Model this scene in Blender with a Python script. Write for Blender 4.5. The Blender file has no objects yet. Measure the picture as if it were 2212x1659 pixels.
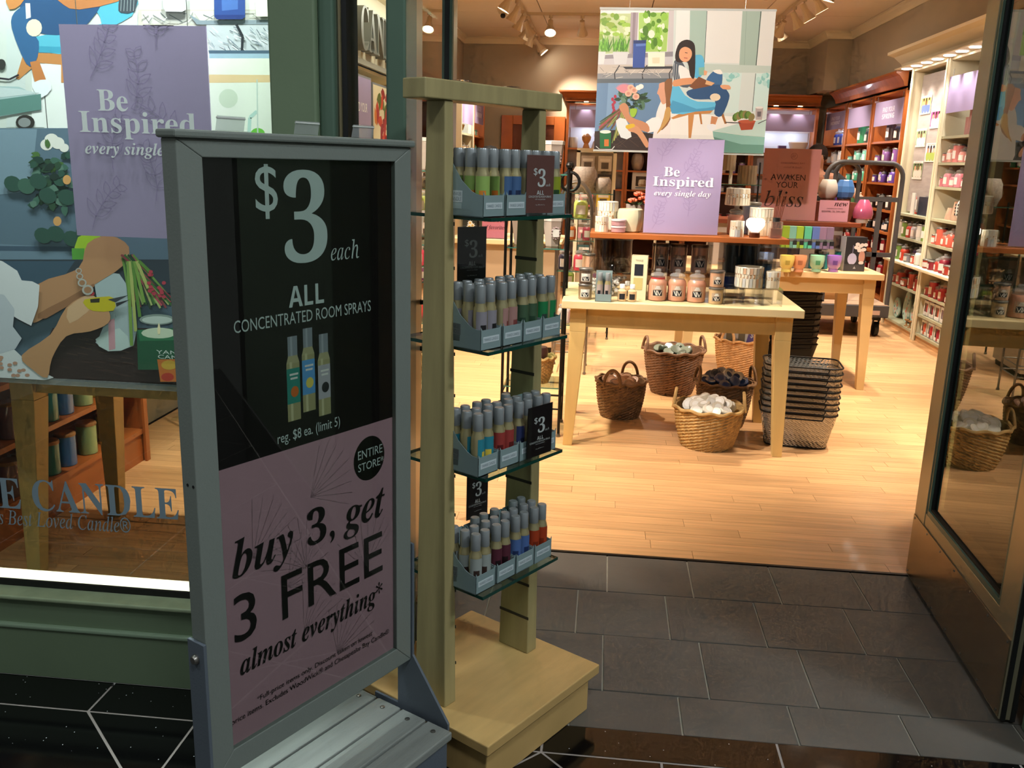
import bpy, math, random
from mathutils import Matrix, Vector
random.seed(7)
S = bpy.context.scene
COL = S.collection
PI = math.pi

# ------------------------------------------------------------------ camera
F_PX, PITCH, ROLL, YAW, EYE = 1950.0, 0.2420, -0.0280, -0.0970, 1.50
CX, CY = 1106.0, 829.5
_f = Vector((math.sin(YAW)*math.cos(PITCH), math.cos(YAW)*math.cos(PITCH), -math.sin(PITCH)))
_r = Vector((math.cos(YAW), -math.sin(YAW), 0))
_d = _f.cross(_r)
_c, _s = math.cos(ROLL), math.sin(ROLL)
RGT, DWN, FWD = _c*_r + _s*_d, -_s*_r + _c*_d, _f
cam = bpy.data.cameras.new('camera'); cam.sensor_width = 36; cam.lens = F_PX/2212*36
cam.clip_start = .05; cam.clip_end = 100
camo = bpy.data.objects.new('camera', cam); COL.objects.link(camo)
UPV = -DWN
camo.matrix_world = Matrix(((RGT.x, UPV.x, -FWD.x, 0), (RGT.y, UPV.y, -FWD.y, 0), (RGT.z, UPV.z, -FWD.z, EYE), (0, 0, 0, 1)))
S.camera = camo

def P(px, py, X=None, Y=None, z=None):
    """survey point: photo position + one known room coordinate -> room point"""
    d = RGT*((px-CX)/F_PX) + DWN*((py-CY)/F_PX) + FWD
    if Y is not None: t = Y/d.y
    elif X is not None: t = X/d.x
    else: t = (z-EYE)/d.z
    return Vector((0, 0, EYE)) + d*t

# ------------------------------------------------------------------ world, exposure, big lights
W = bpy.data.worlds.new('mall_ambient'); S.world = W; W.use_nodes = True
bg = W.node_tree.nodes['Background']; bg.inputs[0].default_value = (.90, .96, .90, 1); bg.inputs[1].default_value = .12
vs = S.view_settings; vs.view_transform = 'Standard'; vs.look = 'None'; vs.gamma = 1; vs.use_curve_mapping = False
vs.exposure = 0.18
S.cycles.use_denoising = True
S.cycles.max_bounces = 4; S.cycles.diffuse_bounces = 2; S.cycles.glossy_bounces = 2
S.cycles.use_adaptive_sampling = True; S.cycles.adaptive_threshold = .08; S.cycles.adaptive_min_samples = 10; S.cycles.use_light_tree = True
S.cycles.transparent_max_bounces = 24; S.cycles.transmission_bounces = 4
S.cycles.sample_clamp_indirect = 4; S.cycles.sample_clamp_direct = 0
S.cycles.caustics_reflective = False; S.cycles.caustics_refractive = False
WARM = (1, .87, .71); NEUT = (1, .93, .84); COOL = (.80, .88, 1.0)
def light(kind, loc, power, color, aim=None, size=.1, spot=1.2, blend=.6, parent=None, sy=None, name=None):
    l = bpy.data.lights.new(name or kind.lower()+'_light', kind); l.energy = power; l.color = color
    if kind == 'SPOT': l.spot_size = spot; l.spot_blend = blend; l.shadow_soft_size = size
    elif kind == 'POINT': l.shadow_soft_size = size
    elif kind == 'AREA':
        l.size = size
        if sy: l.shape = 'RECTANGLE'; l.size_y = sy
    o = bpy.data.objects.new(l.name, l); COL.objects.link(o); o.location = loc
    if aim is not None:
        o.rotation_euler = (Vector(aim)-Vector(loc)).to_track_quat('-Z', 'Y').to_euler()
    if parent: o.parent = parent; o.matrix_parent_inverse = parent.matrix_basis.inverted()
    return o
# mall corridor downlights (ceiling of the corridor, behind and above the viewer)
for x, y, pw in ((-2.6, .2, 27), (.6, -.8, 52), (3.2, .6, 112)):
    light('AREA', (x, y, 4.4), pw, (.90, .97, 1.0), (x, y, 0), size=.6, name='corridor_downlight')

# ------------------------------------------------------------------ colour + materials
def lin(h):
    h = h.lstrip('#'); o = []
    for i in (0, 2, 4):
        c = int(h[i:i+2], 16)/255
        o.append(c/12.92 if c <= .04045 else ((c+.055)/1.055)**2.4)
    return (*o, 1)
MATS = {}
def mat(name, hexc, rough=.5, metal=0, spec=.5, var=0, vscale=6, bump=0, bscale=60, coat=0, emit=0, stretch=None, island=0, sheen=0, alpha=None):
    if name in MATS: return MATS[name]
    m = bpy.data.materials.new(name); m.use_nodes = True; nt = m.node_tree; N = nt.nodes; L = nt.links
    b = N['Principled BSDF']; c = lin(hexc)
    b.inputs['Base Color'].default_value = c; b.inputs['Roughness'].default_value = rough
    b.inputs['Metallic'].default_value = metal; b.inputs['Specular IOR Level'].default_value = spec
    if coat: b.inputs['Coat Weight'].default_value = coat; b.inputs['Coat Roughness'].default_value = .06
    if emit: b.inputs['Emission Color'].default_value = c; b.inputs['Emission Strength'].default_value = emit
    if var or bump or island:
        tc = N.new('ShaderNodeTexCoord'); mp = N.new('ShaderNodeMapping'); L.new(tc.outputs['Object'], mp.inputs[0])
        if stretch: mp.inputs['Scale'].default_value = stretch
        out = None
        if island:
            gi = N.new('ShaderNodeNewGeometry'); 
            cb = N.new('ShaderNodeVectorMath'); cb.operation = 'SCALE'; cb.inputs[3].default_value = 37.0
            av = N.new('ShaderNodeVectorMath'); av.operation = 'ADD'
            cx = N.new('ShaderNodeCombineXYZ'); 
            oi = N.new('ShaderNodeObjectInfo'); ad = N.new('ShaderNodeMath'); ad.operation = 'ADD'
            L.new(gi.outputs['Random Per Island'], ad.inputs[0]); L.new(oi.outputs['Random'], ad.inputs[1])
            fr = N.new('ShaderNodeMath'); fr.operation = 'FRACT'; L.new(ad.outputs[0], fr.inputs[0])
            L.new(fr.outputs[0], cx.inputs[0]); L.new(fr.outputs[0], cx.inputs[1]); L.new(cx.outputs[0], cb.inputs[0])
            L.new(mp.outputs[0], av.inputs[0]); L.new(cb.outputs[0], av.inputs[1]); vec = av.outputs[0]
            mr = N.new('ShaderNodeMapRange'); mr.inputs[3].default_value = 1-island; mr.inputs[4].default_value = 1+island*.5
            L.new(fr.outputs[0], mr.inputs[0]); out = mr.outputs[0]
        else: vec = mp.outputs[0]
        if var:
            n = N.new('ShaderNodeTexNoise'); n.inputs['Scale'].default_value = vscale; n.inputs['Detail'].default_value = 5; L.new(vec, n.inputs[0])
            m2 = N.new('ShaderNodeMapRange'); m2.inputs[1].default_value = .3; m2.inputs[2].default_value = .7
            m2.inputs[3].default_value = 1-var; m2.inputs[4].default_value = 1+var*.5; L.new(n.outputs[0], m2.inputs[0])
            if out:
                mu = N.new('ShaderNodeMath'); mu.operation = 'MULTIPLY'; L.new(out, mu.inputs[0]); L.new(m2.outputs[0], mu.inputs[1]); out = mu.outputs[0]
            else: out = m2.outputs[0]
        if out:
            sc = N.new('ShaderNodeVectorMath'); sc.operation = 'SCALE'; sc.inputs[0].default_value = c[:3]
            L.new(out, sc.inputs[3]); L.new(sc.outputs[0], b.inputs['Base Color'])
        if bump:
            nb = N.new('ShaderNodeTexNoise'); nb.inputs['Scale'].default_value = bscale; nb.inputs['Detail'].default_value = 3; L.new(vec, nb.inputs[0])
            bp = N.new('ShaderNodeBump'); bp.inputs['Strength'].default_value = bump; bp.inputs['Distance'].default_value = .004
            L.new(nb.outputs[0], bp.inputs['Height']); L.new(bp.outputs[0], b.inputs['Normal'])
    MATS[name] = m; return m
def glass(name, tint='#ffffff', refl=1.0, rough=0.0, haze=0):
    """thin clear sheet: fresnel mix of straight-through and mirror"""
    if name in MATS: return MATS[name]
    m = bpy.data.materials.new(name); m.use_nodes = True; nt = m.node_tree; N = nt.nodes; L = nt.links; N.clear()
    t = N.new('ShaderNodeBsdfTransparent'); t.inputs[0].default_value = lin(tint)
    g = N.new('ShaderNodeBsdfGlossy'); g.inputs['Roughness'].default_value = rough; g.inputs[0].default_value = (refl, refl, refl, 1)
    lw = N.new('ShaderNodeLayerWeight'); lw.inputs[0].default_value = .5
    pw_ = N.new('ShaderNodeMath'); pw_.operation = 'POWER'; pw_.inputs[1].default_value = 5; L.new(lw.outputs['Facing'], pw_.inputs[0])
    ma = N.new('ShaderNodeMath'); ma.operation = 'MULTIPLY_ADD'; ma.inputs[1].default_value = .96; ma.inputs[2].default_value = .04; L.new(pw_.outputs[0], ma.inputs[0])
    mx = N.new('ShaderNodeMixShader'); L.new(ma.outputs[0], mx.inputs[0]); L.new(t.outputs[0], mx.inputs[1]); L.new(g.outputs[0], mx.inputs[2])
    o = N.new('ShaderNodeOutputMaterial'); last = mx
    if haze:
        d = N.new('ShaderNodeBsdfDiffuse'); d.inputs[0].default_value = lin(tint)
        m3 = N.new('ShaderNodeMixShader'); m3.inputs[0].default_value = haze; L.new(mx.outputs[0], m3.inputs[1]); L.new(d.outputs[0], m3.inputs[2]); last = m3
    L.new(last.outputs[0], o.inputs[0]); MATS[name] = m; return m
def emis(name, hexc, strength):
    if name in MATS: return MATS[name]
    m = bpy.data.materials.new(name); m.use_nodes = True; N = m.node_tree.nodes; N.clear()
    e = N.new('ShaderNodeEmission'); e.inputs[0].default_value = lin(hexc); e.inputs[1].default_value = strength
    o = N.new('ShaderNodeOutputMaterial'); m.node_tree.links.new(e.outputs[0], o.inputs[0]); MATS[name] = m; return m
def printmat(name, rough=.45):
    if name in MATS: return MATS[name]
    m = bpy.data.materials.new(name); m.use_nodes = True; N = m.node_tree.nodes; b = N['Principled BSDF']
    a = N.new('ShaderNodeVertexColor'); a.layer_name = 'Col'; m.node_tree.links.new(a.outputs[0], b.inputs['Base Color']); b.inputs['Roughness'].default_value = rough
    MATS[name] = m; return m
def col(hexc, rough=.45, **k): return mat('paint_'+hexc.strip('#')+('' if rough == .45 else '_%d' % int(rough*100))+''.join('_%s%s' % (a, v) for a, v in sorted(k.items())), hexc, rough, **k)

# ------------------------------------------------------------------ mesh builder
class MB:
    def __init__(s): s.v = []; s.f = []; s.m = []; s.c = []; s.col = None
    def add(s, vs_, fs, mi=0, M=None):
        n = len(s.v)
        s.v += [tuple(M @ Vector(v)) if M else tuple(v) for v in vs_]
        for f in fs: s.f.append(tuple(i+n for i in f)); s.m.append(mi); s.c.append(s.col)
        return s
    def box(s, a, b, mi=0, M=None):
        (x0, y0, z0), (x1, y1, z1) = a, b
        v = [(x0, y0, z0), (x1, y0, z0), (x1, y1, z0), (x0, y1, z0), (x0, y0, z1), (x1, y0, z1), (x1, y1, z1), (x0, y1, z1)]
        return s.add(v, [(3, 2, 1, 0), (4, 5, 6, 7), (0, 1, 5, 4), (1, 2, 6, 5), (2, 3, 7, 6), (3, 0, 4, 7)], mi, M)
    def taper(s, c0, w0, c1, w1, mi=0, M=None):
        """frustum from rect (centre c0 (x,y,z), size w0) to rect at c1"""
        v = []
        for (x, y, z), (w, d) in ((c0, w0), (c1, w1)):
            v += [(x-w/2, y-d/2, z), (x+w/2, y-d/2, z), (x+w/2, y+d/2, z), (x-w/2, y+d/2, z)]
        return s.add(v, [(3, 2, 1, 0), (4, 5, 6, 7), (0, 1, 5, 4), (1, 2, 6, 5), (2, 3, 7, 6), (3, 0, 4, 7)], mi, M)
    def lathe(s, prof, n=16, c=(0, 0, 0), mi=0, M=None, a0=0, a1=2*PI, cap=True):
        full = abs(a1-a0-2*PI) < 1e-6; k = n if full else n+1; v = []; f = []
        for r, z in prof:
            for i in range(k):
                a = a0+(a1-a0)*i/n; v.append((c[0]+r*math.cos(a), c[1]+r*math.sin(a), c[2]+z))
        for j in range(len(prof)-1):
            for i in range(n):
                i2 = (i+1) % k
                f.append((j*k+i, j*k+i2, (j+1)*k+i2, (j+1)*k+i))
        if cap and full:
            if prof[0][0] > 1e-6: f.append(tuple(range(k-1, -1, -1)))
            if prof[-1][0] > 1e-6: f.append(tuple((len(prof)-1)*k+i for i in range(k)))
        return s.add(v, f, mi, M)
    def tube(s, pts, r, n=8, mi=0, M=None, closed=False):
        pts = [Vector(p) for p in pts]; v = []; f = []; m = len(pts); prev = None
        for i, p in enumerate(pts):
            if closed: t = pts[(i+1) % m]-pts[i-1]
            else: t = pts[min(i+1, m-1)]-pts[max(i-1, 0)]
            t.normalize()
            u = prev if prev is not None and abs(prev.dot(t)) < .95 else (Vector((0, 0, 1)) if abs(t.z) < .9 else Vector((1, 0, 0)))
            u = (u-t*u.dot(t)).normalized(); w = t.cross(u); prev = u
            rr = r[i] if isinstance(r, (list, tuple)) else r
            for k in range(n):
                a = 2*PI*k/n; v.append(tuple(p+u*(rr*math.cos(a))+w*(rr*math.sin(a))))
        for i in range(m if closed else m-1):
            j = (i+1) % m
            for k in range(n): f.append((i*n+k, i*n+(k+1) % n, j*n+(k+1) % n, j*n+k))
        if not closed: f.append(tuple(range(n-1, -1, -1))); f.append(tuple((m-1)*n+k for k in range(n)))
        return s.add(v, f, mi, M)
    def prism(s, poly, t0, t1, axis='y', mi=0, M=None):
        """poly in the plane across axis: y -> (x,z), x -> (y,z), z -> (x,y)"""
        def e(a, b, t): return {'y': (a, t, b), 'x': (t, a, b), 'z': (a, b, t)}[axis]
        n = len(poly); v = [e(a, b, t0) for a, b in poly]+[e(a, b, t1) for a, b in poly]
        f = [tuple(range(n)), tuple(range(2*n-1, n-1, -1))]+[(i, i+n, (i+1) % n+n, (i+1) % n) for i in range(n)]
        return s.add(v, f, mi, M)
    def build(s, name, mats, parent=None, loc=None, rz=0, smooth=False, bevel=0, fix=True):
        me = bpy.data.meshes.new(name); me.from_pydata(s.v, [], s.f)
        if not isinstance(mats, (list, tuple)): mats = [mats]
        for m in mats: me.materials.append(m)
        for p, mi in zip(me.polygons, s.m): p.material_index = mi
        if any(c is not None for c in s.c):
            at = me.color_attributes.new('Col', 'FLOAT_COLOR', 'CORNER')
            for p, c in zip(me.polygons, s.c):
                for li in p.loop_indices: at.data[li].color = c or (1, 1, 1, 1)
        me.update()
        if fix:
            import bmesh
            b = bmesh.new(); b.from_mesh(me); bmesh.ops.recalc_face_normals(b, faces=b.faces); b.to_mesh(me); b.free()
        if smooth: 
            me.shade_smooth()
            try: me.set_sharp_from_angle(angle=.7)
            except Exception: pass
        return mkobj(name, me, parent, loc, rz, bevel)
def mkobj(name, me, parent=None, loc=None, rz=0, bevel=0):
    o = bpy.data.objects.new(name, me); COL.objects.link(o)
    if loc is not None: o.location = loc
    o.rotation_euler[2] = rz
    if parent is not None: o.parent = parent
    if bevel:
        md = o.modifiers.new('bevel', 'BEVEL'); md.width = bevel; md.segments = 2; md.limit_method = 'ANGLE'; md.angle_limit = .6
    return o
def tag(o, label, cat, group=None):
    o['label'] = label; o['category'] = cat
    if group: o['group'] = group
    return o
def thing(name, label, cat, loc=(0, 0, 0), rz=0, group=None):
    o = bpy.data.objects.new(name, None); COL.objects.link(o); o.location = loc; o.rotation_euler[2] = rz; o.empty_display_size = .05
    return tag(o, label, cat, group)
def struct(o): o['kind'] = 'structure'; return o
def boxo(name, a, b, m, parent=None, bevel=0, **k): return MB().box(a, b).build(name, m, parent, bevel=bevel, **k)
def dup(o, loc=None, rz=None, parent=None, label=None):
    c = o.copy(); COL.objects.link(c); c.parent = parent
    if loc is not None: c.location = loc
    if rz is not None: c.rotation_euler[2] = rz
    if label: c['label'] = label
    for ch in list(o.children): dup(ch, parent=c)
    return c
ORD = ['first', 'second', 'third', 'fourth', 'fifth', 'sixth', 'seventh', 'eighth', 'ninth', 'tenth', 'eleventh', 'twelfth', 'thirteenth', 'fourteenth', 'fifteenth', 'sixteenth', 'seventeenth', 'eighteenth', 'nineteenth', 'twentieth'] + ['%dth' % i for i in range(21, 60)]

# ------------------------------------------------------------------ lettering (built-in font only)
def sty(t, mode):
    if not mode or mode == 's': return t
    base = {'b': (0x1d400, 0x1d41a), 'i': (0x1d434, 0x1d44e), 'bi': (0x1d468, 0x1d482), 'sb': (0x1d5d4, 0x1d5ee), 's': (0x1d5a0, 0x1d5ba)}[mode]; r = ''
    for ch in t:
        o = ord(ch)
        if 'A' <= ch <= 'Z': r += chr(base[0]+o-65)
        elif 'a' <= ch <= 'z': r += '\u210e' if mode == 'i' and ch == 'h' else chr(base[1]+o-97)
        elif '0' <= ch <= '9' and mode in ('b', 'bi', 'sb'): r += chr((0x1d7ec if mode == 'sb' else 0x1d7ce)+o-48)
        else: r += ch
    return r
TCACHE = {}
KEEPF = bpy.data.curves.new('font_cache', 'FONT'); KEEPF.body = 'a'; KEEPF.use_fake_user = True
def text(body, mode, x0, x1, z0, z1, y, m, parent, name='lettering', thick=0, slant=0, flip=False):
    """lettering fitted into the box x0..x1, z0..z1 of the local plane y (facing -y)"""
    key = (body, mode, thick, slant)
    if key not in TCACHE:
        c = bpy.data.curves.new('t', 'FONT'); c.body = sty(body, mode); c.resolution_u = 3; c.extrude = thick
        if slant: c.shear = slant
        o = bpy.data.objects.new('t', c); TCACHE[key] = bpy.data.meshes.new_from_object(o)
        bpy.data.objects.remove(o); bpy.data.curves.remove(c)
    me = TCACHE[key].copy()
    if not me.vertices: return None
    xs = [v.co.x for v in me.vertices]; ys = [v.co.y for v in me.vertices]
    ax, bx, ay, by = min(xs), max(xs), min(ys), max(ys)
    for v in me.vertices:
        X, Z, T = v.co.x, v.co.y, v.co.z
        v.co = (x0+(X-ax)/(bx-ax)*(x1-x0), y-T, z0+(Z-ay)/max(by-ay, 1e-6)*(z1-z0))
    me.materials.clear(); me.materials.append(m); me.name = name
    return mkobj(name, me, parent)
def smoothpoly(p, n=4):
    o = []; k = len(p)
    for i in range(k):
        a, b, c, d = (Vector(p[(i+j-1) % k]) for j in range(4))
        for q in range(n):
            t = q/n
            o.append(tuple(.5*((2*b)+(c-a)*t+(2*a-5*b+4*c-d)*t*t+(3*b-a-3*c+d)*t**3)))
    return o
class Art:
    """flat print: coloured shapes given in a picture frame, laid on a plane y (local), each a hair above the last"""
    def __init__(s, fn, y, step=.00004): s.fn = fn; s.y = y; s.step = step; s.k = 0; s.mb = MB()
    def poly(s, c, pts, sm=0, up=1):
        if sm: pts = smoothpoly(pts, sm)
        s.k += up; y = s.y-s.k*s.step; s.mb.col = lin(c); q = [s.fn(*p) for p in pts]
        s.mb.add([(a, y, b) for a, b in q], [tuple(range(len(q)))])
    def rect(s, c, x0, y0, x1, y1): s.poly(c, [(x0, y0), (x1, y0), (x1, y1), (x0, y1)])
    def oval(s, c, x, y, rx, ry, n=14, rot=0):
        cr, sr = math.cos(rot), math.sin(rot)
        s.poly(c, [(x+rx*math.cos(a)*cr-ry*math.sin(a)*sr, y+rx*math.cos(a)*sr+ry*math.sin(a)*cr) for a in [2*PI*i/n for i in range(n)]])
    def line(s, c, pts, w, up=1):
        s.k += up
        for (x0, y0), (x1, y1) in zip(pts, pts[1:]):
            L = math.hypot(x1-x0, y1-y0) or 1; nx, ny = -(y1-y0)/L*w/2, (x1-x0)/L*w/2
            s.poly(c, [(x0+nx, y0+ny), (x1+nx, y1+ny), (x1-nx, y1-ny), (x0-nx, y0-ny)], 0, 0)
    def leaf(s, c, x, y, L, w, rot):
        cr, sr = math.cos(rot), math.sin(rot); q = [(0, 0), (.3*L, w/2), (.65*L, w*.42), (L, 0), (.65*L, -w*.42), (.3*L, -w/2)]
        s.poly(c, [(x+a*cr-b*sr, y+a*sr+b*cr) for a, b in q])
    def build(s, name, parent, rough=.45): return s.mb.build(name, printmat('print_ink_%d' % int(rough*100), rough), parent, fix=False)
def sprigs(art, c, x0, y0, x1, y1, n, size, seed):
    """faint botanical line print"""
    r = random.Random(seed); art.k += 1; k0 = art.k; cnt = 0
    cl = lambda p: (min(max(p[0], x0), x1), min(max(p[1], y0), y1))
    for i in range(n):
        x = x0+(x1-x0)*(.12+.76*((i*.618) % 1)); y = y0+(y1-y0)*((i+.3)/n); a = r.uniform(.9, 2.2); px, py = x, y
        for k in range(4):
            qx, qy = px+size*.2*math.cos(a), py+size*.2*math.sin(a); cnt += 1; art.k = k0+cnt % 14; art.line(c, [cl((px, py)), cl((qx, qy))], size*.014, 0)
            for sd in (-1, 1):
                aa = a+sd*.8; L = size*(.30-.04*k); w = size*.06; u = (math.cos(aa), math.sin(aa)); m = (-u[1], u[0])
                pt = lambda t, o: cl((qx+u[0]*L*t+m[0]*w*o, qy+u[1]*L*t+m[1]*w*o))
                ring = [pt(0, 0), pt(.3, .9), pt(.65, .8), pt(1, 0), pt(.65, -.8), pt(.3, -.9), pt(0, 0)]
                cnt += 1; art.k = k0+cnt % 14; art.line(c, ring, size*.011, 0)
            px, py = qx, qy; a += r.uniform(-.3, .3)
# ------------------------------------------------------------------ palette
GREEN = mat('green_paint', '#75886c', .42, var=.08, vscale=3, bump=.05, bscale=90)
GREEN_D = mat('green_metal', '#587060', .35, var=.06)
BLACK = mat('black_rubber', '#0d0d0d', .6)
BRONZE = mat('brushed_bronze', '#a8a083', .36, metal=.55, var=.10, vscale=2, stretch=(1, 1, .2))
WALL = mat('taupe_wall', '#b3a690', .9, var=.03, vscale=2)
CREAM = mat('cream_trim', '#f2e4c4', .5)
CREAMW = mat('cream_paint', '#efe3c2', .5, var=.03)
CEIL = mat('ceiling_panel', '#fff0dc', .9, bump=.15, bscale=160)
CHERRY = mat('cherry_wood', '#b5652f', .4, var=.22, vscale=3, stretch=(1, 6, 1), coat=.2)
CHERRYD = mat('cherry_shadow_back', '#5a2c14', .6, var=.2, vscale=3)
SAGE = mat('sage_shelf', '#b4b396', .45)
MAPLE = mat('maple_top', '#eed9a6', .35, var=.06, vscale=2.5, stretch=(1, 7, 1), coat=.25)
MAPLEL = mat('maple_leg', '#d8b876', .45, var=.08, vscale=3, stretch=(6, 6, 1))
GLASS = glass('clear_glass'); PANEG = glass('window_glass', '#f4faf6'); DOORG = glass('door_glass', '#9cab9e', 1.6)
SHELFG = glass('shelf_glass', '#dcebe4'); ACRYL = glass('acrylic', '#fcfcfa', .8, haze=.015)
GEDGE = mat('glass_edge', '#123f35', .2, spec=.6)
IRON = mat('dark_iron', '#23211f', .45, metal=.6)
STEEL = mat('steel', '#8d8a84', .35, metal=.9)
WHITE = col('#f2efe8'); CAPGREY = mat('grey_cap', '#969c9e', .32, metal=.3); GOLD = mat('pale_gold_can', '#bdb286', .3, metal=.55)

# ------------------------------------------------------------------ floors
PLANK = mat('light_oak_plank', '#e0ae7a', .36, var=.20, vscale=5, stretch=(.6, 9, 3), island=.14, coat=.10)
SUB = col('#5b4128', .8)
Y_TH = 3.335
fl = struct(boxo('floor', (-2.6, Y_TH, -.06), (3.5, 13.2, -.016), SUB))
flw = struct(boxo('floor_window_bay', (-2.6, 2.33, -.06), (-.62, Y_TH-.002, -.016), SUB))
pw = .083
def planks(y0, y1, x0, x1, own_to, parent, seed):
    r = random.Random(seed); rest = MB(); cache = {}; n = 0; y = y0; i = 0
    while y < y1-.02:
        x = x0-r.random()*1.0
        while x < x1:
            L = round(r.choice((.75, .9, 1.05, 1.2)), 2); a, b = max(x, x0), min(x+L, x1)
            if b-a > .06:
                if y < own_to:
                    k = round(b-a, 3)
                    if k not in cache:
                        me = MB().box((0, 0, -.016), (k-.0015, pw-.0013, 0)).build('plank', PLANK, parent, loc=(a, y, 0)); cache[k] = me.data
                    else: mkobj('plank', cache[k], parent, (a, y, 0))
                    n += 1
                else: rest.box((a, y, -.016), (b-.0015, y+pw-.0013, 0))
            x += L
        y += pw; i += 1
    if rest.v: rest.build('plank_field', PLANK, parent)['kind'] = 'stuff'
    return n
planks(Y_TH+.004, 13.1, -2.5, 3.3, 6.2, fl, 3)
planks(2.335, Y_TH-.03, -2.5, -.62, 9, flw, 5)
struct(boxo('trim_1', (-.62, Y_TH-.012, -.02), (1.75, Y_TH+.003, .003), mat('threshold_strip', '#2b2620', .4, metal=.5)))
# slate entry tiles
TILE = mat('slate_tile', '#625f59', .5, var=.22, vscale=4, island=.07, bump=.25, bscale=25)
GROUT = mat('grout', '#a3a092', .85, var=.2, vscale=9)
fe = struct(boxo('floor_entry', (-.62, 2.19, -.06), (1.75, Y_TH-.014, -.004), GROUT))
rows = [(3.012, Y_TH-.014, .073), (2.70, 3.012, -.03), (2.376, 2.70, .061), (2.19, 2.376, -.03)]
for y0, y1, ph in rows:
    x = ph-.31*4
    while x < 1.75:
        a, b = max(x+.003, -.62), min(x+.307, 1.75)
        if b-a > .03: boxo('tile', (a, y0+.0025, -.012), (b, y1-.0025, random.uniform(-.0006, .0006)), TILE, fe)
        x += .31
# black polished mall floor with a diamond joint pattern
def blackmat():
    m = mat('black_polished_stone', '#0a0a0b', .09, spec=.5); N = m.node_tree.nodes; L = m.node_tree.links; b = N['Principled BSDF']
    tc = N.new('ShaderNodeTexCoord'); v = N.new('ShaderNodeTexVoronoi'); v.inputs['Scale'].default_value = 85; L.new(tc.outputs['Object'], v.inputs[0])
    lt = N.new('ShaderNodeMath'); lt.operation = 'LESS_THAN'; lt.inputs[1].default_value = .11; L.new(v.outputs['Distance'], lt.inputs[0])
    g = N.new('ShaderNodeMath'); g.operation = 'GREATER_THAN'; g.inputs[1].default_value = .86
    sp = N.new('ShaderNodeSeparateColor'); L.new(v.outputs['Color'], sp.inputs[0]); L.new(sp.outputs[0], g.inputs[0])
    mu = N.new('ShaderNodeMath'); mu.operation = 'MULTIPLY'; L.new(lt.outputs[0], mu.inputs[0]); L.new(g.outputs[0], mu.inputs[1])
    mx = N.new('ShaderNodeMix'); mx.data_type = 'RGBA'; L.new(mu.outputs[0], mx.inputs[0]); mx.inputs[6].default_value = lin('#0b0b0c'); mx.inputs[7].default_value = lin('#e8eef2')
    L.new(mx.outputs[2], b.inputs['Base Color']); return m
BLK = blackmat(); JOINT = col('#a39a94', .8)
fm = struct(boxo('floor_mall', (-4.2, -1.6, -.06), (4.2, 2.19, -.0012), JOINT))
g = .0035
def slab(poly): MB().prism(poly, -.012, 0, 'z').build('tile', BLK, fm)
def inset(poly, d):
    n = len(poly); o = []
    for i in range(n):
        p, a, b = Vector(poly[i]), Vector(poly[i-1]), Vector(poly[(i+1) % n])
        u = (a-p).normalized(); w = (b-p).normalized(); ang = u.angle(w); o.append(tuple(p+(u+w).normalized()*(d/max(.2, math.sin(ang/2)))))
    return o
gp_ = .625
for i in range(-4, 9):
    a, b = -1.347+gp_*i, -1.347+gp_*(i+1); top_ = 2.206 if b < -.6 else 2.1895
    slab([(a+g, 2.066+g), (b-g, 2.066+g), (b-g, top_), (a+g, top_)])
for r in range(5):
    y1 = 2.066-gp_*r; y0 = y1-gp_; ym = (y0+y1)/2
    for i in range(-4, 8):
        x0 = -1.035+gp_*i; x1 = x0+gp_; xm = (x0+x1)/2
        if r == 0 and i <= -1:
            slab(inset([(x0, y1), (x0, y0), (x1, y0), (x1, ym), (xm, y1)], g)); slab(inset([(x1, y1), (xm, y1), (x1, ym)], g)); continue
        slab(inset([(xm, y0), (x1, ym), (xm, y1), (x0, ym)], g))
        for tri in ([(x0, y1), (x0, ym), (xm, y1)], [(x1, y1), (xm, y1), (x1, ym)], [(x0, y0), (xm, y0), (x0, ym)], [(x1, y0), (x1, ym), (xm, y0)]): slab(inset(tri, g))

# ------------------------------------------------------------------ walls, ceiling
ZC = 3.15
struct(boxo('wall_back', (-2.7, 13.1, 0), (3.5, 13.25, ZC), WALL))
struct(boxo('wall_left', (-2.7, 2.2, 0), (-2.52, 13.1, ZC), WALL))
struct(boxo('wall_right', (3.28, 2.2, 0), (3.46, 13.1, ZC), WALL))
struct(boxo('wall_right_soffit', (2.90, 2.5, 2.46), (3.28, 12.1, ZC), WALL))
struct(boxo('wall_right_corner', (2.60, 12.1, 2.46), (3.28, 13.1, ZC), WALL))
struct(boxo('wall_left_soffit', (-2.52, 2.6, 2.42), (-2.08, 13.1, ZC), WALL))
struct(boxo('wall_front_header', (-2.7, 2.2, 2.75), (3.46, 2.4, 3.4), GREEN))
struct(boxo('wall_front_right', (1.36, 2.2, 0), (3.46, 2.36, 2.75), GREEN))
struct(boxo('wall_vestibule', (1.62, 2.36, 0), (1.75, 4.1, 2.75), col('#4a4b40', .7)))
ce = struct(boxo('ceiling', (-2.7, 2.2, ZC+.012), (3.46, 13.2, ZC+.1), col('#6d563c', .9)))
y = 2.42
while y < 13.0:
    x = -2.06
    while x < 2.85:
        boxo('ceiling_panel', (x+.005, y+.005, ZC), (min(x+1.22, 2.89)-.005, min(y+1.22, 13.09)-.005, ZC+.012), CEIL, ce); x += 1.22
    y += 1.22
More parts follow.
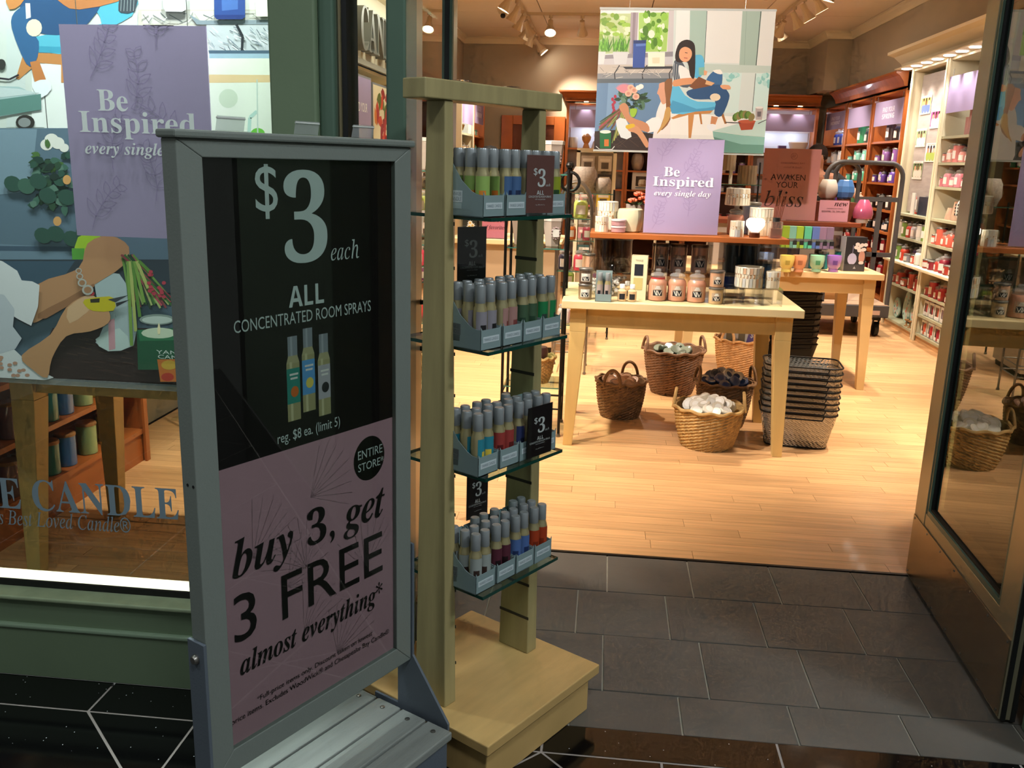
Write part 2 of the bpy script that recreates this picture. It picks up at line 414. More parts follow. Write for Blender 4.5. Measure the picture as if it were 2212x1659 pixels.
def crown(name, pts, h=.09, d=.06, m=CREAM, z=ZC, flip=1, base=None):
    """moulding swept along plan points; profile grows outwards towards the top"""
    prof = [(0, -h), (d*.25, -h), (d*.35, -h*.7), (d*.7, -h*.3), (d, -h*.15), (d, 0), (0, 0)]
    mb = MB(); n = len(prof); pts = [Vector((*p, 0)) for p in pts]; v = []; f = []
    for i, p in enumerate(pts):
        a = (pts[i]-pts[i-1]).normalized() if i else None; b = (pts[i+1]-pts[i]).normalized() if i < len(pts)-1 else None
        def nrm(t): return Vector((-t.y, t.x, 0))*flip
        if a is None: q = nrm(b)
        elif b is None: q = nrm(a)
        else: q = nrm(a)+nrm(b); q = q/(q.length**2/2)
        for (u, w) in prof: v.append((p.x+q.x*u, p.y+q.y*u, z+w))
    for i in range(len(pts)-1):
        for k in range(n): f.append((i*n+k, i*n+(k+1) % n, (i+1)*n+(k+1) % n, (i+1)*n+k))
    f.append(tuple(range(n))); f.append(tuple((len(pts)-1)*n+k for k in range(n)))
    return mb.add(v, f).build(name, m, base)
struct(crown('trim_2', [(2.90, 2.6), (2.90, 12.1), (2.60, 12.1), (2.60, 13.1), (-2.08, 13.1), (-2.08, 2.6)], flip=1))

# ------------------------------------------------------------------ storefront, left window
w1 = struct(thing('window_1', '', '')); del w1['label']; del w1['category']
boxo('base_panel', (-3.6, 2.205, 0), (-.66, 2.33, .155), GREEN, w1, bevel=.003)
boxo('base_rail', (-3.6, 2.198, .155), (-.66, 2.33, .168), col('#8fa58b', .35), w1, bevel=.004)
boxo('upper_panel', (-3.6, 2.212, .168), (-.66, 2.33, .246), GREEN, w1)
boxo('ledge', (-3.6, 2.195, .246), (-.66, 2.262, .258), mat('ledge_paint', '#9fae8c', .35, var=.15, vscale=20), w1, bevel=.004)
boxo('gasket', (-3.6, 2.258, .258), (-.80, 2.268, .276), BLACK, w1)
boxo('inner_sill', (-3.6, 2.272, .258), (-.80, 2.335, .272), CREAMW, w1)
boxo('pane', (-3.6, 2.262, .27), (-.80, 2.268, 2.75), PANEG, w1)
vin = MATS.setdefault('vinyl', mat('grey_blue_vinyl', '#8ba0ac', .5))
a, b = P(388, 1120, Y=2.255), P(-262, 1045, Y=2.255)
text('YANKEE CANDLE', 'b', P(-262, 1080, Y=2.255).x, P(384, 1090, Y=2.255).x, .497, .592, 2.2585, vin, w1, 'window_lettering')
text('America\u2019s Best Loved Candle\u00ae', 'i', P(-118, 1130, Y=2.255).x, P(281, 1140, Y=2.255).x, .448, .495, 2.2585, vin, w1, 'window_lettering')
def post(name, x0, x1, y0=2.19, y1=2.36, m=GREEN, steps=()):
    o = struct(boxo(name, (x0, y0, 0), (x1, y1, 2.75), m, bevel=.006)); return o
post('trim_3', -.815, -.70, 2.19, 2.34); post('trim_4', -.70, -.662, 2.21, 2.34, GREEN_D); 
struct(boxo('trim_5', (-.662, 2.25, 0), (-.648, 2.33, 2.75), mat('jamb_beige', '#b7a680', .5)))
struct(boxo('trim_6', (-.648, 2.23, 0), (-.636, 2.33, 2.75), BLACK))
w2 = struct(MB().box((-.637, 2.262, .1), (-.534, 2.268, 2.75)).build('window_2', PANEG)); boxo('sill', (-.637, 2.21, 0), (-.534, 2.33, .12), GREEN, w2)
post('trim_7', -.534, -.486, 2.20, 2.33, GREEN_D)
post('trim_8', 1.225, 1.36, 2.20, 2.36, GREEN)
# ------------------------------------------------------------------ glazed door leaves, both standing open inwards
def door(name, hx, hy, fx, fy, side):
    """leaf from hinge (hx,hy) to free edge (fx,fy); side = +1 when the seen face looks to -x"""
    L = math.hypot(fx-hx, fy-hy); ang = math.atan2(fy-hy, fx-hx)
    d = struct(thing(name, '', '', (hx, hy, 0), ang)); del d['label']; del d['category']
    s = side; T = .045
    def bx(nm, x0, x1, z0, z1, m, t0=0, t1=T, bv=.002): return boxo(nm, (x0, min(s*t0, s*t1), z0), (x1, max(s*t0, s*t1), z1), m, d, bevel=bv)
    bx('stile', 0, .115, .012, 2.6, BRONZE); bx('stile', L-.115, L, .012, 2.6, BRONZE)
    bx('bottom_rail', .115, L-.115, .012, .30, BRONZE, .002, T-.002); bx('top_rail', .115, L-.115, 2.48, 2.6, BRONZE)
    for z0, z1, x0, x1 in ((.30, .318, .115, L-.115), (2.462, 2.48, .115, L-.115), (.318, 2.462, .115, .133), (.318, 2.462, L-.133, L-.115)):
        bx('glazing_bead', x0, x1, z0, z1, GREEN_D, .004, T-.004, 0)
    for z0, z1, x0, x1 in ((.318, .326, .133, L-.133), (.326, 2.454, .133, .141), (.326, 2.454, L-.141, L-.133)):
        bx('gasket', x0, x1, z0, z1, BLACK, .012, T-.012, 0)
    bx('pane', .139, L-.139, .322, 2.46, DOORG, .020, .025, 0)
    kp = bx('kick_plate', .004, L-.004, .02, .255, mat('kick_plate_metal', '#a89880', .24, metal=.95, var=.12, vscale=3), -.003, 0, 0)
    for i in range(7):
        for z in (.032, .243):
            sc = MB().lathe([(.004, 0), (.004, .0015), (0, .002)], 8, M=Matrix.Translation((.02+(L-.04)*i/6, -s*.003, z)) @ Matrix.Rotation(PI/2*s, 4, 'X')).build('screw', STEEL, d)
    # weather strips on the hinge edge
    for t in (.004, .030): bx('weather_strip', -.006, .002, .012, 2.6, BLACK, t, t+.012, 0)
    return d
dr = door('door_1', 1.170, 2.375, 1.212, 3.325, -1)
dl = door('door_2', -.492, 2.345, -.548, 3.31, 1)
hb = MB().tube([(.09, -.05, .98), (.09, -.05, 1.12)], .008); hb.tube([(.09, 0, .985), (.09, -.05, .985)], .007).tube([(.09, 0, 1.115), (.09, -.05, 1.115)], .007)
hb.build('handle', IRON, dl, smooth=True)
# ================================================================== poster sign on a slatted base
GREYP = mat('sign_frame_grey', '#777f79', .5, bump=.1, bscale=200); GREYB = mat('bracket_grey', '#5d6670', .5, bump=.12, bscale=220)
SLATM = mat('weathered_grey_slat', '#888d88', .55, var=.18, vscale=4, stretch=(1, 8, 8), bump=.2, bscale=40)
sg = thing('poster_sign', 'grey framed floor sign on slatted base, black and pink price poster', 'sign', (-.566, 1.694, 0), 1.064)
hw, z0, z1, fw = .236, .368, 1.492, .05
boxo('backing_board', (-hw-.01, .002, z0-.01), (hw+.01, .02, z1+.01), col('#3a3f42'), sg)
for sx in (-1, 1):
    a, b = sorted((sx*hw, sx*(hw+fw)))
    MB().prism([(a if sx > 0 else a, z0-fw) if sx < 0 else (a, z0), (b, z0) if sx < 0 else (b, z0-fw), (b, z1) if sx < 0 else (b, z1+fw*.6), (a, z1+fw*.6) if sx < 0 else (a, z1)], -.012, .028).build('frame_stile', GREYP, sg, bevel=.002)
MB().prism([(-hw-fw, z0-fw), (hw+fw, z0-fw), (hw, z0), (-hw, z0)], -.012, .028).build('frame_rail', GREYP, sg, bevel=.002)
MB().prism([(-hw, z1), (hw, z1), (hw+fw, z1+fw*.6), (-hw-fw, z1+fw*.6)], -.012, .028).build('frame_rail', GREYP, sg, bevel=.002)
boxo('top_cap', (-hw-fw-.006, -.02, z1+fw*.6), (hw+fw+.006, .034, z1+fw*.6+.014), GREYP, sg, bevel=.004)
A = Art(lambda x, z: (x, z), -.001)
A.rect('#130c0d', -hw, .939, hw, z1); A.rect('#c0949f', -hw, z0, hw, .939)
for k in range(7):
    r = random.Random(40+k); x = -hw+.06+.36*r.random(); z = z0+.06+.45*r.random(); a = r.uniform(.4, 2.2)
    for j in range(9):
        aa = a+(j-4)*.22; L = .12; A.line('#c9a3ad', [(x, z), (min(hw-.004, max(-hw+.004, x+L*math.cos(aa))), min(.93, z+L*math.sin(aa)))], .0016, 0)
A.oval('#15130f', .161, .862, .048, .050, 28)
for bx_, bz, lc, dk in ((-.047, .994, '#2f8f80', '#d8702c'), (-.008, 1.005, '#5fa3dc', '#e8d765'), (.033, .988, '#b9b7bd', '#26262a')):
    A.rect('#a9a274', bx_-.016, bz, bx_+.017, bz+.115); A.poly('#b7b084', [(bx_-.016, bz+.115), (bx_+.017, bz+.115), (bx_+.012, bz+.13), (bx_-.011, bz+.13)])
    A.rect('#cfc89c', bx_-.008, bz, bx_-.002, bz+.118); A.rect('#8d949c', bx_-.0115, bz+.13, bx_+.0125, bz+.168); A.rect('#aab0b6', bx_-.005, bz+.13, bx_, bz+.168)
    A.rect(lc, bx_-.016, bz+.035, bx_+.017, bz+.105); A.oval(dk, bx_+.003, bz+.058, .010, .011); A.rect('#e8e8e0', bx_-.007, bz+.083, bx_+.011, bz+.087); A.rect('#e8e8e0', bx_-.009, bz+.091, bx_+.013, bz+.095)
pr = A.build('poster_print', sg, .35)
LG = col('#cfdcd8'); LK = col('#161310'); y_ = -.0026
text('$', 'b', -.122, -.071, 1.386, 1.483, y_, LG, sg); text('3', 'b', -.059, .05, 1.30, 1.474, y_, LG, sg)
text('each', 'i', .058, .136, 1.299, 1.338, y_, LG, sg); text('ALL', 'sb', -.053, .037, 1.218, 1.258, y_, LG, sg)
text('CONCENTRATED ROOM SPRAYS', 's', -.182, .169, 1.186, 1.209, y_, LG, sg)
text('reg. \u02e28 ea. (limit 5)'.replace('\u02e2', '$'), 's', -.092, .074, .950, .977, y_, LG, sg)
text('ENTIRE', 's', .124, .200, .867, .886, y_-.001, LG, sg); text('STORE*', 's', .124, .203, .839, .858, y_-.001, LG, sg)
text('buy 3, get', 'bi', -.212, .208, .695, .797, y_, LK, sg); text('3 FREE', 's', -.214, .199, .582, .681, y_, LK, sg)
text('almost everything*', 'bi', -.205, .198, .497, .558, y_, LK, sg)
text('*Full-price items only. Discount taken on lowest', 's', -.168, .163, .431, .446, y_, LK, sg)
text('price items. Excludes WoodWick\u00ae and Chesapeake Bay Candle\u00ae', 's', -.231, .219, .411, .427, y_, LK, sg)
boxo('clear_cover', (-hw, -.0112, z0), (hw, -.0098, z1), glass('poster_cover', '#eef2f0', .7), sg)
# base with slats, brackets, gussets
boxo('base_box', (-.265, -.145, 0), (.265, .165, .158), GREYB, sg, bevel=.003)
for i in range(4):
    s = boxo('slat', (-.276, -.150+.081*i, .159), (.276, -.150+.081*i+.075, .180), SLATM, sg, bevel=.003)
    for sx in (-1, 1): MB().lathe([(.006, 0), (.006, .002), (.003, .003), (0, .003)], 10, (sx*.25, -.150+.081*i+.037, .180)).build('bolt', STEEL, s)
for sx in (-1, 1):
    x0, x1 = sorted((sx*(hw+fw+.001), sx*(hw+fw+.008)))
    MB().prism([(-.016, .62), (.032, .62), (.032, .182), (.11, .182), (.11, .165), (-.128, .165), (-.128, .184), (-.016, .33)], x0, x1, 'x').build('bracket', GREYB, sg, bevel=.001)
    for z in (.585, .235):
        MB().lathe([(.010, 0), (.010, .003), (.007, .008), (0, .0085)], 12, M=Matrix.Translation((sx*(hw+fw+.008), .008, z)) @ Matrix.Rotation(sx*PI/2, 4, 'Y')).build('bolt', STEEL, sg, smooth=True)
for yy, z in ((.012, .925), (-.004, .925), (.018, .275), (.0, .275)):
    MB().lathe([(.003, 0), (.003, .0008), (0, .0008)], 8, M=Matrix.Translation((-hw-fw-(.008 if z < .6 else 0), yy, z)) @ Matrix.Rotation(-PI/2, 4, 'Y')).build('screw_hole', BLACK, sg)
# small clear card holders standing on the cap of the sign
def holder(xc, label):
    t = thing('card_holder', label, 'card holder', sg.matrix_basis @ Vector((xc, .008, z1+fw*.6+.014)), 1.064, 'clear card holders on the sign cap')
    mb = MB().box((-.034, -.006, 0), (.034, .014, .0015)); mb.build('foot', ACRYL, t)
    MB().add([(-.030, .010, .0015), (.030, .010, .0015), (.030, .004, .026), (-.030, .004, .026)], [(0, 1, 2, 3)]).build('clip_plate', glass('acrylic_frost', '#d8dcdc', .8, haze=.35), t)
    MB().tube([(-.030, .005, .0225), (.030, .005, .0225)], .0018, 6).build('rail', mat('clear_rail', '#c9cdc9', .15), t)
sg.matrix_basis  # transform set above
for xc, lb in ((-.155, 'clear card holder at the near end of the grey sign top'), (.02, 'clear card holder in the middle of the grey sign top'), (.17, 'clear card holder at the far end of the grey sign top')): holder(xc, lb)

# ================================================================== wooden spray stand with glass shelves
WOOD = mat('pine_stand', '#a89b6c', .5, var=.18, vscale=4, stretch=(7, 7, .8), bump=.12, bscale=50)
WOODB = mat('pine_base', '#d2ad6e', .5, var=.16, vscale=3, stretch=(1, 7, 1), bump=.1, bscale=40)
sc, srz = Vector((-.285, 2.205, 0)), 1.0006
st = thing('display_stand', 'pale wooden floor stand with two tapered posts and four glass shelves', 'display stand', sc, srz)
boxo('base_plinth', (-.222, -.218, 0), (.222, .218, .112), WOODB, st, bevel=.003)
boxo('base_board', (-.243, -.238, .112), (.243, .238, .140), WOODB, st, bevel=.003)
zs = [1.377, 1.075, .770, .465]
SLOT = col('#3a3528', .8)
for sx in (-1, 1):
    MB().taper((sx*.1725, 0, .14), (.042, .105), (sx*.1725, 0, 1.626), (.028, .056)).build('post', WOOD, st, bevel=.003)
    i = 0
    for z in [.25+.1007*k for k in range(12)]:
        tt = (z-.14)/1.486; hwid = (.042+(.028-.042)*tt)/2; da = (.105+(.056-.105)*tt)/2
        boxo('slot', (sx*(.1725-hwid)-(.0008 if sx > 0 else 0)-.0002, -da-.0012, z-.004), (sx*(.1725-hwid)+(.0008 if sx < 0 else 0)+.0002, da+.0012, z+.004), SLOT, st)
boxo('top_bar', (-.255, -.034, 1.626), (.245, .034, 1.668), WOOD, st, bevel=.003)
for x in (-.10, .08): boxo('clear_clip', (x-.02, -.012, 1.668), (x+.02, .012, 1.674), ACRYL, st)
for z in zs:
    p = MB().box((-.155, -.14, z-.008), (.155, .14, z)).build('glass_shelf', SHELFG, st)
    for a, b in (((-.156, -.141, z-.008), (.156, -.1395, z)), ((-.156, .1395, z-.008), (.156, .141, z)), ((-.1565, -.14, z-.008), (-.155, .14, z)), ((.155, -.14, z-.008), (.1565, .14, z))):
        boxo('polished_edge', a, b, GEDGE, p)
# ---- cardboard trays
TRAYM = mat('blue_grey_card', '#84999a', .6, var=.04); LABW = col('#c3d0d4', .6); LABT = col('#7d8e96')
tw, td = .0735, .114
def side(x): return [(0, 0), (td, 0), (td, .128), (td-.012, .128), (td-.05, .078), (.035, .056), (.02, .05), (0, .048)]
tm = MB().box((0, 0, 0), (tw, td, .002)); tm.prism(side(0), 0, .0012, 'x'); tm.prism(side(0), tw-.0012, tw, 'x')
tm.prism([(0, 0), (tw, 0), (tw, .056), (tw-.006, .048), (.006, .048), (0, .056)], 0, .0012, 'y'); tm.prism([(0, 0), (tw, 0), (tw, .128), (0, .128)], td-.0012, td, 'y')
shelf_name = ['top', 'second', 'third', 'bottom']
proto = None; trays = {}
for si, z in enumerate(zs):
    for k in range(4):
        loc = st.matrix_basis @ Vector((-.158+.0785*k-.002*(k == 0), -.121, z))
        lb = 'blue-grey card tray of sprays, %s from the left on %s glass shelf' % (ORD[k], shelf_name[si])
        if proto is None:
            proto = tm.build('display_tray', TRAYM, None, loc, srz); tag(proto, lb, 'tray', 'card trays on the spray stand')
            boxo('front_label', (.008, -.0006, .018), (tw-.008, 0, .032), LABW, proto); text('YANKEE CANDLE', 's', .012, tw-.012, .0215, .0285, -.0009, LABT, proto)
            o = proto
        else: o = dup(proto, loc, srz, None, lb)
        trays[si, k] = o
        if k == 0:
            s1 = MB().box((-.0006, .062, .03), (0, .100, .056)).build('side_label', LABW, o)
            MB().box((-.0006, .064, .016), (0, .098, .029)).build('side_label', col('#9fb3b4', .6), o)
            t = text('YANKEE', 's', -.098, -.064, .045, .053, 0, LABT, o); t.rotation_euler = (0, 0, -PI/2); t.location = (-.0009, 0, 0)
            t = text('CANDLE', 's', -.098, -.064, .033, .042, 0, LABT, o); t.rotation_euler = (0, 0, -PI/2); t.location = (-.0009, 0, 0)
# ---- aerosol room sprays
bodyp = [(.0145, 0), (.0165, .002), (.0165, .082), (.0155, .092), (.0125, .101), (.0125, .106)]
SP_B = MB().lathe(bodyp, 14); SP_C = MB().lathe([(.0122, .105), (.0126, .106), (.0124, .144), (.0108, .147), (0, .147)], 14)
def sleeve(): return MB().lathe([(.0167, .018), (.0167, .087)], 12, a0=-PI*.93, a1=-PI*.07)
def pict(): return MB().lathe([(.01685, .034), (.01685, .056)], 5, a0=-PI*.72, a1=-PI*.42)
shelf_cols = [[('#93b45e', '#d9862f', 'lime green'), ('#44648f', '#1d2b4d', 'blue'), ('#4a4a8a', '#5f6b2c', 'indigo'), ('#8f9a26', '#20451f', 'olive green')],
              [('#8e8a92', '#1c1a1c', 'grey'), ('#a87f78', '#7a3f3c', 'dusty pink'), ('#3f5a41', '#22402c', 'dark green'), ('#1d7a45', '#2d4038', 'emerald')],
              [('#2d8496', '#d9c04a', 'teal'), ('#9a3b36', '#5c1818', 'brick red'), ('#29335e', '#14192e', 'navy'), ('#a02f38', '#50161c', 'crimson')],
              [('#98a09c', '#3a2a24', 'pale grey'), ('#552734', '#1f1014', 'maroon'), ('#4c69a0', '#22325c', 'blue'), ('#a63c1c', '#7a2a12', 'rust')]]
p0 = SP_B.build('room_spray', GOLD, smooth=True); pc = SP_C.build('cap', CAPGREY, p0, smooth=True)
slm, ptm = {}, {}
first = True
COLN = ['left column', 'right column']; ROWN = ['front', 'middle', 'back']
for si, z in enumerate(zs):
    for k in range(4):
        lc, pcx, cn = shelf_cols[si][k]
        for c in range(2):
            for r in range(3):
                if r == 2 and random.random() < .12: continue
                loc = st.matrix_basis @ Vector((-.158+.0785*k+.0195+.0345*c, -.121+.022+.0355*r, z+.002))
                rz = srz+random.uniform(-.7, .7)
                o = p0 if first else dup(p0, loc, rz); first = False; o.location = loc; o.rotation_euler[2] = rz
                if lc not in slm:
                    a = sleeve().build('label_band', col(lc, .4), o, smooth=True); b = pict().build('label_picture', col(pcx, .4), o, smooth=True); slm[lc] = a.data; ptm[lc] = b.data
                else: mkobj('label_band', slm[lc], o); mkobj('label_picture', ptm[lc], o)
                for ch in [q for q in o.children if q.name.startswith('label') and q.data not in (slm[lc], ptm[lc])]: bpy.data.objects.remove(ch)
                tag(o, '%s-labelled gold spray can, %s row %s, %s tray of %s stand shelf' % (cn, ROWN[r], COLN[c].split()[0], ORD[k], shelf_name[si]), 'spray can', 'room sprays on the wooden stand')
# ---- small black price cards in clear holders
def pricecard(loc, rz, label, w=.095, h=.137, m='#140d0e'):
    t = thing('price_card', label, 'price sign', loc, rz, 'black price cards on the stand')
    boxo('card', (-w/2, -.001, .006), (w/2, .001, h), col(m), t)
    boxo('clear_holder', (-w/2-.002, -.003, .003), (w/2+.002, -.0022, h+.003), GLASS, t); boxo('holder_back', (-w/2-.002, .002, .003), (w/2+.002, .0028, h+.003), GLASS, t)
    boxo('holder_foot', (-w/2-.002, -.004, 0), (w/2+.002, .03, .003), ACRYL, t)
    q = -.0016; lg = col('#c4ccc9')
    text('$', 'b', -.026*w/.1, -.012*w/.1, h*.66, h*.79, q, lg, t); text('3', 'b', -.010*w/.1, .019*w/.1, h*.48, h*.78, q, lg, t); text('each', 'i', .021*w/.1, .037*w/.1, h*.49, h*.54, q, lg, t)
    text('ALL', 'sb', -.012*w/.1, .014*w/.1, h*.35, h*.42, q, lg, t); text('CONCENTRATED ROOM SPRAYS', 's', -.042*w/.1, .042*w/.1, h*.30, h*.335, q, lg, t)
    text('with any purchase', 's', -.018*w/.1, .02*w/.1, h*.26, h*.285, q, lg, t); text('reg. $8 (limit 5)', 's', -.016*w/.1, .018*w/.1, h*.17, h*.19, q, lg, t)
    return t
L = lambda x, y, z: st.matrix_basis @ Vector((x, y, z))
pricecard(L(.028, -.134, zs[0]), srz-.35, 'reddish see-through price card in front of the top shelf trays', w=.075, h=.138, m='#5a2c22')
pricecard(L(.062, -.134, zs[2]), srz-.05, 'black three dollar price card before the third shelf trays')
cb = Vector((P(1019, 560, Y=2.28).x, 2.28, zs[1]))
tag(boxo('acrylic_riser', (-.044, -.012, 0), (.044, .034, .112), ACRYL, None), 'clear acrylic riser behind the second shelf trays', 'riser').location = cb
bpy.context.scene.objects['acrylic_riser'].rotation_euler[2] = srz-.3
pricecard(cb+Vector((0, 0, .112)), srz-.3, 'black price card standing behind the second shelf trays', w=.085, h=.150)
pricecard(P(1030, 1121, z=zs[3]), srz-.1, 'black price card standing behind the bottom shelf trays', w=.085, h=.150)
# ================================================================== candle kit
KIND = {  # body, glass/lid profile, label z-range, label radius
 'classic': ([(.040, 0), (.046, .005), (.047, .03), (.047, .088), (.044, .101), (.036, .112)], [(.036, .111), (.034, .122), (.040, .126), (.040, .131), (.034, .138), (.018, .143), (.011, .147), (.015, .154), (.012, .161), (0, .163)], (.025, .082), .0475, 'jar candle'),
 'medium': ([(.036, 0), (.041, .005), (.042, .03), (.042, .066), (.039, .078), (.032, .088)], [(.032, .087), (.030, .096), (.036, .100), (.036, .105), (.030, .112), (.016, .116), (.010, .120), (.013, .126), (0, .132)], (.018, .062), .0425, 'medium jar candle'),
 'tumbler': ([(.040, 0), (.043, .003), (.044, .135)], [(.046, .135), (.046, .145), (.043, .149), (0, .149)], (.03, .095), .0448, 'tall tumbler candle'),
 'small': ([(.032, 0), (.035, .003), (.036, .072)], [(.038, .072), (.038, .080), (.035, .083), (0, .083)], (.014, .056), .0368, 'small tumbler candle'),
 'wide': ([(.046, 0), (.052, .004), (.054, .07)], [(.056, .07), (.056, .078), (.052, .081), (0, .081)], (.015, .055), .0548, 'wide candle'),
}
LIDG = glass('jar_lid_glass', '#f3f3f0', 1.0, haze=.16); LIDM = mat('dull_metal_lid', '#8f8c86', .35, metal=.7); LIDW = mat('wood_lid', '#a8794a', .5)
CM = {}
def candle(kind, hexc, loc, label, group=None, s=1.0, rz=0, lab='#e9e2d8', lid=None, n=12, name=None, art=None):
    bp_, lp, (la, lb), lr, word = KIND[kind]
    lidm = lid or (LIDG if kind in ('classic', 'medium') else LIDM)
    def get(key, fn):
        if key not in CM: CM[key] = fn()
        return CM[key]
    def mk(mb, nm, m):
        o = mb.build(nm, m, smooth=True); d = o.data; bpy.data.objects.remove(o); return d
    body = get((kind, hexc, n), lambda: mk(MB().lathe(bp_, n), 'candle', mat('wax_'+hexc.strip('#'), hexc, .35, coat=.9)))
    o = mkobj(name or {'classic': 'jar_candle', 'medium': 'jar_candle', 'tumbler': 'tumbler_candle', 'small': 'tumbler_candle', 'wide': 'tumbler_candle'}[kind], body, None, loc, rz); o.scale = (s, s, s)
    mkobj('lid', get((kind, lidm.name, n, 'lid'), lambda: mk(MB().lathe(lp, n, cap=False), 'lid', lidm)), o)
    if lab: mkobj('label_panel', get((kind, lab, 'lab'), lambda: mk(MB().lathe([(lr, la), (lr, lb)], 4, a0=-PI*.72, a1=-PI*.28), 'label_panel', col(lab))), o)
    if art: mkobj('label_picture', get((kind, art, 'art'), lambda: mk(MB().lathe([(lr+.0004, la+.004), (lr+.0004, la+(lb-la)*.58)], 4, a0=-PI*.66, a1=-PI*.34), 'label_picture', col(art))), o)
    if art:
        def marks():
            mb = MB(); r_ = lr+.0008; z0_, z1_ = la+.004, la+(lb-la)*.58; a0_, a1_ = -PI*.65, -PI*.35
            for u0, u1, w in ((.05, .32, .10), (.30, .42, .10), (.42, .68, .10), (.66, .92, .08)):
                q = []
                for k in range(5):
                    t_ = k/4; u = u0+(u1-u0)*t_ if w == .10 else u1-(u1-u0)*t_
                    for du in (0, w):
                        a = a0_+(a1_-a0_)*min(1, u+du); q.append((r_*math.cos(a), r_*math.sin(a), z1_-(z1_-z0_)*(.08+.84*t_)))
                mb.add(q, [(2*k, 2*k+1, 2*k+3, 2*k+2) for k in range(4)])
            for i_, fr_ in enumerate((.70, .80, .90)):
                zz = la+(lb-la)*fr_; m_ = MB().lathe([(r_, zz-.0022), (r_, zz+.0022)], 3, a0=-PI*(.60-.02*i_), a1=-PI*(.40+.02*i_)); mb.add(m_.v, m_.f)
            return mk(mb, 'label_marks', col('#f0ebe0'))
        mkobj('label_marks', get((kind, 'marks'), marks), o)
    return tag(o, label, 'candle', group)

# ================================================================== shelving bays
def bay(label, x, y, rz, w, zsh, body, shelfm, d=.34, h=2.36, back=None, top=None, plinth=.07, name='shelf_cabinet', counter=None, floor_col=None):
    """bay whose front-left foot is at (x,y); local x runs along the front, local -y faces the aisle"""
    t = thing(name, label, 'shelf unit', (x, y, 0), rz)
    for a, b in ((0, .022), (w-.022, w)):
        boxo('side_panel', (a, 0, 0), (b, d, h), body, t)
        boxo('front_stile', (a-(.012 if a else 0), -.012, 0), (b+(.012 if not a else 0), 0, h), body, t)
    boxo('back_panel', (.022, d-.012, plinth), (w-.022, d, h), back or body, t)
    boxo('top_panel', (0, 0, h-.02), (w, d, h), body, t)
    boxo('plinth', (.022, .012, 0), (w-.022, .03, plinth), floor_col or CHERRY, t)
    for z in zsh:
        boxo('shelf', (.023, .002, z-.022), (w-.023, d-.012, z), shelfm, t)
    if counter: boxo('counter_ledge', (.0, -.07, counter-.028), (w, d-.012, counter), body, t, bevel=.006)
    return t
def local(t, x, y, z): return t.matrix_basis @ Vector((x, y, z))
def stock(t, z, where, cols, kinds, x0, x1, group, y=.05, rows=1, lab='#efe4dc', jit=.02, s=1.0, word=None):
    """a row of candles on a shelf of bay t, left to right"""
    r = random.Random(hash(where) % 9999 if False else sum(map(ord, where)))
    n = len(kinds); k = 0
    for i, kd in enumerate(kinds):
        c = cols[i % len(cols)]
        cname = c[1]; hexc = c[0]
        x = x0+(x1-x0)*(i+.5)/n
        loc = local(t, x, y+r.uniform(0, jit)*(rows < 2)+(.0 if i % 2 == 0 else (.035 if rows < 2 else .095)), z)
        candle(kd, hexc, loc, '%s %s, %s from left, %s' % (cname, KIND[kd][4], ORD[i], where), group, s=s*r.uniform(.97, 1.03), rz=t.rotation_euler[2]+r.uniform(-.4, .4), lab=lab, n=10)
def led(t, x, y, z, power=2.0, color=COOL):
    """small round puck lamp under the top of a bay"""
    p = MB().lathe([(.028, -.004), (.030, 0), (0, 0)], 12, (x, y, z)).build('puck_lamp', emis('puck_glow', '#f6f4ff', 14), t)
    return p
BACKW = mat('white_back_panel', '#e7e6ea', .6)
LAV = '#9d8cb0'; LAVM = mat('lavender_fabric', '#9f8fb4', .7)
def pelmet(t, w, z0, z1, lines, y=-.002):
    """lavender header card hung from the top of a bay"""
    p = boxo('header_card', (.05, y, z0), (w-.05, y+.004, z1), LAVM, t)
    lw = col('#e9e2ee'); n = len(lines)
    for i, (body, md, fr) in enumerate(lines):
        hh = (z1-z0)*.20; zz = z1-(z1-z0)*(.36+.27*i); cw = (w-.1)*fr/2
        text(body, md, w/2-cw, w/2+cw, zz-hh/2, zz+hh/2, y-.001, lw, p)
    for x in (.12, w-.12): MB().tube([(x, y+.002, z1), (x, y+.002, z1+.06)], .003, 6).build('hook', STEEL, p)
    return p
ZS = [1.81, 1.59, 1.385, 1.11, .889, .67, .43, .25, .075]
PINKS = [('#e79a93', 'salmon'), ('#e88c8a', 'salmon pink'), ('#f0a79a', 'peach pink')]
# ---- right wall: two cream bays nearest, three cherry bays beyond
RX, RR = 2.87, -PI/2
c2 = bay('cream shelf bay with pink and red candles beside the right door', RX, 8.52, RR, .98, ZS, CREAMW, SAGE, counter=.67, back=BACKW, h=2.46, floor_col=PLANK)
c1 = bay('cream shelf bay with gift card wall and floral boards', RX, 9.50, RR, .96, [1.11, .889, .67, .43, .075], CREAMW, SAGE, counter=.67, back=BACKW, h=2.46, floor_col=PLANK)
t = thing('cornice', 'cream crown moulding with row of lit downlights above cream shelves', 'cornice', (0, 0, 0))
crown('moulding', [(RX+.3, 7.35), (RX-.01, 7.35), (RX-.01, 9.62), (RX+.3, 9.62)], h=.17, d=.17, z=2.64, flip=1, base=t)
boxo('soffit_board', (RX-.15, 7.36, 2.462), (RX+.3, 9.60, 2.47), CREAMW, t)
for i in range(8):
    yy = 7.5+i*.28
    l_ = MB().lathe([(.045, -.006), (.048, 0), (0, 0)], 14, (RX-.075, yy, 2.4615)).build('downlight', emis('downlight_glow', '#fff6ea', 16), t)
    light('SPOT', (RX-.075, yy, 2.445), 22, (1, .94, .88), (RX+.10, yy, .6), size=.03, spot=1.5, blend=.8, parent=t)
pelmet(c2, .98, 2.0, 2.30, [])
g2 = 'candles in the cream bays'
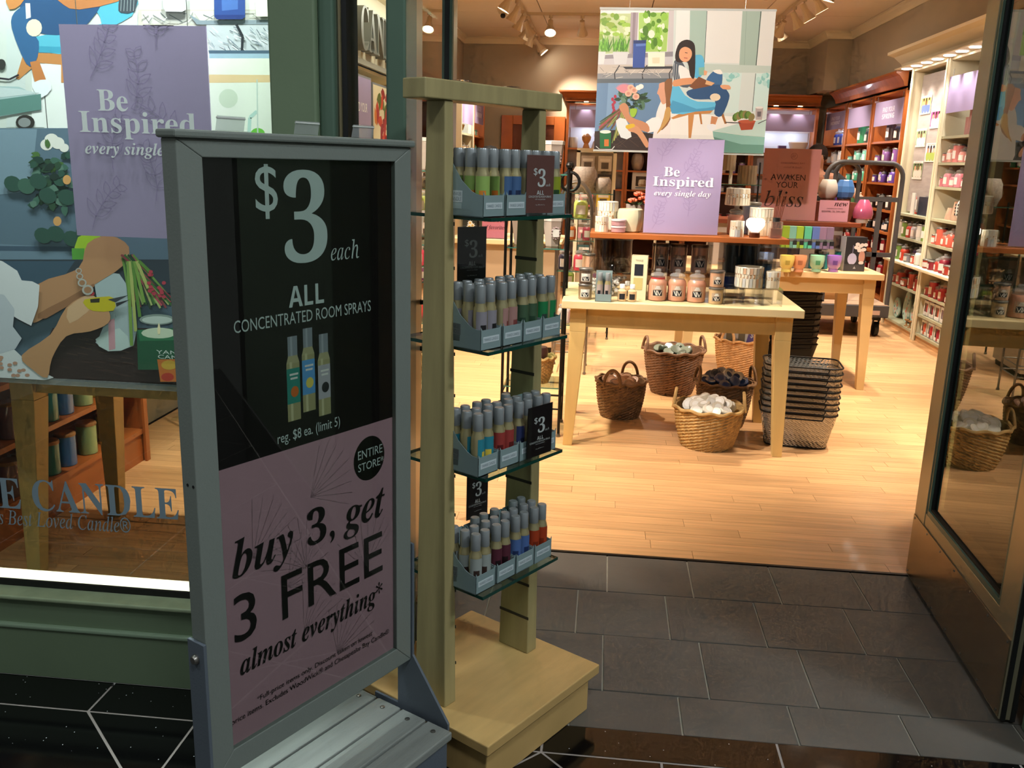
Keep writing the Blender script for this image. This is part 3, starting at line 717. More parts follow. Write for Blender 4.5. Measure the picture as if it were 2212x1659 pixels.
stock(c2, 1.59, 'second cream bay upper shelf', PINKS, (['small', 'tumbler', 'classic', 'medium', 'tumbler', 'classic', 'medium', 'classic']*2)[:14], .05, .95, g2, rows=2)
stock(c2, 1.385, 'cream bay third shelf', [('#e58c9a', 'pink'), ('#eba0a6', 'pale pink')], (['small', 'small', 'classic', 'medium', 'medium', 'classic', 'classic', 'classic']*2)[:14], .05, .95, g2, rows=2)
stock(c2, .889, 'cream bay coral shelf', [('#e06a58', 'coral'), ('#ea7c66', 'light coral')], (['small', 'small', 'tumbler', 'classic', 'medium', 'medium', 'classic', 'classic']*2)[:14], .05, .95, g2, rows=2)
stock(c2, .67, 'cream bay counter', [('#b23a30', 'brick red'), ('#a01c24', 'red'), ('#8c1c34', 'wine red'), ('#d01c3c', 'bright red')], (['wide', 'small', 'wide', 'classic', 'medium', 'medium', 'classic', 'classic']*2)[:14], .05, .95, g2, y=.02, rows=2)
stock(c2, .43, 'cream bay shelf under counter', [('#b01c2c', 'crimson'), ('#c8243c', 'scarlet')], (['small', 'small', 'tumbler', 'classic', 'medium', 'medium', 'classic', 'classic']*2)[:14], .05, .95, g2, rows=2)
# top shelf: dark framed product box, pink candles; middle shelf: white lanterns and vases
b = tag(boxo('product_box', (-.02, -.09, 0), (.06, .09, .34), col('#2b2523'), None), 'dark framed product box with white window on top cream shelf', 'box'); b.location = local(c2, .52, .14, 1.81); b.rotation_euler[2] = RR+PI/2
boxo('window', (-.024, -.055, .06), (-.0205, .055, .28), col('#e8e4ea'), b)
for i, (x, hh) in enumerate(((.30, .15), (.37, .22))):
    o = tag(MB().lathe([(.03, 0), (.034, .004), (.034, hh)], 12).build('pillar_candle', col('#e6b0ae'), smooth=True), '%s pink pillar candle beside the dark framed box' % ('short', 'tall')[i], 'candle', 'pink pillars on top cream shelf'); o.location = local(c2, x, .12, 1.81)
for i, x in enumerate((.56, .68)):
    hh = [(.05, 0), (.065, .02), (.085, .06), (.085, .14), (.055, .20), (.05, .205)]
    o = MB().lathe(hh, 8, cap=True).build('lantern', col('#f4efe6', .35)); tag(o, 'white faceted lantern, %s one on the middle cream shelf' % ('left', 'right')[i], 'lantern', 'white lanterns'); o.location = local(c2, x, .10, 1.11); o.rotation_euler[2] = RR
    for k in range(3):
        for q in range(4): boxo('vent_slot', (-.04+.026*k, -.082, .05+.026*q), (-.03+.026*k, -.074, .068+.026*q), col('#4a4440'), o)
for i, (x, hh) in enumerate(((.22, .10), (.36, .16))):
    o = tag(MB().lathe([(.045, 0), (.048, .01), (.03, hh)], 12).build('ceramic_vase', mat('blush_ceramic', '#dcb49c', .4, var=.2, vscale=12), smooth=True), 'x', 'vase'); o['label'] = 'blush %s vase left of the white lanterns' % ('squat', 'tall')[i]; o.location = local(c2, x, .10, 1.11)
# white gift cartons with red contents, lower shelves
def carton(t, z, n, where):
    for i in range(n):
        x = .07+(.84)*(i+.5)/n; w = .84/n*.80
        b = MB().box((-w/2, 0, 0), (w/2, .10, .004)); b.box((-w/2, 0, 0), (w/2, .003, .035)).box((-w/2, 0, .115), (w/2, .003, .135)).box((-w/2, 0, .035), (-w/2+.014, .003, .115)).box((w/2-.014, 0, .035), (w/2, .003, .115)).box((-w/2, .003, 0), (-w/2+.003, .10, .135)).box((w/2-.003, .003, 0), (w/2, .10, .135)).box((-w/2, .097, 0), (w/2, .10, .135))
        o = tag(b.build('gift_carton', WHITE), 'white gift carton with red candle, %s from left on %s' % (ORD[i], where), 'carton', 'white gift cartons'); o.location = local(t, x, .03, z); o.rotation_euler[2] = t.rotation_euler[2]
        MB().lathe([(w*.36, .004), (w*.40, .01), (w*.40, .09), (w*.30, .11), (w*.30, .15), (0, .152)], 10, (0, .05, 0)).build('candle_insert', mat('wax_carton', ['#c03a3a', '#a02838', '#d05848'][i % 3], .35, coat=.8) if False else col(['#c03a3a', '#a02838', '#d86a50'][(i+n) % 3], .3), o, smooth=True)
carton(c2, .25, 6, 'lower cream shelf'); carton(c2, .075, 5, 'lowest cream shelf')
# ---- gift card wall in bay 1
gp = boxo('gift_card_board', (.05, .085, 1.13), (.91, .093, 2.40), mat('whitewashed_board', '#a89c96', .7, var=.15, vscale=5, stretch=(1, 1, 6)), None); tag(gp, 'whitewashed board of hanging gift cards in cream bay', 'display board'); gp.location = (RX, 9.50, 0); gp.rotation_euler[2] = RR
cards = [(.12, 2.12, '#c9b35a', '#5b6fae'), (.44, 1.98, '#d84a86', '#f0e6e6'), (.10, 1.82, '#8ea478', '#e8e8e8'), (.42, 1.68, '#b8c8d8', '#a8b858'), (.12, 1.52, '#56703e', '#e8cabc')]
CARDN = ['two hugging children', 'group in pink shirts', 'child with a white dog', 'children on a lawn', 'family in white hats']
for i, (x, z, bgc, fg) in enumerate(cards):
    t = thing('gift_card', 'hanging gift card printed with %s' % CARDN[i], 'gift card', local(gp, x, .082, z), RR, 'gift cards on the whitewashed board')
    boxo('card', (-.02, -.003, -.085), (.26, 0, .085), col('#ded6cc'), t, bevel=.004)
    A = Art(lambda a, b: (a, b), -.0032); A.rect(bgc, -.015, -.065, .255, .065); rr = random.Random(i)
    for k in range(3): A.oval(fg, .05+.075*k, -.03, .045, .045); A.oval(['#c98f6e', '#6b4630', '#e0b494'][k], .05+.075*k, .025, .024, .03); A.poly('#2a1c16', [(.026+.075*k, .03), (.03+.075*k, .06), (.05+.075*k, .066), (.07+.075*k, .06), (.074+.075*k, .03), (.05+.075*k, .045)])
    A.build('printed_photo', t); text('YANKEE CANDLE', 's', .02, .21, .068, .080, -.0034, col('#8d8580'), t)
g1 = 'candles in the gift card bay'
MIX = [('#e8e2da', 'white'), ('#2f9a5a', 'green'), ('#7a9a4a', 'leaf green'), ('#f0ece6', 'ivory'), ('#cc4a3a', 'red'), ('#6a58a8', 'purple'), ('#c8c4cc', 'silver grey'), ('#b8904a', 'amber')]
stock(c1, .889, 'gift card bay mixed shelf', MIX, (['tumbler', 'small', 'tumbler', 'classic', 'classic', 'classic', 'classic', 'tumbler']*2)[:12], .06, .92, g1, rows=2)
stock(c1, .67, 'gift card bay counter', [('#e4dcd8', 'white'), ('#cc5a4a', 'red'), ('#6f9a4c', 'green'), ('#eee8e0', 'ivory'), ('#c8402e', 'poppy red'), ('#5e4aa6', 'violet'), ('#9a9aac', 'grey')], (['tumbler', 'small', 'tumbler', 'classic', 'classic', 'classic', 'wide']*2)[:12], .06, .92, g1, y=.02, rows=2)
stock(c1, .43, 'gift card bay low shelf', [('#c8483a', 'tomato red'), ('#b83a34', 'red')], (['small', 'tumbler', 'classic', 'classic', 'wide']*2)[:12], .06, .92, g1, rows=2)
# dark gift box, candle jar, floral bag on the 1.11 shelf
o = tag(boxo('gift_box', (0, 0, 0), (.30, .16, .17), mat('smoked_acrylic', '#3c4250', .15, spec=.6), None), 'smoked glass gift box with candles under gift cards', 'gift box'); o.location = local(c1, .52, .04, 1.11); o.rotation_euler[2] = RR
for i in range(2): MB().lathe([(.05, .17), (.05, .176), (0, .178)], 12, (.08+.14*i, .08, 0)).build('lid', LIDM, o)
candle('classic', '#cf4038', local(c1, .30, .16, 1.11), 'large red jar candle with ribbon beside floral bag', s=1.7, rz=RR)
o = tag(boxo('booklet', (0, 0, 0), (.09, .012, .20), WHITE, None), 'narrow white booklet leaning before the red jar', 'booklet'); o.location = local(c1, .34, .03, 1.11); o.rotation_euler[2] = RR
t = thing('gift_bag', 'floral gift bag with pale tissue paper under gift cards', 'gift bag', local(c1, .56, .20, 1.28), RR)
MB().prism([(0, 0), (.28, 0), (.26, .40), (.04, .40)], -.05, .04).build('bag', col('#8fb4c4'), t)
A = Art(lambda a, b: (a, b), -.0505); rr = random.Random(4)
for k in range(26): A.oval(['#d86a5a', '#e89a8a', '#4a6a8a', '#f0ece4'][k % 4], .05+.18*rr.random(), .03+.34*rr.random(), .016, .018, 7)
A.build('floral_print', t)
mb = MB()
for k in range(7): a = rr.uniform(-.6, .6); mb.add([(.06+.025*k, -.02, .39), (.09+.025*k, .01, .39), (.10+.025*k+.05*a, 0, .52+.05*rr.random()), (.05+.025*k+.05*a, -.03, .50)], [(0, 1, 2, 3)])
mb.build('tissue_paper', col('#cfeadc', .8), t)
# floral egg-shaped boards on the bottom shelf
for i, (x, hh) in enumerate(((.12, .20), (.42, .30), (.66, .24))):
    t = thing('floral_board', 'egg-shaped floral board on bottom cream shelf, %s' % ('leftmost small one', 'largest', 'rightmost')[i], 'board', local(c1, x, .10, .075), RR, 'floral boards')
    pts = smoothpoly([(0, 0), (.09, .05), (.11, hh*.5), (.05, hh*.92), (0, hh), (-.05, hh*.92), (-.11, hh*.5), (-.09, .05)], 3)
    MB().prism(pts, -.01, .004).build('board', col('#bcd8d0'), t); A = Art(lambda a, b: (a, b), -.0105); rr = random.Random(i+9)
    for k in range(16): A.oval(['#e0806a', '#f0b4a0', '#3f6a74', '#f4e8dc'][k % 4], rr.uniform(-.07, .07), hh*rr.uniform(.15, .85), .014, .014, 7)
    A.build('floral_print', t)
for i in range(2):
    o = tag(MB().lathe([(.022, 0), (.024, .005), (.008, .012), (.007, .05), (.022, .056), (.024, .066), (0, .07)], 10).build('wooden_knob', LIDW, smooth=True), 'brown wooden spool before the floral boards, %s' % ('left', 'right')[i], 'spool', 'wooden spools'); o.location = local(c1, .66+.1*i, .03, .075)
# ---- cherry bays on the right wall
ch = []
ys = [9.58, 10.72, 11.86]; NM = ['with the spring header card', 'with a plain lavender header card', 'with the moment header card']
for i, y0 in enumerate(ys):
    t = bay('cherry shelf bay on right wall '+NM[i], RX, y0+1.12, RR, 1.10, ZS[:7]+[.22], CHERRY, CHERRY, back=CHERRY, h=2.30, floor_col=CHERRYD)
    ch.append(t)
    pelmet(t, 1.10, 1.97+.02*i, 2.22, [[('FIND YOUR', 's', .42), ('SPRING', 'sb', .42)], [], [('FIND YOUR', 's', .42), ('MOMENT', 'sb', .48)]][i])
    light('AREA', (RX+.10, y0+.56, 2.26), 3.0, COOL, (RX+.16, y0+.56, 0), size=.5, sy=.06, parent=t)
crn = thing('cornice', 'cherry crown moulding running above the red-brown wall shelves', 'cornice')
crown('moulding', [(RX-.002, 9.62), (RX-.002, 12.4)], h=.14, d=.12, z=2.46, m=CHERRY, flip=1, base=crn)
bayn = ['spring bay', 'plain bay', 'moment bay']
PAL = [[[('#9a6ab8', 'lilac'), ('#c49ad8', 'pale lilac')], [('#6a4ab0', 'purple'), ('#8a68c8', 'violet')], [('#3a3030', 'dark brown'), ('#1c1a1c', 'black')], [('#20242c', 'near black'), ('#3a3f50', 'slate')], [('#8c1c28', 'dark red'), ('#b02430', 'red')], [('#a81c28', 'crimson'), ('#7c1420', 'oxblood')]],
       [[('#8ad0c0', 'aqua'), ('#5ab8a8', 'turquoise')], [('#58b898', 'sea green'), ('#e8eef2', 'white')], [('#4a7a50', 'green'), ('#e0e0d8', 'white')], [('#9ac040', 'lime'), ('#6a9a40', 'green')], [('#a83838', 'red'), ('#702020', 'maroon')], [('#802020', 'maroon'), ('#a03030', 'red')]],
       [[('#e4e4ea', 'white'), ('#d0d4e0', 'pale grey')], [('#c8d0e0', 'pale blue'), ('#e8e8ec', 'white')], [('#506898', 'blue'), ('#dde', 'x')][:1], [('#405880', 'navy'), ('#8098c0', 'light blue')], [('#804040', 'russet'), ('#b06060', 'rose')], [('#703030', 'russet'), ('#904848', 'rose')]]]
for i, t in enumerate(ch):
    gg = 'candles in the cherry bays'
    for j, z in enumerate((1.59, 1.385, 1.11, .889, .67, .43)):
        if i == 2 and j > 2: continue
        stock(t, z, '%s %s' % (bayn[i], ('upper shelf', 'third shelf', 'middle shelf', 'fifth shelf', 'sixth shelf', 'low shelf')[j]), PAL[i][j], ['small', 'tumbler', 'classic', 'medium', 'tumbler', 'classic'] if j % 2 == 0 else ['small', 'classic', 'medium', 'medium', 'classic', 'small'], .06, 1.04, gg)
# top shelf pieces
top = [(0, .35, 'tumbler', '#3a2420', 'dark brown drum candle', 1.5), (0, .62, 'classic', '#2a2022', 'black jar with stopper', 1.3), (1, .35, 'tumbler', '#2f8a58', 'green drum candle', 1.5), (1, .62, 'classic', '#3a4a42', 'bottle green jar', 1.2), (2, .30, 'classic', '#1f3a8c', 'cobalt blue jar', 1.3), (2, .50, 'classic', '#2a489c', 'royal blue jar', 1.3), (2, .72, 'classic', '#c8cce4', 'clear lavender jar', 1.2)]
for i, x, kd, cc, nm, s in top: candle(kd, cc, local(ch[i], x, .12, 1.81), '%s on top shelf of %s' % (nm, bayn[i]), 'top shelf show pieces', s=s, rz=RR)
for i, x, cc in ((0, .80, '#e8e8f4'), (1, .78, '#f0eef4'), (0, .93, '#2a2a34'), (1, .92, '#36484c')):
    o = tag(boxo('boxed_candle', (-.06, 0, 0), (.06, .02, .30), col(cc), None), '%s upright card on top shelf of %s' % ('white' if cc[1] in 'ef' else 'dark', bayn[i]), 'display card', 'upright cards on top cherry shelves'); o.location = local(ch[i], x, .08, 1.81); o.rotation_euler[2] = RR
# ---- back wall: cherry unit
BY = 12.74
zb = [1.70, 1.42, 1.165, .80, .52, .25]
bw = .83; bx0 = -.60
bb = []
for i in range(4):
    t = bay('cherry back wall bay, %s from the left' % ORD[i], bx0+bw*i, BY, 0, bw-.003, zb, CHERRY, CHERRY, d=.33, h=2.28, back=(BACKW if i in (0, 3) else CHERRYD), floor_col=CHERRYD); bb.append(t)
    if i in (0, 3):
        pelmet(t, bw, 1.98 if i else 1.97, 2.20, [])
        boxo('light_panel', (.05, .305, 1.70), (bw-.05, .315, 1.97), col('#dfe6f6'), t)
        for x in (.26, .57):
            MB().lathe([(.03, -.004), (.032, 0), (0, 0)], 12, (x, -.05, 2.30)).build('puck_lamp', emis('puck_warm', '#ffd9a0', 14), t)
            light('SPOT', local(t, x, -.05, 2.285), 3, NEUT, local(t, x, .1, 1.7), size=.02, spot=1.4, parent=t)
            light('POINT', local(t, x, .12, 1.93), 1.1, COOL, size=.03, parent=t)
crb = thing('cornice', 'cherry crown moulding along the back wall shelves', 'cornice')
crown('moulding', [(bx0+bw*4, BY), (bx0, BY), (bx0, 13.09)], h=.13, d=.11, z=2.44, m=CHERRY, flip=-1 if False else 1, base=crb)
boxo('board', (bx0, BY-.10, 2.304), (bx0+bw*4, BY+.3, 2.31), CHERRY, crb)
gb = 'goods on the back wall shelves'
def at_back(px, py): return P(px, py, Y=BY+.10)
# bay 1 (behind the banner's left): canister, ornaments
o = tag(MB().lathe([(.06, 0), (.065, .005), (.065, .13), (.06, .14), (0, .14)], 14).build('canister', col('#dfe0de'), smooth=True), 'white patterned canister on lit back shelf left of banner', 'canister'); o.location = local(bb[0], .10, .12, 1.70)
o = tag(MB().lathe([(.05, 0), (.03, .06), (.06, .11), (.065, .15), (.03, .19), (0, .20)], 12).build('figurine', col('#d9a060'), smooth=True), 'orange round ornament on lit back shelf', 'ornament'); o.location = local(bb[0], .28, .10, 1.70)
o = tag(MB().lathe([(.07, 0), (.05, .08), (.015, .13), (.045, .16), (.05, .20), (0, .24)], 12).build('figurine', col('#e9e4ea'), smooth=True), 'white bottle-shaped ornament with pink stopper on back shelf', 'ornament'); o.location = local(bb[0], .42, .10, 1.70)
# bay 2: vases, two white boxes, pink balls
for i, (x, pr, cc, nm) in enumerate(((.34, [(.04, 0), (.07, .03), (.09, .12), (.08, .20), (.05, .23)], '#b8a898', 'round silver vase'), (.66, [(.05, 0), (.07, .02), (.07, .15), (.05, .22), (.04, .24)], '#a08870', 'brown ribbed vase'))):
    o = tag(MB().lathe(pr, 14, cap=False).build('vase', mat('vase_%d' % i, cc, .35, metal=.3, var=.2, vscale=20), smooth=True), nm+' on the back shelf under the banner', 'vase', gb); o.location = local(bb[1], x-.18, .10, 1.42-.0)
for i in range(2):
    t = thing('boxed_warmer', 'white box with window on back shelf, %s of two' % ('left', 'right')[i], 'box', local(bb[1], .10+.30*i, .03, 1.165), 0, gb)
    boxo('box', (0, 0, 0), (.28, .16, .235), WHITE, t); boxo('window', (.05, -.002, .05), (.23, -.0005, .18), col('#4a3c30'), t); MB().lathe([(.05, .05), (.06, .08), (.05, .13), (.03, .14)], 10, (.14, -.003, 0)).build('pictured_vase', col('#a89478'), t); boxo('stripe', (.05, -.0025, .02), (.20, -.001, .035), col('#7f9ab8'), t)
for i in range(6):
    o = tag(MB().lathe([(.02, 0), (.055, .025), (.062, .06), (.05, .10), (0, .12)], 12).build('glass_ball', mat('pink_glass', '#d88c8c', .2, coat=.8), smooth=True), 'pink glass ball, %s from left in the back row' % ORD[i], 'ornament', 'pink glass balls'); o.location = local(bb[1], .06+.135*i, .10, .80)
for i in range(5):
    o = tag(MB().lathe([(.02, 0), (.055, .025), (.062, .06), (.05, .10), (0, .12)], 12).build('glass_ball', mat('pale_pink_glass', '#d8aaa8', .2, coat=.8), smooth=True), 'pale pink glass ball on lower back shelf, %s from left' % ORD[i], 'ornament', 'pale pink glass balls'); o.location = local(bb[1], .06+.135*i, .10, .52)
# bay 3: jars
stock(bb[2], 1.42, 'back bay jar shelf', [('#8a8a80', 'grey'), ('#e0a090', 'peach'), ('#c07868', 'rose'), ('#e0b0a0', 'pale peach'), ('#8a6aa8', 'purple'), ('#a080b8', 'lilac')], ['tumbler']*6, .05, .80, gb, y=.06)
stock(bb[2], 1.165, 'back bay middle shelf', [('#7a7c98', 'slate blue'), ('#9a9ab0', 'grey blue')], ['small']*6, .05, .80, gb, y=.06)
stock(bb[2], .80, 'back bay red shelf', [('#9a2028', 'red'), ('#c03038', 'scarlet')], ['small']*6, .05, .80, gb, y=.06)
# bay 4 (lit, right of the banner)
for i, (x, s_, cc, nm) in enumerate(((.42, .8, '#6a4a8c', 'small purple box'), (.62, 1.2, '#f0e8e4', 'white bowl'))):
    if i == 0: o = tag(boxo('gift_box', (-.05, 0, 0), (.05, .08, .10), col(cc), None), nm+' on lit back shelf right of banner', 'box'); 
    else: o = tag(MB().lathe([(.05, 0), (.10, .05), (.13, .14), (.12, .15), (.0, .10)], 14).build('bowl', col(cc), smooth=True), nm+' on lit back shelf right of banner', 'bowl')
    o.location = local(bb[3], x, .10, 1.70)
o = tag(boxo('sign_card', (0, 0, 0), (.10, .01, .26), col('#3a2a3c'), None), 'dark purple narrow sign card beside the hanging banner', 'sign'); o.location = local(bb[3], .05, .02, 1.70); text('ME', 'sb', .02, .08, .10, .15, -.002, col('#d8d0dc'), o)
# ---- brown door in the back wall
d3 = struct(MB().box((-1.36, 13.06, 0), (-.78, 13.099, 2.0)).build('door_3', mat('brown_door', '#6b3418', .45, var=.15, vscale=3, stretch=(6, 1, 1))))
for a, b in (((-1.52, 13.03, 0), (-1.36, 13.099, 2.12)), ((-.78, 13.03, 0), (-.63, 13.099, 2.12)), ((-1.359, 13.03, 2.0), (-.781, 13.099, 2.12))): boxo('door_casing', a, b, CHERRY, d3, bevel=.006)
boxo('door_panel', (-1.27, 13.05, 1.05), (-.87, 13.07, 1.85), mat('brown_door', '#6b3418'), d3)
# ---- left wall bays
LX, LR = -1.72, PI/2
lcol = [('cream shelf bay on left wall behind the spray stand', CREAMW, SAGE, BACKW), ('cherry shelf bay at far end of left wall', CHERRY, CHERRY, CHERRY), ('cherry shelf bay in the middle of left wall', CHERRY, CHERRY, CHERRYD), ('cream display bay below the wall sign', CREAMW, SAGE, CREAMW)]
l2 = bay(lcol[1][0], LX, 11.72, LR, .96, ZS[:7], CHERRY, CHERRY, d=.33, h=2.30, back=CHERRY)
l1 = bay(lcol[0][0], LX, 10.70, LR, 1.00, ZS[:7], CREAMW, SAGE, d=.33, h=2.30, back=BACKW)
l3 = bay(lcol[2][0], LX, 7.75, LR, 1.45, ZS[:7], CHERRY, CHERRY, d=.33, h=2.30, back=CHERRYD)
l4 = bay(lcol[3][0], LX, 5.70, LR, 2.0, [.75, .40], CREAMW, SAGE, d=.33, h=2.10, back=mat('lit_cream_wall', '#eee6d0', .7))
pelmet(l2, .96, 1.96, 2.26, [('FIND YOUR', 's', .4), ('HARMONY', 'sb', .6)]); pelmet(l1, 1.0, 1.92, 2.26, [])
pelmet(l3, 1.45, 1.80, 2.26, [('FIND', 's', .4), ('YOUR', 's', .5)])
light('AREA', (LX-.12, 11.2, 2.26), 4, COOL, (LX-.2, 11.2, 0), size=.7, sy=.06, parent=l1); light('AREA', (LX-.1, 12.2, 2.26), 2, COOL, (LX-.16, 12.2, 0), size=.6, sy=.06, parent=l2)
stock(l2, 1.59, 'far left cherry bay', [('#2a8a60', 'green'), ('#3a9a70', 'sea green')], ['small', 'medium', 'small', 'classic', 'small'], .06, .9, 'candles on the left wall')
o = tag(boxo('gift_box', (-.07, 0, 0), (.07, .10, .20), col('#1f8a68'), None), 'emerald green box on left wall cherry shelf', 'box'); o.location = local(l2, .30, .08, 1.81); o.rotation_euler[2] = LR
candle('small', '#2fa070', local(l2, .48, .08, 1.81), 'green tumbler candle beside emerald box on left wall', rz=LR); candle('small', '#48b088', local(l2, .66, .08, 1.81), 'sea green tumbler right of emerald box on left wall', rz=LR)
for i, (z, cc) in enumerate(((2.0, '#b8863a'), (1.81, '#a8742c'))):
    o = tag(MB().lathe([(.03, 0), (.07, .04), (.09, .10), (.085, .11), (.06, .05), (.02, .015)], 14).build('bowl', mat('amber_bowl_%d' % i, cc, .3, coat=.6), smooth=True), 'amber bowl in lit cream bay on left wall, %s one' % ('upper', 'lower')[i], 'bowl', 'amber bowls'); o.location = local(l1, .35, .13, z if i else 1.81); o.location.y += .22*(1-i)
stock(l1, 1.59, 'left cream bay shelf', [('#b89a78', 'tan'), ('#d8c8b0', 'beige')], ['small', 'medium', 'small', 'medium', 'small'], .06, .94, 'candles on the left wall')
for j, z in enumerate((1.81, 1.59, 1.385, 1.11, .889)):
    stock(l3, z, 'middle left bay %s shelf' % ORD[j], [[('#8a9c88', 'sage'), ('#c8b8a8', 'beige')], [('#6a3a34', 'brown'), ('#8a5a50', 'tan')], [('#e0d8d0', 'ivory'), ('#5a4038', 'brown')], [('#883838', 'red'), ('#d0c8c0', 'ivory')], [('#b09888', 'tan'), ('#e8e0d8', 'ivory')]][j], ['tumbler', 'small', 'classic', 'small', 'tumbler', 'classic', 'small'], .06, 1.40, 'candles on the left wall')
# header fascia with raised letters, posters below it
fa = thing('fascia_sign', 'white fascia with raised grey letters on the left wall', 'wall sign', (LX, 5.55, 0), LR)
boxo('fascia_board', (-1.0, -.03, 2.12), (2.45, .30, 2.62), col('#d6cdb4', .6), fa); boxo('fascia_rail', (-1.0, -.05, 2.10), (2.45, -.03, 2.135), col('#8f8c80'), fa)
boxo('fascia_cap', (-1.0, -.09, 2.58), (2.45, .02, 2.64), CREAM, fa, bevel=.01)
text('YANKEE CANDLE', 'b', -.87, 1.78, 2.18, 2.46, -.04, col('#5e5e56'), fa, 'raised_letters', thick=.05)
def wallposter(x0, x1, z0, z1, label):
    t = thing('wall_poster', label, 'poster', (LX, 5.70, 0), LR); boxo('frame', (x0, -.022, z0), (x1, -.012, z1), col('#7f8084'), t); return t
t = wallposter(.30, .86, 1.25, 2.04, 'lavender poster reading find your happy on left wall'); boxo('print', (.315, -.024, 1.265), (.845, -.0222, 2.025), LAVM, t)
text('FIND YOUR', 's', .42, .74, 1.80, 1.86, -.0245, WHITE, t); text('happy', 'i', .40, .78, 1.60, 1.76, -.0245, WHITE, t)
t = wallposter(.90, 1.50, 1.25, 2.02, 'red autumn leaves poster next to the lavender one')
A = Art(lambda a, b: (a, b), -.0222); A.rect('#e6d8b4', .915, 1.265, 1.485, 2.005)
rr = random.Random(2)
for k in range(26): A.leaf(['#a8281c', '#c8401c', '#d87a20', '#5a6a20', '#8c1c18'][k % 5], rr.uniform(1.0, 1.4), rr.uniform(1.5, 1.98), .14, .08, rr.uniform(0, 6.28))
A.build('printed_photo', t)
light('AREA', (LX+.35, 6.6, 2.55), 9, NEUT, (LX, 6.6, 1.8), size=1.6, sy=.1, name='left_wall_fill', parent=fa)  # added area light without a fixture, brightens the left wall and posters
# ================================================================== front display table
def leg_table(label, x0, x1, y0, y1, h, inset=.06, legw=.085, top=MAPLE, leg=MAPLEL, th=.042, foot=.05, splay=0):
    t = thing('display_table', label, 'table', ((x0+x1)/2, (y0+y1)/2, 0)); w, d = (x1-x0)/2, (y1-y0)/2
    boxo('table_top', (-w, -d, h-th), (w, d, h), top, t, bevel=.004)
    for sx in (-1, 1):
        for sy in (-1, 1):
            cx, cy = sx*(w-inset-legw/2), sy*(d-inset-legw/2); o = (legw-foot)/2
            mb = MB().taper((cx+sx*o*splay, cy+sy*o*splay, 0), (foot, foot), (cx, cy, h-.17), (legw, legw)); mb.taper((cx, cy, h-.17), (legw, legw), (cx, cy, h-th), (legw, legw))
            mb.build('leg', leg, t, bevel=.002)
    for sy in (-1, 1): boxo('apron', (-w+inset+legw, sy*(d-inset-.03)-.01, h-.145), (w-inset-legw, sy*(d-inset-.03)+.01, h-th), leg, t)
    for sx in (-1, 1): boxo('apron', (sx*(w-inset-.03)-.01, -d+inset+legw, h-.145), (sx*(w-inset-.03)+.01, d-inset-legw, h-th), leg, t)
    return t
T1 = .80
t1 = leg_table('pale maple display table in front with candles and baskets underneath', -.207, 1.035, 4.69, 5.47, T1, inset=.045, splay=1.6)
k3 = lambda cx, cy: (1200+cx/3.95, 380+cy/3.95)
def on(cx, cy, z=T1): return P(*k3(cx, cy), z=z)
def onY(cx, cy, Y): return P(*k3(cx, cy), Y=Y)
ART = '#20222a'
gt = 'candles on the front table'
# riser plank on clear legs
RZ = 1.148; RY = 4.98
rs = thing('riser_shelf', 'cherry riser plank on clear acrylic legs on the front table', 'riser', (0, 0, 0))
boxo('plank', (-.078, 4.80, RZ-.028), (.945, 5.16, RZ), CHERRY, rs, bevel=.003)
for x in (-.04, .305, .60, .865):
    boxo('acrylic_leg', (x-.035, 4.86, T1), (x-.031, 5.12, RZ-.028), ACRYL, rs); boxo('acrylic_leg', (x+.031, 4.86, T1), (x+.035, 5.12, RZ-.028), ACRYL, rs)
# stacked small tumblers at the left corner
b = on(250, 1050); candle('small', '#8a7458', b, 'brown tumbler candle at table corner, lower of two', gt, lab='#d8d0c4', art=ART)
candle('small', '#5c4a3c', b+Vector((0, 0, .083)), 'dark brown tumbler candle at table corner, stacked on top', gt, lab='#d8d0c4', art=ART)
candle('small', '#e0b090', on(270, 985), 'peach tumbler candle behind the stacked pair at table corner', gt, lab=None, s=1.0).location.z = T1
boxo_ = tag(boxo('acrylic_block', (-.04, -.04, 0), (.04, .04, .13), ACRYL, None), 'clear acrylic block under peach tumbler at table corner', 'riser'); boxo_.location = on(270, 985); bpy.data.objects[boxo_.name].location.z = T1
for o in [q for q in S.objects if q.get('label', '').startswith('peach tumbler candle behind')]: o.location.z = T1+.13
# big clear jar of white stones
c = on(460, 1020); t = thing('apothecary_jar', 'large round clear jar of white pebbles on front table', 'jar', c)
MB().lathe([(.085, .0), (.105, .01), (.118, .05), (.122, .11), (.115, .17), (.100, .20), (.104, .215)], 24, cap=False).build('glass_body', GLASS, t, smooth=True)
mb = MB(); rr = random.Random(1)
for i in range(60):
    a, r_, z = rr.uniform(0, 6.28), .095*math.sqrt(rr.random()), .012+.09*rr.random()
    mb.lathe([(0, -.012), (.012, -.006), (.013, .004), (0, .011)], 6, (r_*math.cos(a), r_*math.sin(a), z))
p_ = mb.build('pebbles', mat('pebble_mix', '#d8d2c8', .6, island=.5), t, smooth=True); p_['kind'] = 'stuff'
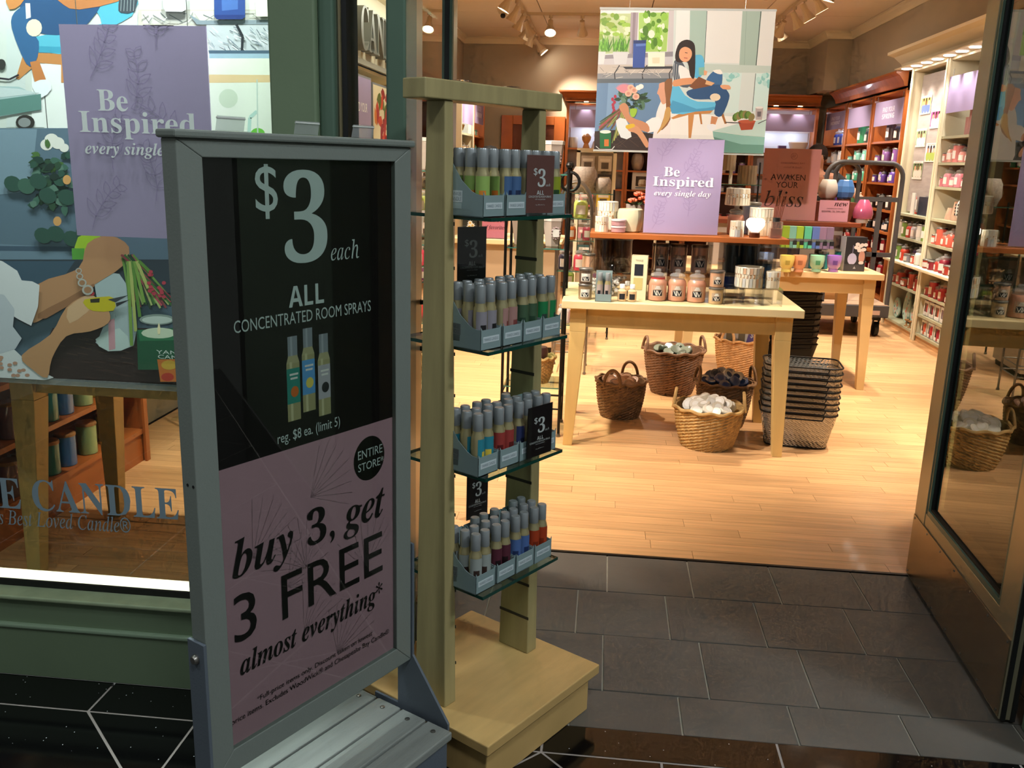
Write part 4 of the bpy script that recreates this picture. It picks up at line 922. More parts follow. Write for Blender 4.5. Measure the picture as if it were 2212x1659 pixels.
# two sprays in a mini tray
c = on(405, 1070); o = tag(MB().box((-.042, -.02, 0), (.042, .02, .003)).box((-.042, -.02, 0), (.042, -.0185, .04)).box((-.042, -.02, 0), (-.0405, .02, .04)).box((.0405, -.02, 0), (.042, .02, .04)).box((-.042, .0185, 0), (.042, .02, .16)).build('display_tray', TRAYM), 'small pale tray holding two room sprays on front table', 'tray'); o.location = c
slb = sleeve()
for i in (0, 1):
    b = SP_B.build('room_spray', GOLD, smooth=True); SP_C.build('cap', CAPGREY, b, smooth=True); sleeve().build('label_band', col('#a89a94'), b, smooth=True); pict().build('label_picture', col(ART), b, smooth=True)
    b.location = c+Vector((-.02+.04*i, 0, .003)); tag(b, 'grey-labelled gold spray in the small table tray, %s' % ('left', 'right')[i], 'spray can', 'sprays on the front table')
# three little oil bottles
for i, (cx, cy) in enumerate(((565, 1068), (608, 1040), (650, 1072))):
    c = on(cx, cy); t = thing('oil_bottle', 'small amber oil bottle with white cap, %s of three' % ('left', 'rear', 'right')[i], 'bottle', c, 0, 'oil bottles on the front table')
    MB().lathe([(.020, 0), (.024, .004), (.024, .055), (.012, .066), (.012, .07)], 12).build('bottle', mat('amber_oil', '#ddb98c', .12, coat=.8), t, smooth=True)
    MB().lathe([(.0135, .068), (.0135, .088), (.012, .09), (0, .09)], 10).build('cap', WHITE, t, smooth=True); MB().lathe([(.0244, .012), (.0244, .042)], 4, a0=-PI*.7, a1=-PI*.3).build('label_panel', col(ART), t)
# cream carton
c = on(702, 1052); t = thing('carton', 'tall cream carton with window and dark label on front table', 'carton', c, -.12)
boxo('box', (-.042, -.03, 0), (.042, .03, .235), col('#e6dcb4'), t); boxo('label_picture', (-.024, -.0312, .13), (.022, -.0301, .19), col(ART), t); boxo('window', (-.026, -.0312, .055), (.022, -.0301, .118), col('#c8b878'), t); text('YANKEE', 's', -.02, .02, .205, .215, -.0313, col('#8a8470'), t)
# acrylic riser with three tumblers, three big jars in front
yR = 5.03
o = tag(MB().box((.215, yR-.06, T1+.13), (.64, yR+.07, T1+.134)).box((.215, yR-.06, T1), (.219, yR+.07, T1+.13)).box((.636, yR-.06, T1), (.64, yR+.07, T1+.13)).build('acrylic_riser', ACRYL), 'clear acrylic step under three tall tumblers', 'riser')
for i, cx in enumerate((893, 1048, 1227)):
    x = onY(cx, 720, yR).x; candle('tumbler', '#d2ac9c', (x, yR, T1+.134), 'tall rose-brown tumbler candle on clear step, %s of three' % ('left', 'middle', 'right')[i], gt, lab='#a89486', art=ART, n=20, s=1.02)
for i, (cx, cy) in enumerate(((862, 1066), (1028, 1070), (1195, 1080))):
    o = candle('classic', '#cf9478', on(cx, cy-6), 'big peach jar candle in the front row, %s of three' % ('left', 'middle', 'right')[i], gt, lab='#c8a890', art=ART, n=24, s=1.04)
    if i == 0: MB().lathe([(.0365, .108), (.0372, .120)], 20, cap=False).build('red_ribbon', col('#b83a3c'), o)
b = on(1362, 1088); candle('small', '#cfae80', b, 'tan tumbler candle beside the big jars, lower of two', gt, lab='#b8a088', art=ART, n=20, s=1.05)
candle('small', '#c89c7c', b+Vector((0, 0, .0875)), 'tan tumbler candle beside the big jars, stacked on top', gt, lab='#b8a088', art=ART, n=20, s=1.05)
# dark tumblers behind on the left, blue ones on the right
def block(x, y, z, label, w=.05, d=.05): 
    return tag(boxo('acrylic_block', (x-w, y-d, T1), (x+w, y+d, T1+z), ACRYL, None), label, 'riser', 'clear blocks on the front table')
for i, cx in enumerate((415, 565)):
    x = onY(cx, 640, 5.22).x; block(x, 5.22, .10, 'clear block under the %s dark brown tumbler' % ('left', 'right')[i], .066, .06); candle('tumbler', '#5a3c2c', (x, 5.22, T1+.10), 'large dark brown tumbler at back of front table, %s' % ('left', 'right')[i], gt, lab=None, s=1.35, n=16)
for i, cx in enumerate((1515, 1655)):
    x = onY(cx, 640, 5.2).x; block(x, 5.2, .115, 'clear block under the %s tall blue tumbler' % ('left', 'right')[i], .06, .05); candle('tumbler', '#26405e', (x, 5.2, T1+.115), 'tall dark blue tumbler at back right of front table, %s' % ('left', 'right')[i], gt, lab=None, s=1.22, n=16)
x = onY(1480, 880, 5.08).x; candle('wide', '#1c3a7c', (x, 5.08, T1+.05), 'cobalt blue wide candle behind the acrylic step', gt, lab=None, n=16); block(x, 5.08, .05, 'clear block under cobalt blue candle')
x = onY(1772, 830, 5.1).x; candle('tumbler', '#2a4a70', (x, 5.1, T1+.06), 'blue tumbler candle behind small mosaic votive', gt, lab=None, n=16); block(x, 5.1, .06, 'clear block under blue tumbler by the mosaic votive')
# front acrylic step with mosaic pieces
def mosaicmat():
    m = mat('mosaic_glass', '#f1e6cf', .25, coat=.5); N = m.node_tree.nodes; L_ = m.node_tree.links; b = N['Principled BSDF']
    tc = N.new('ShaderNodeTexCoord'); br = N.new('ShaderNodeTexBrick'); mp = N.new('ShaderNodeMapping'); mp.inputs['Rotation'].default_value = (0, 0, PI/2)
    L_.new(tc.outputs['UV'], mp.inputs[0]); return m
MOS = [col('#f3ead6', .25), col('#e8d6b8', .25), col('#b88450', .25), col('#cfd0cc', .2), col('#d8b090', .25)]; MOSB = col('#efe4cc', .3)
def mosaic(name, loc, label, r, h, nn=24, r2=None, seed=0, cat='candle holder', glow=0):
    """cylinder faced with tall tile strips and a band of small chips"""
    t = thing(name, label, cat, loc, 0, 'mosaic candle holders'); r2 = r2 or r; rr = random.Random(seed)
    MB().lathe([(r*.95, 0), (r*.985, .002), (r2*.985, h-.003), (r2*.97, h), (r2*.88, h), (r2*.86, h*.55), (0, h*.55)], 24).build('glass_cup', MOSB, t, smooth=True)
    rim = MB().lathe([(r2*1.0, h-.006), (r2*1.02, h-.003), (r2*1.0, h), (r2*.9, h)], 24, cap=False).build('rim', col('#f6f0e2', .2), t, smooth=True)
    mbs = {}
    zones = [(.03, .46), (.68, .95)]
    for i in range(nn):
        a0, a1 = 2*PI*i/nn+.02, 2*PI*(i+1)/nn-.02
        for z0_, z1_ in zones:
            mb = MB(); f = lambda z: r+(r2-r)*z
            p = MB().lathe([(f(z0_)*1.0, h*z0_), (f(z0_)*1.018, h*z0_), (f(z1_)*1.018, h*z1_), (f(z1_)*1.0, h*z1_)], 1, a0=a0, a1=a1)
            mi = rr.choices((0, 1, 2, 3, 4), (5, 3, .7, 2, .5))[0]; mbs.setdefault(mi, MB()).add(p.v, p.f)
        for q in range(3):
            za = .48+.065*q; p = MB().lathe([(r*1.0, h*za), (r*1.02, h*za), (r2*1.02, h*(za+.05)), (r2, h*(za+.05))], 1, a0=a0+.05*(q % 2), a1=a0+(a1-a0)*.55)
            mbs.setdefault(rr.choice((0, 1, 2, 3, 4)), MB()).add(p.v, p.f)
    for mi, mb in mbs.items(): mb.build('mosaic_tiles', MOS[mi], t)['kind'] = 'stuff'
    return t
x0_, x1_ = onY(1590, 1050, 4.83).x, onY(1745, 1050, 4.83).x
for i, (a, b) in enumerate(((1430, 1590), (1597, 1755), (1762, 1925))):
    xa, xb = onY(a, 1050, 4.83).x, onY(b, 1050, 4.83).x
    tag(MB().box((xa, 4.79, T1+.085), (xb, 4.93, T1+.089)).box((xa, 4.79, T1), (xa+.004, 4.93, T1+.085)).box((xb-.004, 4.79, T1), (xb, 4.93, T1+.085)).build('acrylic_riser', ACRYL), 'small clear acrylic step on front table, %s of three' % ('left', 'middle', 'right')[i], 'riser', 'small acrylic steps')
mosaic('mosaic_bowl', Vector((onY(1648, 900, 4.86).x, 4.86, T1+.089)), 'wide mosaic bowl with brown tiles on clear step', .0725, .108, 26, .0735, 3)
mosaic('mosaic_votive', Vector((onY(1850, 900, 4.85).x, 4.85, T1+.089)), 'small mosaic votive right of the wide mosaic bowl', .037, .088, 16, .038, 5)
# on the riser: left group
RT = RZ
def onr(cx, cy, Y): v = onY(cx, cy, Y); return Vector((v.x, Y, RT))
mosaic('mosaic_cylinder', onr(437, 470, 5.02), 'tall mosaic cylinder at left end of riser', .056, .155, 22, None, 7)
mosaic('mosaic_votive', onr(390, 480, 4.87), 'small mosaic votive in front of the tall cylinder', .034, .083, 16, None, 8)
b = onr(533, 485, 4.87)
for i in range(2):
    t = thing('wax_melt_cup', 'mauve wax melt cup on riser, %s of two' % ('lower', 'upper stacked')[i], 'wax melt', b+Vector((0, 0, .035*i)), 0, 'mauve wax melts'); MB().lathe([(.033, 0), (.038, .004), (.039, .028)], 16).build('wax', mat('wax_b48a8c', '#b48a8c', .3, coat=.8), t, smooth=True); MB().lathe([(.0415, .026), (.0415, .034), (.038, .035), (0, .035)], 16).build('lid', mat('frosted_lid', '#dcc4c4', .25), t, smooth=True)
o = tag(MB().lathe([(.050, 0), (.058, .006), (.070, .06), (.071, .09), (.066, .118), (.060, .122), (.056, .118), (.06, .08), (0, .07)], 26).build('ceramic_pot', mat('celadon_glaze', '#cfcaa8', .2, var=.1, vscale=12, coat=.4), smooth=True), 'round pale celadon pot on the riser left of purple board', 'pot'); o.location = onr(632, 480, 4.95)
# lavender board
def lavboard(loc, w, h, label, dark='#9a86aa', frame=True, seed=1):
    t = thing('lavender_board', label, 'sign', loc); boxo('board', (-w/2, 0, 0), (w/2, .004, h), col('#b7a3c8', .4), t)
    A = Art(lambda x, z: (x, z), -.0002); sprigs(A, '#a48fb8', -w/2, 0, w/2, h, 7, w*.42, seed)
    A.build('leaf_print', t); wt = col('#f4f0f4', .4); q = -.0032
    text('Be', 'b', -w*.27, -w*.06, h*.605, h*.705, q, wt, t); text('Inspired', 'b', -w*.41, w*.40, h*.475, h*.605, q, wt, t); text('every single day', 'bi', -w*.385, w*.37, h*.385, h*.46, q, wt, t)
    return t
lb = lavboard((.391, 4.86, RZ), .385, .48, 'lavender be inspired board standing on the riser shelf'); lb.location.z = RZ+.006; boxo('holder', (-.20, -.012, -.006), (.20, .02, 0), ACRYL, lb); boxo('holder', (-.1925, -.003, 0), (.1925, -.0022, .50), GLASS, lb)
# right group on riser
jb = onr(1530, 480, 5.03); candle('classic', '#b87c68', jb, 'rose jar candle under a mosaic shade on the riser', gt, lab='#6a7a50', n=20, s=.95)
mosaic('mosaic_jar_shade', jb+Vector((0, 0, .155)), 'mosaic lamp shade topping the rose jar', .066, .090, 24, .062, 9, 'lamp shade')  # tile shade resting on the jar candle, no lamp inside
mosaic('mosaic_votive', onr(1543, 510, 4.85), 'small mosaic votive before the rose jar on riser', .036, .083, 16, None, 10)
mosaic('mosaic_cylinder', onr(1742, 490, 5.0), 'tall mosaic cylinder at right end of riser', .061, .148, 22, None, 11)
c = onr(1697, 512, 4.85); t = thing('wax_warmer', 'glowing white wax warmer on brown base, right end of riser', 'warmer', c)
MB().lathe([(.026, 0), (.028, .004), (.027, .026), (.02, .03)], 16).build('base', mat('brown_base', '#5a2c18', .3), t, smooth=True); MB().lathe([(.016, .03), (.03, .04), (.047, .062), (.048, .085), (.036, .098), (0, .10)], 20).build('glowing_shade', emis('warmer_glow', '#fff1d8', 5.5), t, smooth=True)
c = onr(1872, 512, 4.86); t = thing('reed_diffuser', 'square clear reed diffuser with brown reeds on riser', 'diffuser', c)
boxo('bottle', (-.030, -.030, 0), (.030, .030, .085), glass('bottle_glass', '#f4ece4', 1.0, haze=.12), t); boxo('oil', (-.026, -.026, .004), (.026, .026, .05), glass('diffuser_oil', '#d08a5c', .6, haze=.3), t)
MB().lathe([(.018, .085), (.018, .105), (0, .106)], 14).build('black_collar', BLACK, t)
for i in range(6): MB().tube([(-.018+.005*i, 0, .01), (.012+.010*i-.02, .004*(i % 3), .215)], .0022, 5).build('reed', mat('reed_brown', '#8c4420', .6), t)
# candle and flowers just behind the riser plank
x = onY(1680, 200, 5.12).x; candle('tumbler', '#8a9cc0', (x, 5.12, RZ), 'periwinkle blue tumbler behind the mosaic shade', gt, lab=None, s=1.15, n=14).location.z = RZ
t = thing('flower_pot', 'orange silk roses in grey pot behind lavender board', 'flower pot', (onY(705, 200, 5.12).x, 5.12, RZ))
MB().lathe([(.045, 0), (.06, .08), (.065, .14), (.055, .14), (.05, .05), (0, .04)], 16).build('pot', mat('grey_pot', '#a89a90', .5), t, smooth=True)
for i, (dx, dz) in enumerate(((-.03, .155), (.02, .17), (.05, .15), (0, .19))):
    mb = MB(); 
    for k in range(9): a = k*2.4; rr_ = .007+.0026*k; mb.lathe([(0, 0), (.012, .004), (.014, .014), (.009, .02)], 5, (dx+rr_*math.cos(a), -.04+rr_*math.sin(a), dz-.001*k), cap=False)
    mb.build('rose', col('#d9623c'), t, smooth=True)
mb = MB()
for k in range(9): a = k*.7; mb.add([(0, 0, .13), (.05*math.cos(a), -.03+.05*math.sin(a), .14), (.085*math.cos(a), -.03+.08*math.sin(a), .15), (.05*math.cos(a+.4), -.03+.05*math.sin(a+.4), .16)], [(0, 1, 2, 3)])
mb.build('leaves', col('#3c5a34'), t)

# ================================================================== wicker baskets
def wicker(name, m, label, x, y, r0, r1, h, seed=0, handles=True, rz=0):
    t = thing(name, label, 'basket', (x, y, 0), rz, 'wicker baskets under the table'); n, rings = 72, int(h/.009); v = []; f = []
    prof = []
    for j in range(rings+1):
        u = j/rings; r = r0+(r1-r0)*(u**.85)+.006*math.sin(u*PI)
        for i in range(n):
            a = 2*PI*i/n; w = (.0042 if (i//2+j) % 2 == 0 else -.0042)*(1 if i % 2 == 0 else .35)
            v.append(((r+w)*math.cos(a), (r+w)*math.sin(a), h*u))
    for j in range(rings):
        for i in range(n): f.append((j*n+i, j*n+(i+1) % n, (j+1)*n+(i+1) % n, (j+1)*n+i))
    k = len(v)
    for j, (rr_, zz) in enumerate(((r1-.014, h), (r0-.012, .02))):
        for i in range(n): a = 2*PI*i/n; v.append((rr_*math.cos(a), rr_*math.sin(a), zz))
    for i in range(n):
        i2 = (i+1) % n; f.append((rings*n+i, rings*n+i2, k+i2, k+i)); f.append((k+i, k+i2, k+n+i2, k+n+i))
    f.append(tuple(k+n+i for i in range(n))); f.append(tuple(range(n)))
    MB().add(v, f).build('woven_wall', m, t)
    # braided rim
    pts = [((r1+.004+.004*math.cos(7.0*i))*math.cos(2*PI*i/96), (r1+.004+.004*math.cos(7.0*i))*math.sin(2*PI*i/96), h+.005*math.sin(7.0*i)) for i in range(96)]
    MB().tube(pts, .0085, 6, closed=True).build('braided_rim', m, t, smooth=True)
    if handles:
        for s in (-1, 1):
            pts = [(s*(r1+.004-.012*math.sin(a)), .052*math.cos(a), h-.01+.095*math.sin(a)) for a in [PI*i/14 for i in range(15)]]
            MB().tube(pts, .0095, 7).build('handle', m, t, smooth=True)
    return t
WK1 = mat('honey_wicker', '#cba468', .6, var=.3, vscale=30, bump=.3, bscale=120); WK2 = mat('brown_wicker', '#8e6946', .6, var=.3, vscale=30, bump=.3, bscale=120); WK3 = mat('dark_wicker', '#75533a', .6, var=.3, vscale=30, bump=.3, bscale=120); WK4 = mat('tan_wicker', '#c3935e', .6, var=.25, vscale=30, bump=.3, bscale=120)
def basket_at(px, py, rpx_bot, rpx_top, h, m, label, seed, rz=0):
    c = P(px, py, z=0); k = c.y*1.02/F_PX; r0 = rpx_bot*k
    return wicker('wicker_basket', m, label, c.x, c.y+r0*.92, r0, rpx_top*k, h, seed, rz=rz)
w1_ = basket_at(1530, 976, 56, 76, .225, WK1, 'honey wicker basket of clear wax cups in front', 1, -.1)
w2_ = basket_at(1338, 907, 42, 55, .225, WK2, 'brown wicker basket of tan wax cups at the left', 2, 1.2)
w3_ = basket_at(1452, 856, 44, 65, .30, WK3, 'tall dark wicker basket of green tubs behind', 3, .25)
w4_ = basket_at(1563, 928, 44, 62, .27, WK2, 'brown wicker basket of navy wax cups', 4, .2)
w5_ = basket_at(1600, 815, 42, 55, .27, WK4, 'tan wicker basket of framed boxes at the back', 5, .9)
def cups(t, n, r, h, cols_, labelw, group, art=None, R=.036, up=.045):
    rr = random.Random(n+len(labelw))
    key = {}
    for i in range(n):
        q = math.sqrt((i+.5)/n); a = i*2.399; x, y = r*q*math.cos(a), r*q*math.sin(a)
        cc = cols_[i % len(cols_)]
        loc = Vector((t.location.x+x, t.location.y+y, h+up*(1-q*q)+.01*rr.random()))
        k = cc
        if k not in key:
            o = MB().lathe([(R*.72, -.018), (R*.9, -.012), (R*.97, .010)], 12).build('wax_cup', mat('wax_'+cc.strip('#'), cc, .35, coat=.9), smooth=True)
            lc = '#%02x%02x%02x' % tuple(min(255, int(int(cc[j:j+2], 16)*.8+52)) for j in (1, 3, 5)); lid = mat('cup_lid_'+cc.strip('#'), lc, .15, coat=1.0)
            MB().lathe([(R, .008), (R, .015), (R*.93, .018), (0, .019)], 12).build('lid', lid, o, smooth=True)
            if art: MB().lathe([(R*.55, .0195), (0, .0196)], 10).build('lid_sticker', col(art), o)
            key[k] = o
        else: o = dup(key[k])
        o.location = loc; o.rotation_euler = (rr.uniform(.15, 1.1)*(-1 if rr.random() < .2 else 1), rr.uniform(-.6, .6), rr.uniform(-.5, .5)+(0 if y < 0 else 0))
        tag(o, labelw, 'wax cup', group)
cups(w1_, 24, .125, .205, ['#e8ddc8', '#dccdb4', '#efe6d6'], 'cream wax cup heaped in the honey wicker basket', 'cream wax cups', '#f4efe6')
cups(w2_, 12, .10, .20, ['#a8704c', '#8c5a3c'], 'tan wax cup heaped in the left brown basket', 'tan wax cups', '#d0a080', up=.02)
cups(w3_, 12, .12, .275, ['#2c3a2c', '#4a5848'], 'dark green wax cup heaped in tall dark basket', 'green wax cups', None, up=.02)
cups(w4_, 18, .12, .25, ['#1f2c4c', '#2a3a64', '#c8ccd4'], 'navy wax cup heaped in the right brown basket', 'navy wax cups', '#28406c', up=.06)
# framed boxes + price tag in the back basket
for i in range(3):
    t = thing('gift_box', 'white boxed frame in tan basket, %s' % ('left', 'middle', 'right')[i], 'box', w5_.location+Vector((-.10+.085*i, .02-.02*i, .20)), .2, 'boxed frames'); boxo('box', (-.035, -.03, 0), (.045, .03, .17), col('#e0d4c4'), t); boxo('picture', (-.02, -.0315, .03), (.032, -.0302, .15), col('#8a7a5c'), t)
t = thing('price_tag', 'purple fifteen dollar tag in the tan basket', 'price sign', w5_.location+Vector((.075, -.085, .235)), 0); t.rotation_euler = (0, .22, 0)
boxo('card', (-.055, 0, -.03), (.055, .002, .16), col('#6f5c94'), t); text('$', 'b', -.038, -.018, .045, .085, -.0008, WHITE, t); text('15', 'b', -.014, .038, .02, .08, -.0008, WHITE, t)
# ================================================================== nested wire shopping baskets
def meshmat():
    m = bpy.data.materials.new('wire_mesh'); m.use_nodes = True; N = m.node_tree.nodes; L_ = m.node_tree.links; b = N['Principled BSDF']
    b.inputs['Base Color'].default_value = lin('#c4c0b6'); b.inputs['Metallic'].default_value = .6; b.inputs['Roughness'].default_value = .4
    tc = N.new('ShaderNodeTexCoord'); br = N.new('ShaderNodeTexChecker'); br.inputs['Scale'].default_value = 150; mp = N.new('ShaderNodeMapping'); mp.inputs['Rotation'].default_value = (.6, .6, .78); L_.new(tc.outputs['Object'], mp.inputs[0]); L_.new(mp.outputs[0], br.inputs[0])
    tr = N.new('ShaderNodeBsdfTransparent'); mx = N.new('ShaderNodeMixShader'); mr = N.new('ShaderNodeMapRange'); mr.inputs[3].default_value = .05; mr.inputs[4].default_value = 1.0
    L_.new(br.outputs['Fac'], mr.inputs[0]); L_.new(mr.outputs[0], mx.inputs[0]); L_.new(tr.outputs[0], mx.inputs[1]); L_.new(b.outputs[0], mx.inputs[2])
    L_.new(mx.outputs[0], N['Material Output'].inputs[0]); return m
WIRE = meshmat()
def rrect(w, d, r, n=4):
    o = []
    for cx, cy, a in ((w-r, d-r, 0), (-w+r, d-r, PI/2), (-w+r, -d+r, PI), (w-r, -d+r, 1.5*PI)):
        for i in range(n+1): q = a+PI/2*i/n; o.append((cx+r*math.cos(q), cy+r*math.sin(q)))
    return o
def wirebasket(label, loc, rz, wm, group):
    t = thing('shopping_basket', label, 'shopping basket', loc, rz, group); a = rrect(.165, .105, .05); b = rrect(.205, .145, .06); n = len(a); h = .20
    v = [(x, y, .004) for x, y in a]+[(x, y, h) for x, y in b]; f = [(i, (i+1) % n, (i+1) % n+n, i+n) for i in range(n)]+[tuple(range(n))]
    MB().add(v, f).build('mesh_shell', wm, t, smooth=True); MB().tube([(x, y, h) for x, y in b], .0045, 6, closed=True).build('rim_wire', IRON, t, smooth=True); MB().tube([(x, y, .006) for x, y in a], .004, 5, closed=True).build('foot_wire', IRON, t, smooth=True)
    for s in (-1, 1): MB().tube([(-.13, s*.145, h), (-.12, s*.155, h-.022), (.12, s*.155, h-.022), (.13, s*.145, h)], .004, 6).build('folded_handle', IRON, t, smooth=True)
    return t
c = P(1722, 975, z=0); base = None; gs = 'stacked mesh shopping baskets'
wb = []
for i in range(9):
    lab = 'mesh shopping basket beside the table leg, %s' % ('bottom of the stack' if i == 0 else 'top of the stack' if i == 8 else ORD[i]+' from the bottom')
    if i == 0: base = wirebasket(lab, (c.x+.015, c.y+.17, 0), -.12, WIRE, gs); 
    else: o = dup(base, (c.x+.015+.004*(i % 2), c.y+.17, .033*i), -.12+.02*((i*7) % 3-1), None, lab)
DKW = mat('black_mesh', '#1c1a18', .6); c = P(1702, 802, z=0)
for i in range(9):
    lab = 'black shopping basket in the rear stack, %s' % ('bottom' if i == 0 else 'top' if i == 8 else ORD[i]+' from the bottom')
    if i == 0: b2 = wirebasket(lab, (c.x, c.y+.15, 0), .3, DKW, 'rear stack of black baskets')
    else: dup(b2, (c.x, c.y+.15, .048*i), .3, None, lab)
# ================================================================== hanging picture banner
BN = 6.0
bnr = thing('hanging_banner', 'large hanging photo banner of woman reading and flower cutting', 'banner', (0, 0, 0))
def k1(cx, cy): return (1200+cx/3.687, cy/3.687)
def fb(cx, cy): v = P(*k1(cx, cy), Y=BN); return (v.x, v.z)
bx0_, bx1_, bz0, bz1 = -.099, .963, 1.588, 2.424
boxo('sheet', (bx0_, BN+.0005, bz0), (bx1_, BN+.003, bz1), col('#e4e2de'), bnr)
def fbc(cx, cy):
    x, z = fb(cx, cy); return (min(max(x, bx0_), bx1_), min(max(z, bz0), bz1))
A = Art(fbc, BN, .00003); rr = random.Random(11)
A.rect('#d6dad6', 250, 0, 1900, 1300)
# window niche, top left
A.poly('#e9e7e4', [(300, 60), (955, 60), (942, 660), (300, 662)]); A.poly('#bccb94', [(300, 108), (600, 108), (588, 420), (300, 430)]); A.poly('#a9cf6c', [(665, 102), (905, 100), (885, 410), (660, 415)])
for k in range(38): A.oval(['#8aa83c', '#6f9a2c', '#dfe4c4', '#9cc44c', '#c8d89c'][k % 5], rr.uniform(350, 585), rr.uniform(110, 300), rr.uniform(14, 40), rr.uniform(12, 30), 8)
for k in range(40): A.oval(['#5f9420', '#7cb430', '#94c848', '#4c7c1c', '#e4ecd4'][k % 5], rr.uniform(690, 885), rr.uniform(110, 395), rr.uniform(12, 30), rr.uniform(14, 40), 8)
A.poly('#a99da6', [(600, 100), (660, 100), (642, 470), (586, 470)]); A.poly('#8d8088', [(618, 100), (640, 100), (622, 470), (604, 470)]); A.poly('#cdc6c8', [(905, 60), (975, 60), (958, 470), (888, 470)])
A.poly('#8f8a92', [(300, 440), (950, 410), (950, 480), (300, 480)]); A.poly('#c9c6ca', [(300, 470), (950, 450), (946, 520), (300, 520)])
for x0 in (300, 445):
    for k in range(34): A.leaf(['#4c8a24', '#6cae34', '#3c7420', '#86c44c'][k % 4], x0+12+rr.random()*120, 415, rr.uniform(70, 150), 10, -PI/2+rr.uniform(-.5, .5))
A.poly('#dcdcdc', [(320, 412), (400, 412), (384, 512), (320, 512)]); A.poly('#d4d4d6', [(455, 414), (582, 414), (562, 512), (470, 512)])
A.poly('#c2b8ae', [(300, 515), (944, 515), (942, 600), (300, 600)]); A.poly('#8a8c90', [(300, 585), (942, 580), (940, 632), (300, 632)]); A.poly('#5b646c', [(300, 628), (940, 624), (940, 664), (300, 664)])
for x in (470, 690, 905): A.line('#2f3236', [(x+40, 520), (x, 585), (x+4, 632)], 8)
for k in range(30): x = rr.uniform(330, 930); A.line(['#6c6c6c', '#9a948e', '#e0d8cc'][k % 3], [(x, rr.uniform(530, 625)), (x+rr.uniform(20, 60), rr.uniform(530, 625))], 3)
A.poly('#3a3a40', [(535, 532), (940, 528), (940, 548), (560, 552)])
A.poly('#32509c', [(620, 325), (722, 322), (708, 540), (614, 540)]); A.poly('#20356c', [(620, 322), (722, 320), (721, 345), (620, 348)]); A.poly('#5878c0', [(640, 350), (720, 347), (719, 366), (640, 370)])
A.poly('#f3eeda', [(735, 420), (872, 416), (868, 530), (738, 530)], 0); A.poly('#e4dcbc', [(770, 460), (830, 458), (828, 505), (772, 506)])
# flower cutting, bottom left
A.poly('#6888ac', [(300, 662), (942, 660), (915, 1240), (280, 1240)]); A.poly('#7c9cbe', [(420, 662), (625, 662), (610, 1000), (400, 1000)]); A.poly('#4c6a90', [(622, 662), (634, 662), (618, 1000), (606, 1000)])
A.poly('#32241f', [(280, 1045), (560, 1030), (915, 1090), (905, 1240), (280, 1240)]); 
for k in range(14): x = rr.uniform(330, 700); A.line('#4a362c', [(x, rr.uniform(1070, 1200)), (x+80, rr.uniform(1070, 1200))], 4)
for k in range(46): A.leaf(['#24422c', '#36583a', '#52765a', '#1a3222', '#6c8c74'][k % 5], rr.uniform(520, 700), rr.uniform(730, 850), rr.uniform(40, 80), 30, rr.uniform(-.6, 6))
for k in range(16): A.leaf('#d88c98', 545, 745, 85, 16, -PI/2+(k-8)*.12)
for x, y in ((600, 700), (640, 770), (580, 745), (625, 720)): A.oval('#e8b49c', x, y, 28, 26); A.oval('#d2907c', x, y, 14, 13)
for x, y in ((680, 690), (660, 700)): A.oval('#f0eee6', x, y, 22, 20)
for k in range(8): A.oval('#a82c44', 465+rr.uniform(-18, 18), 770+k*22, 12, 16, 7)
for k in range(30): A.line(['#5c7038', '#7c4438', '#3c5030', '#94a05c', '#a05050'][k % 5], [(545+rr.uniform(-25, 25), 850), (rr.uniform(330, 480), rr.uniform(960, 1040))], 6)
for k in range(8): A.line(['#6c8040', '#b0a860'][k % 2], [(530+4*k, 880), (450+16*k, 1140-20*k)], 8)
A.poly('#9cc43c', [(595, 870), (650, 870), (630, 930), (600, 925)], 3); A.poly('#dfe6e6', [(480, 960), (560, 950), (605, 1090), (520, 1095)], 2)
A.poly('#efe9e6', [(820, 850), (925, 700), (925, 1230), (770, 1230), (790, 1000)], 3)
A.poly('#f6f0ee', [(720, 970), (820, 930), (850, 1010), (735, 1060)], 2); A.poly('#c58a66', [(505, 850), (545, 820), (580, 850), (600, 930), (730, 985), (735, 1055), (590, 985), (530, 900)], 3)
A.poly('#cf9670', [(575, 1010), (640, 1000), (690, 1050), (740, 1140), (720, 1175), (650, 1070), (585, 1045)], 3); A.poly('#d8b430', [(560, 1000), (620, 985), (630, 1010), (570, 1028)], 2)
A.poly('#d9a084', [(830, 664), (900, 664), (890, 800), (850, 830), (822, 760), (808, 745), (822, 700)], 3); A.poly('#8a5c38', [(868, 655), (945, 655), (920, 940), (830, 1040), (880, 860)], 3); A.poly('#c89c5c', [(880, 860), (918, 870), (900, 960), (805, 1070), (850, 980)], 3)
A.poly('#1c6a3c', [(352, 1050), (442, 1050), (440, 1180), (354, 1182)]); A.oval('#dfe8dc', 397, 1050, 45, 14); A.poly('#c87434', [(388, 1110), (424, 1110), (424, 1165), (388, 1165)]); A.line('#d8dcd8', [(322, 1165), (350, 1190), (450, 1190), (470, 1165)], 6)
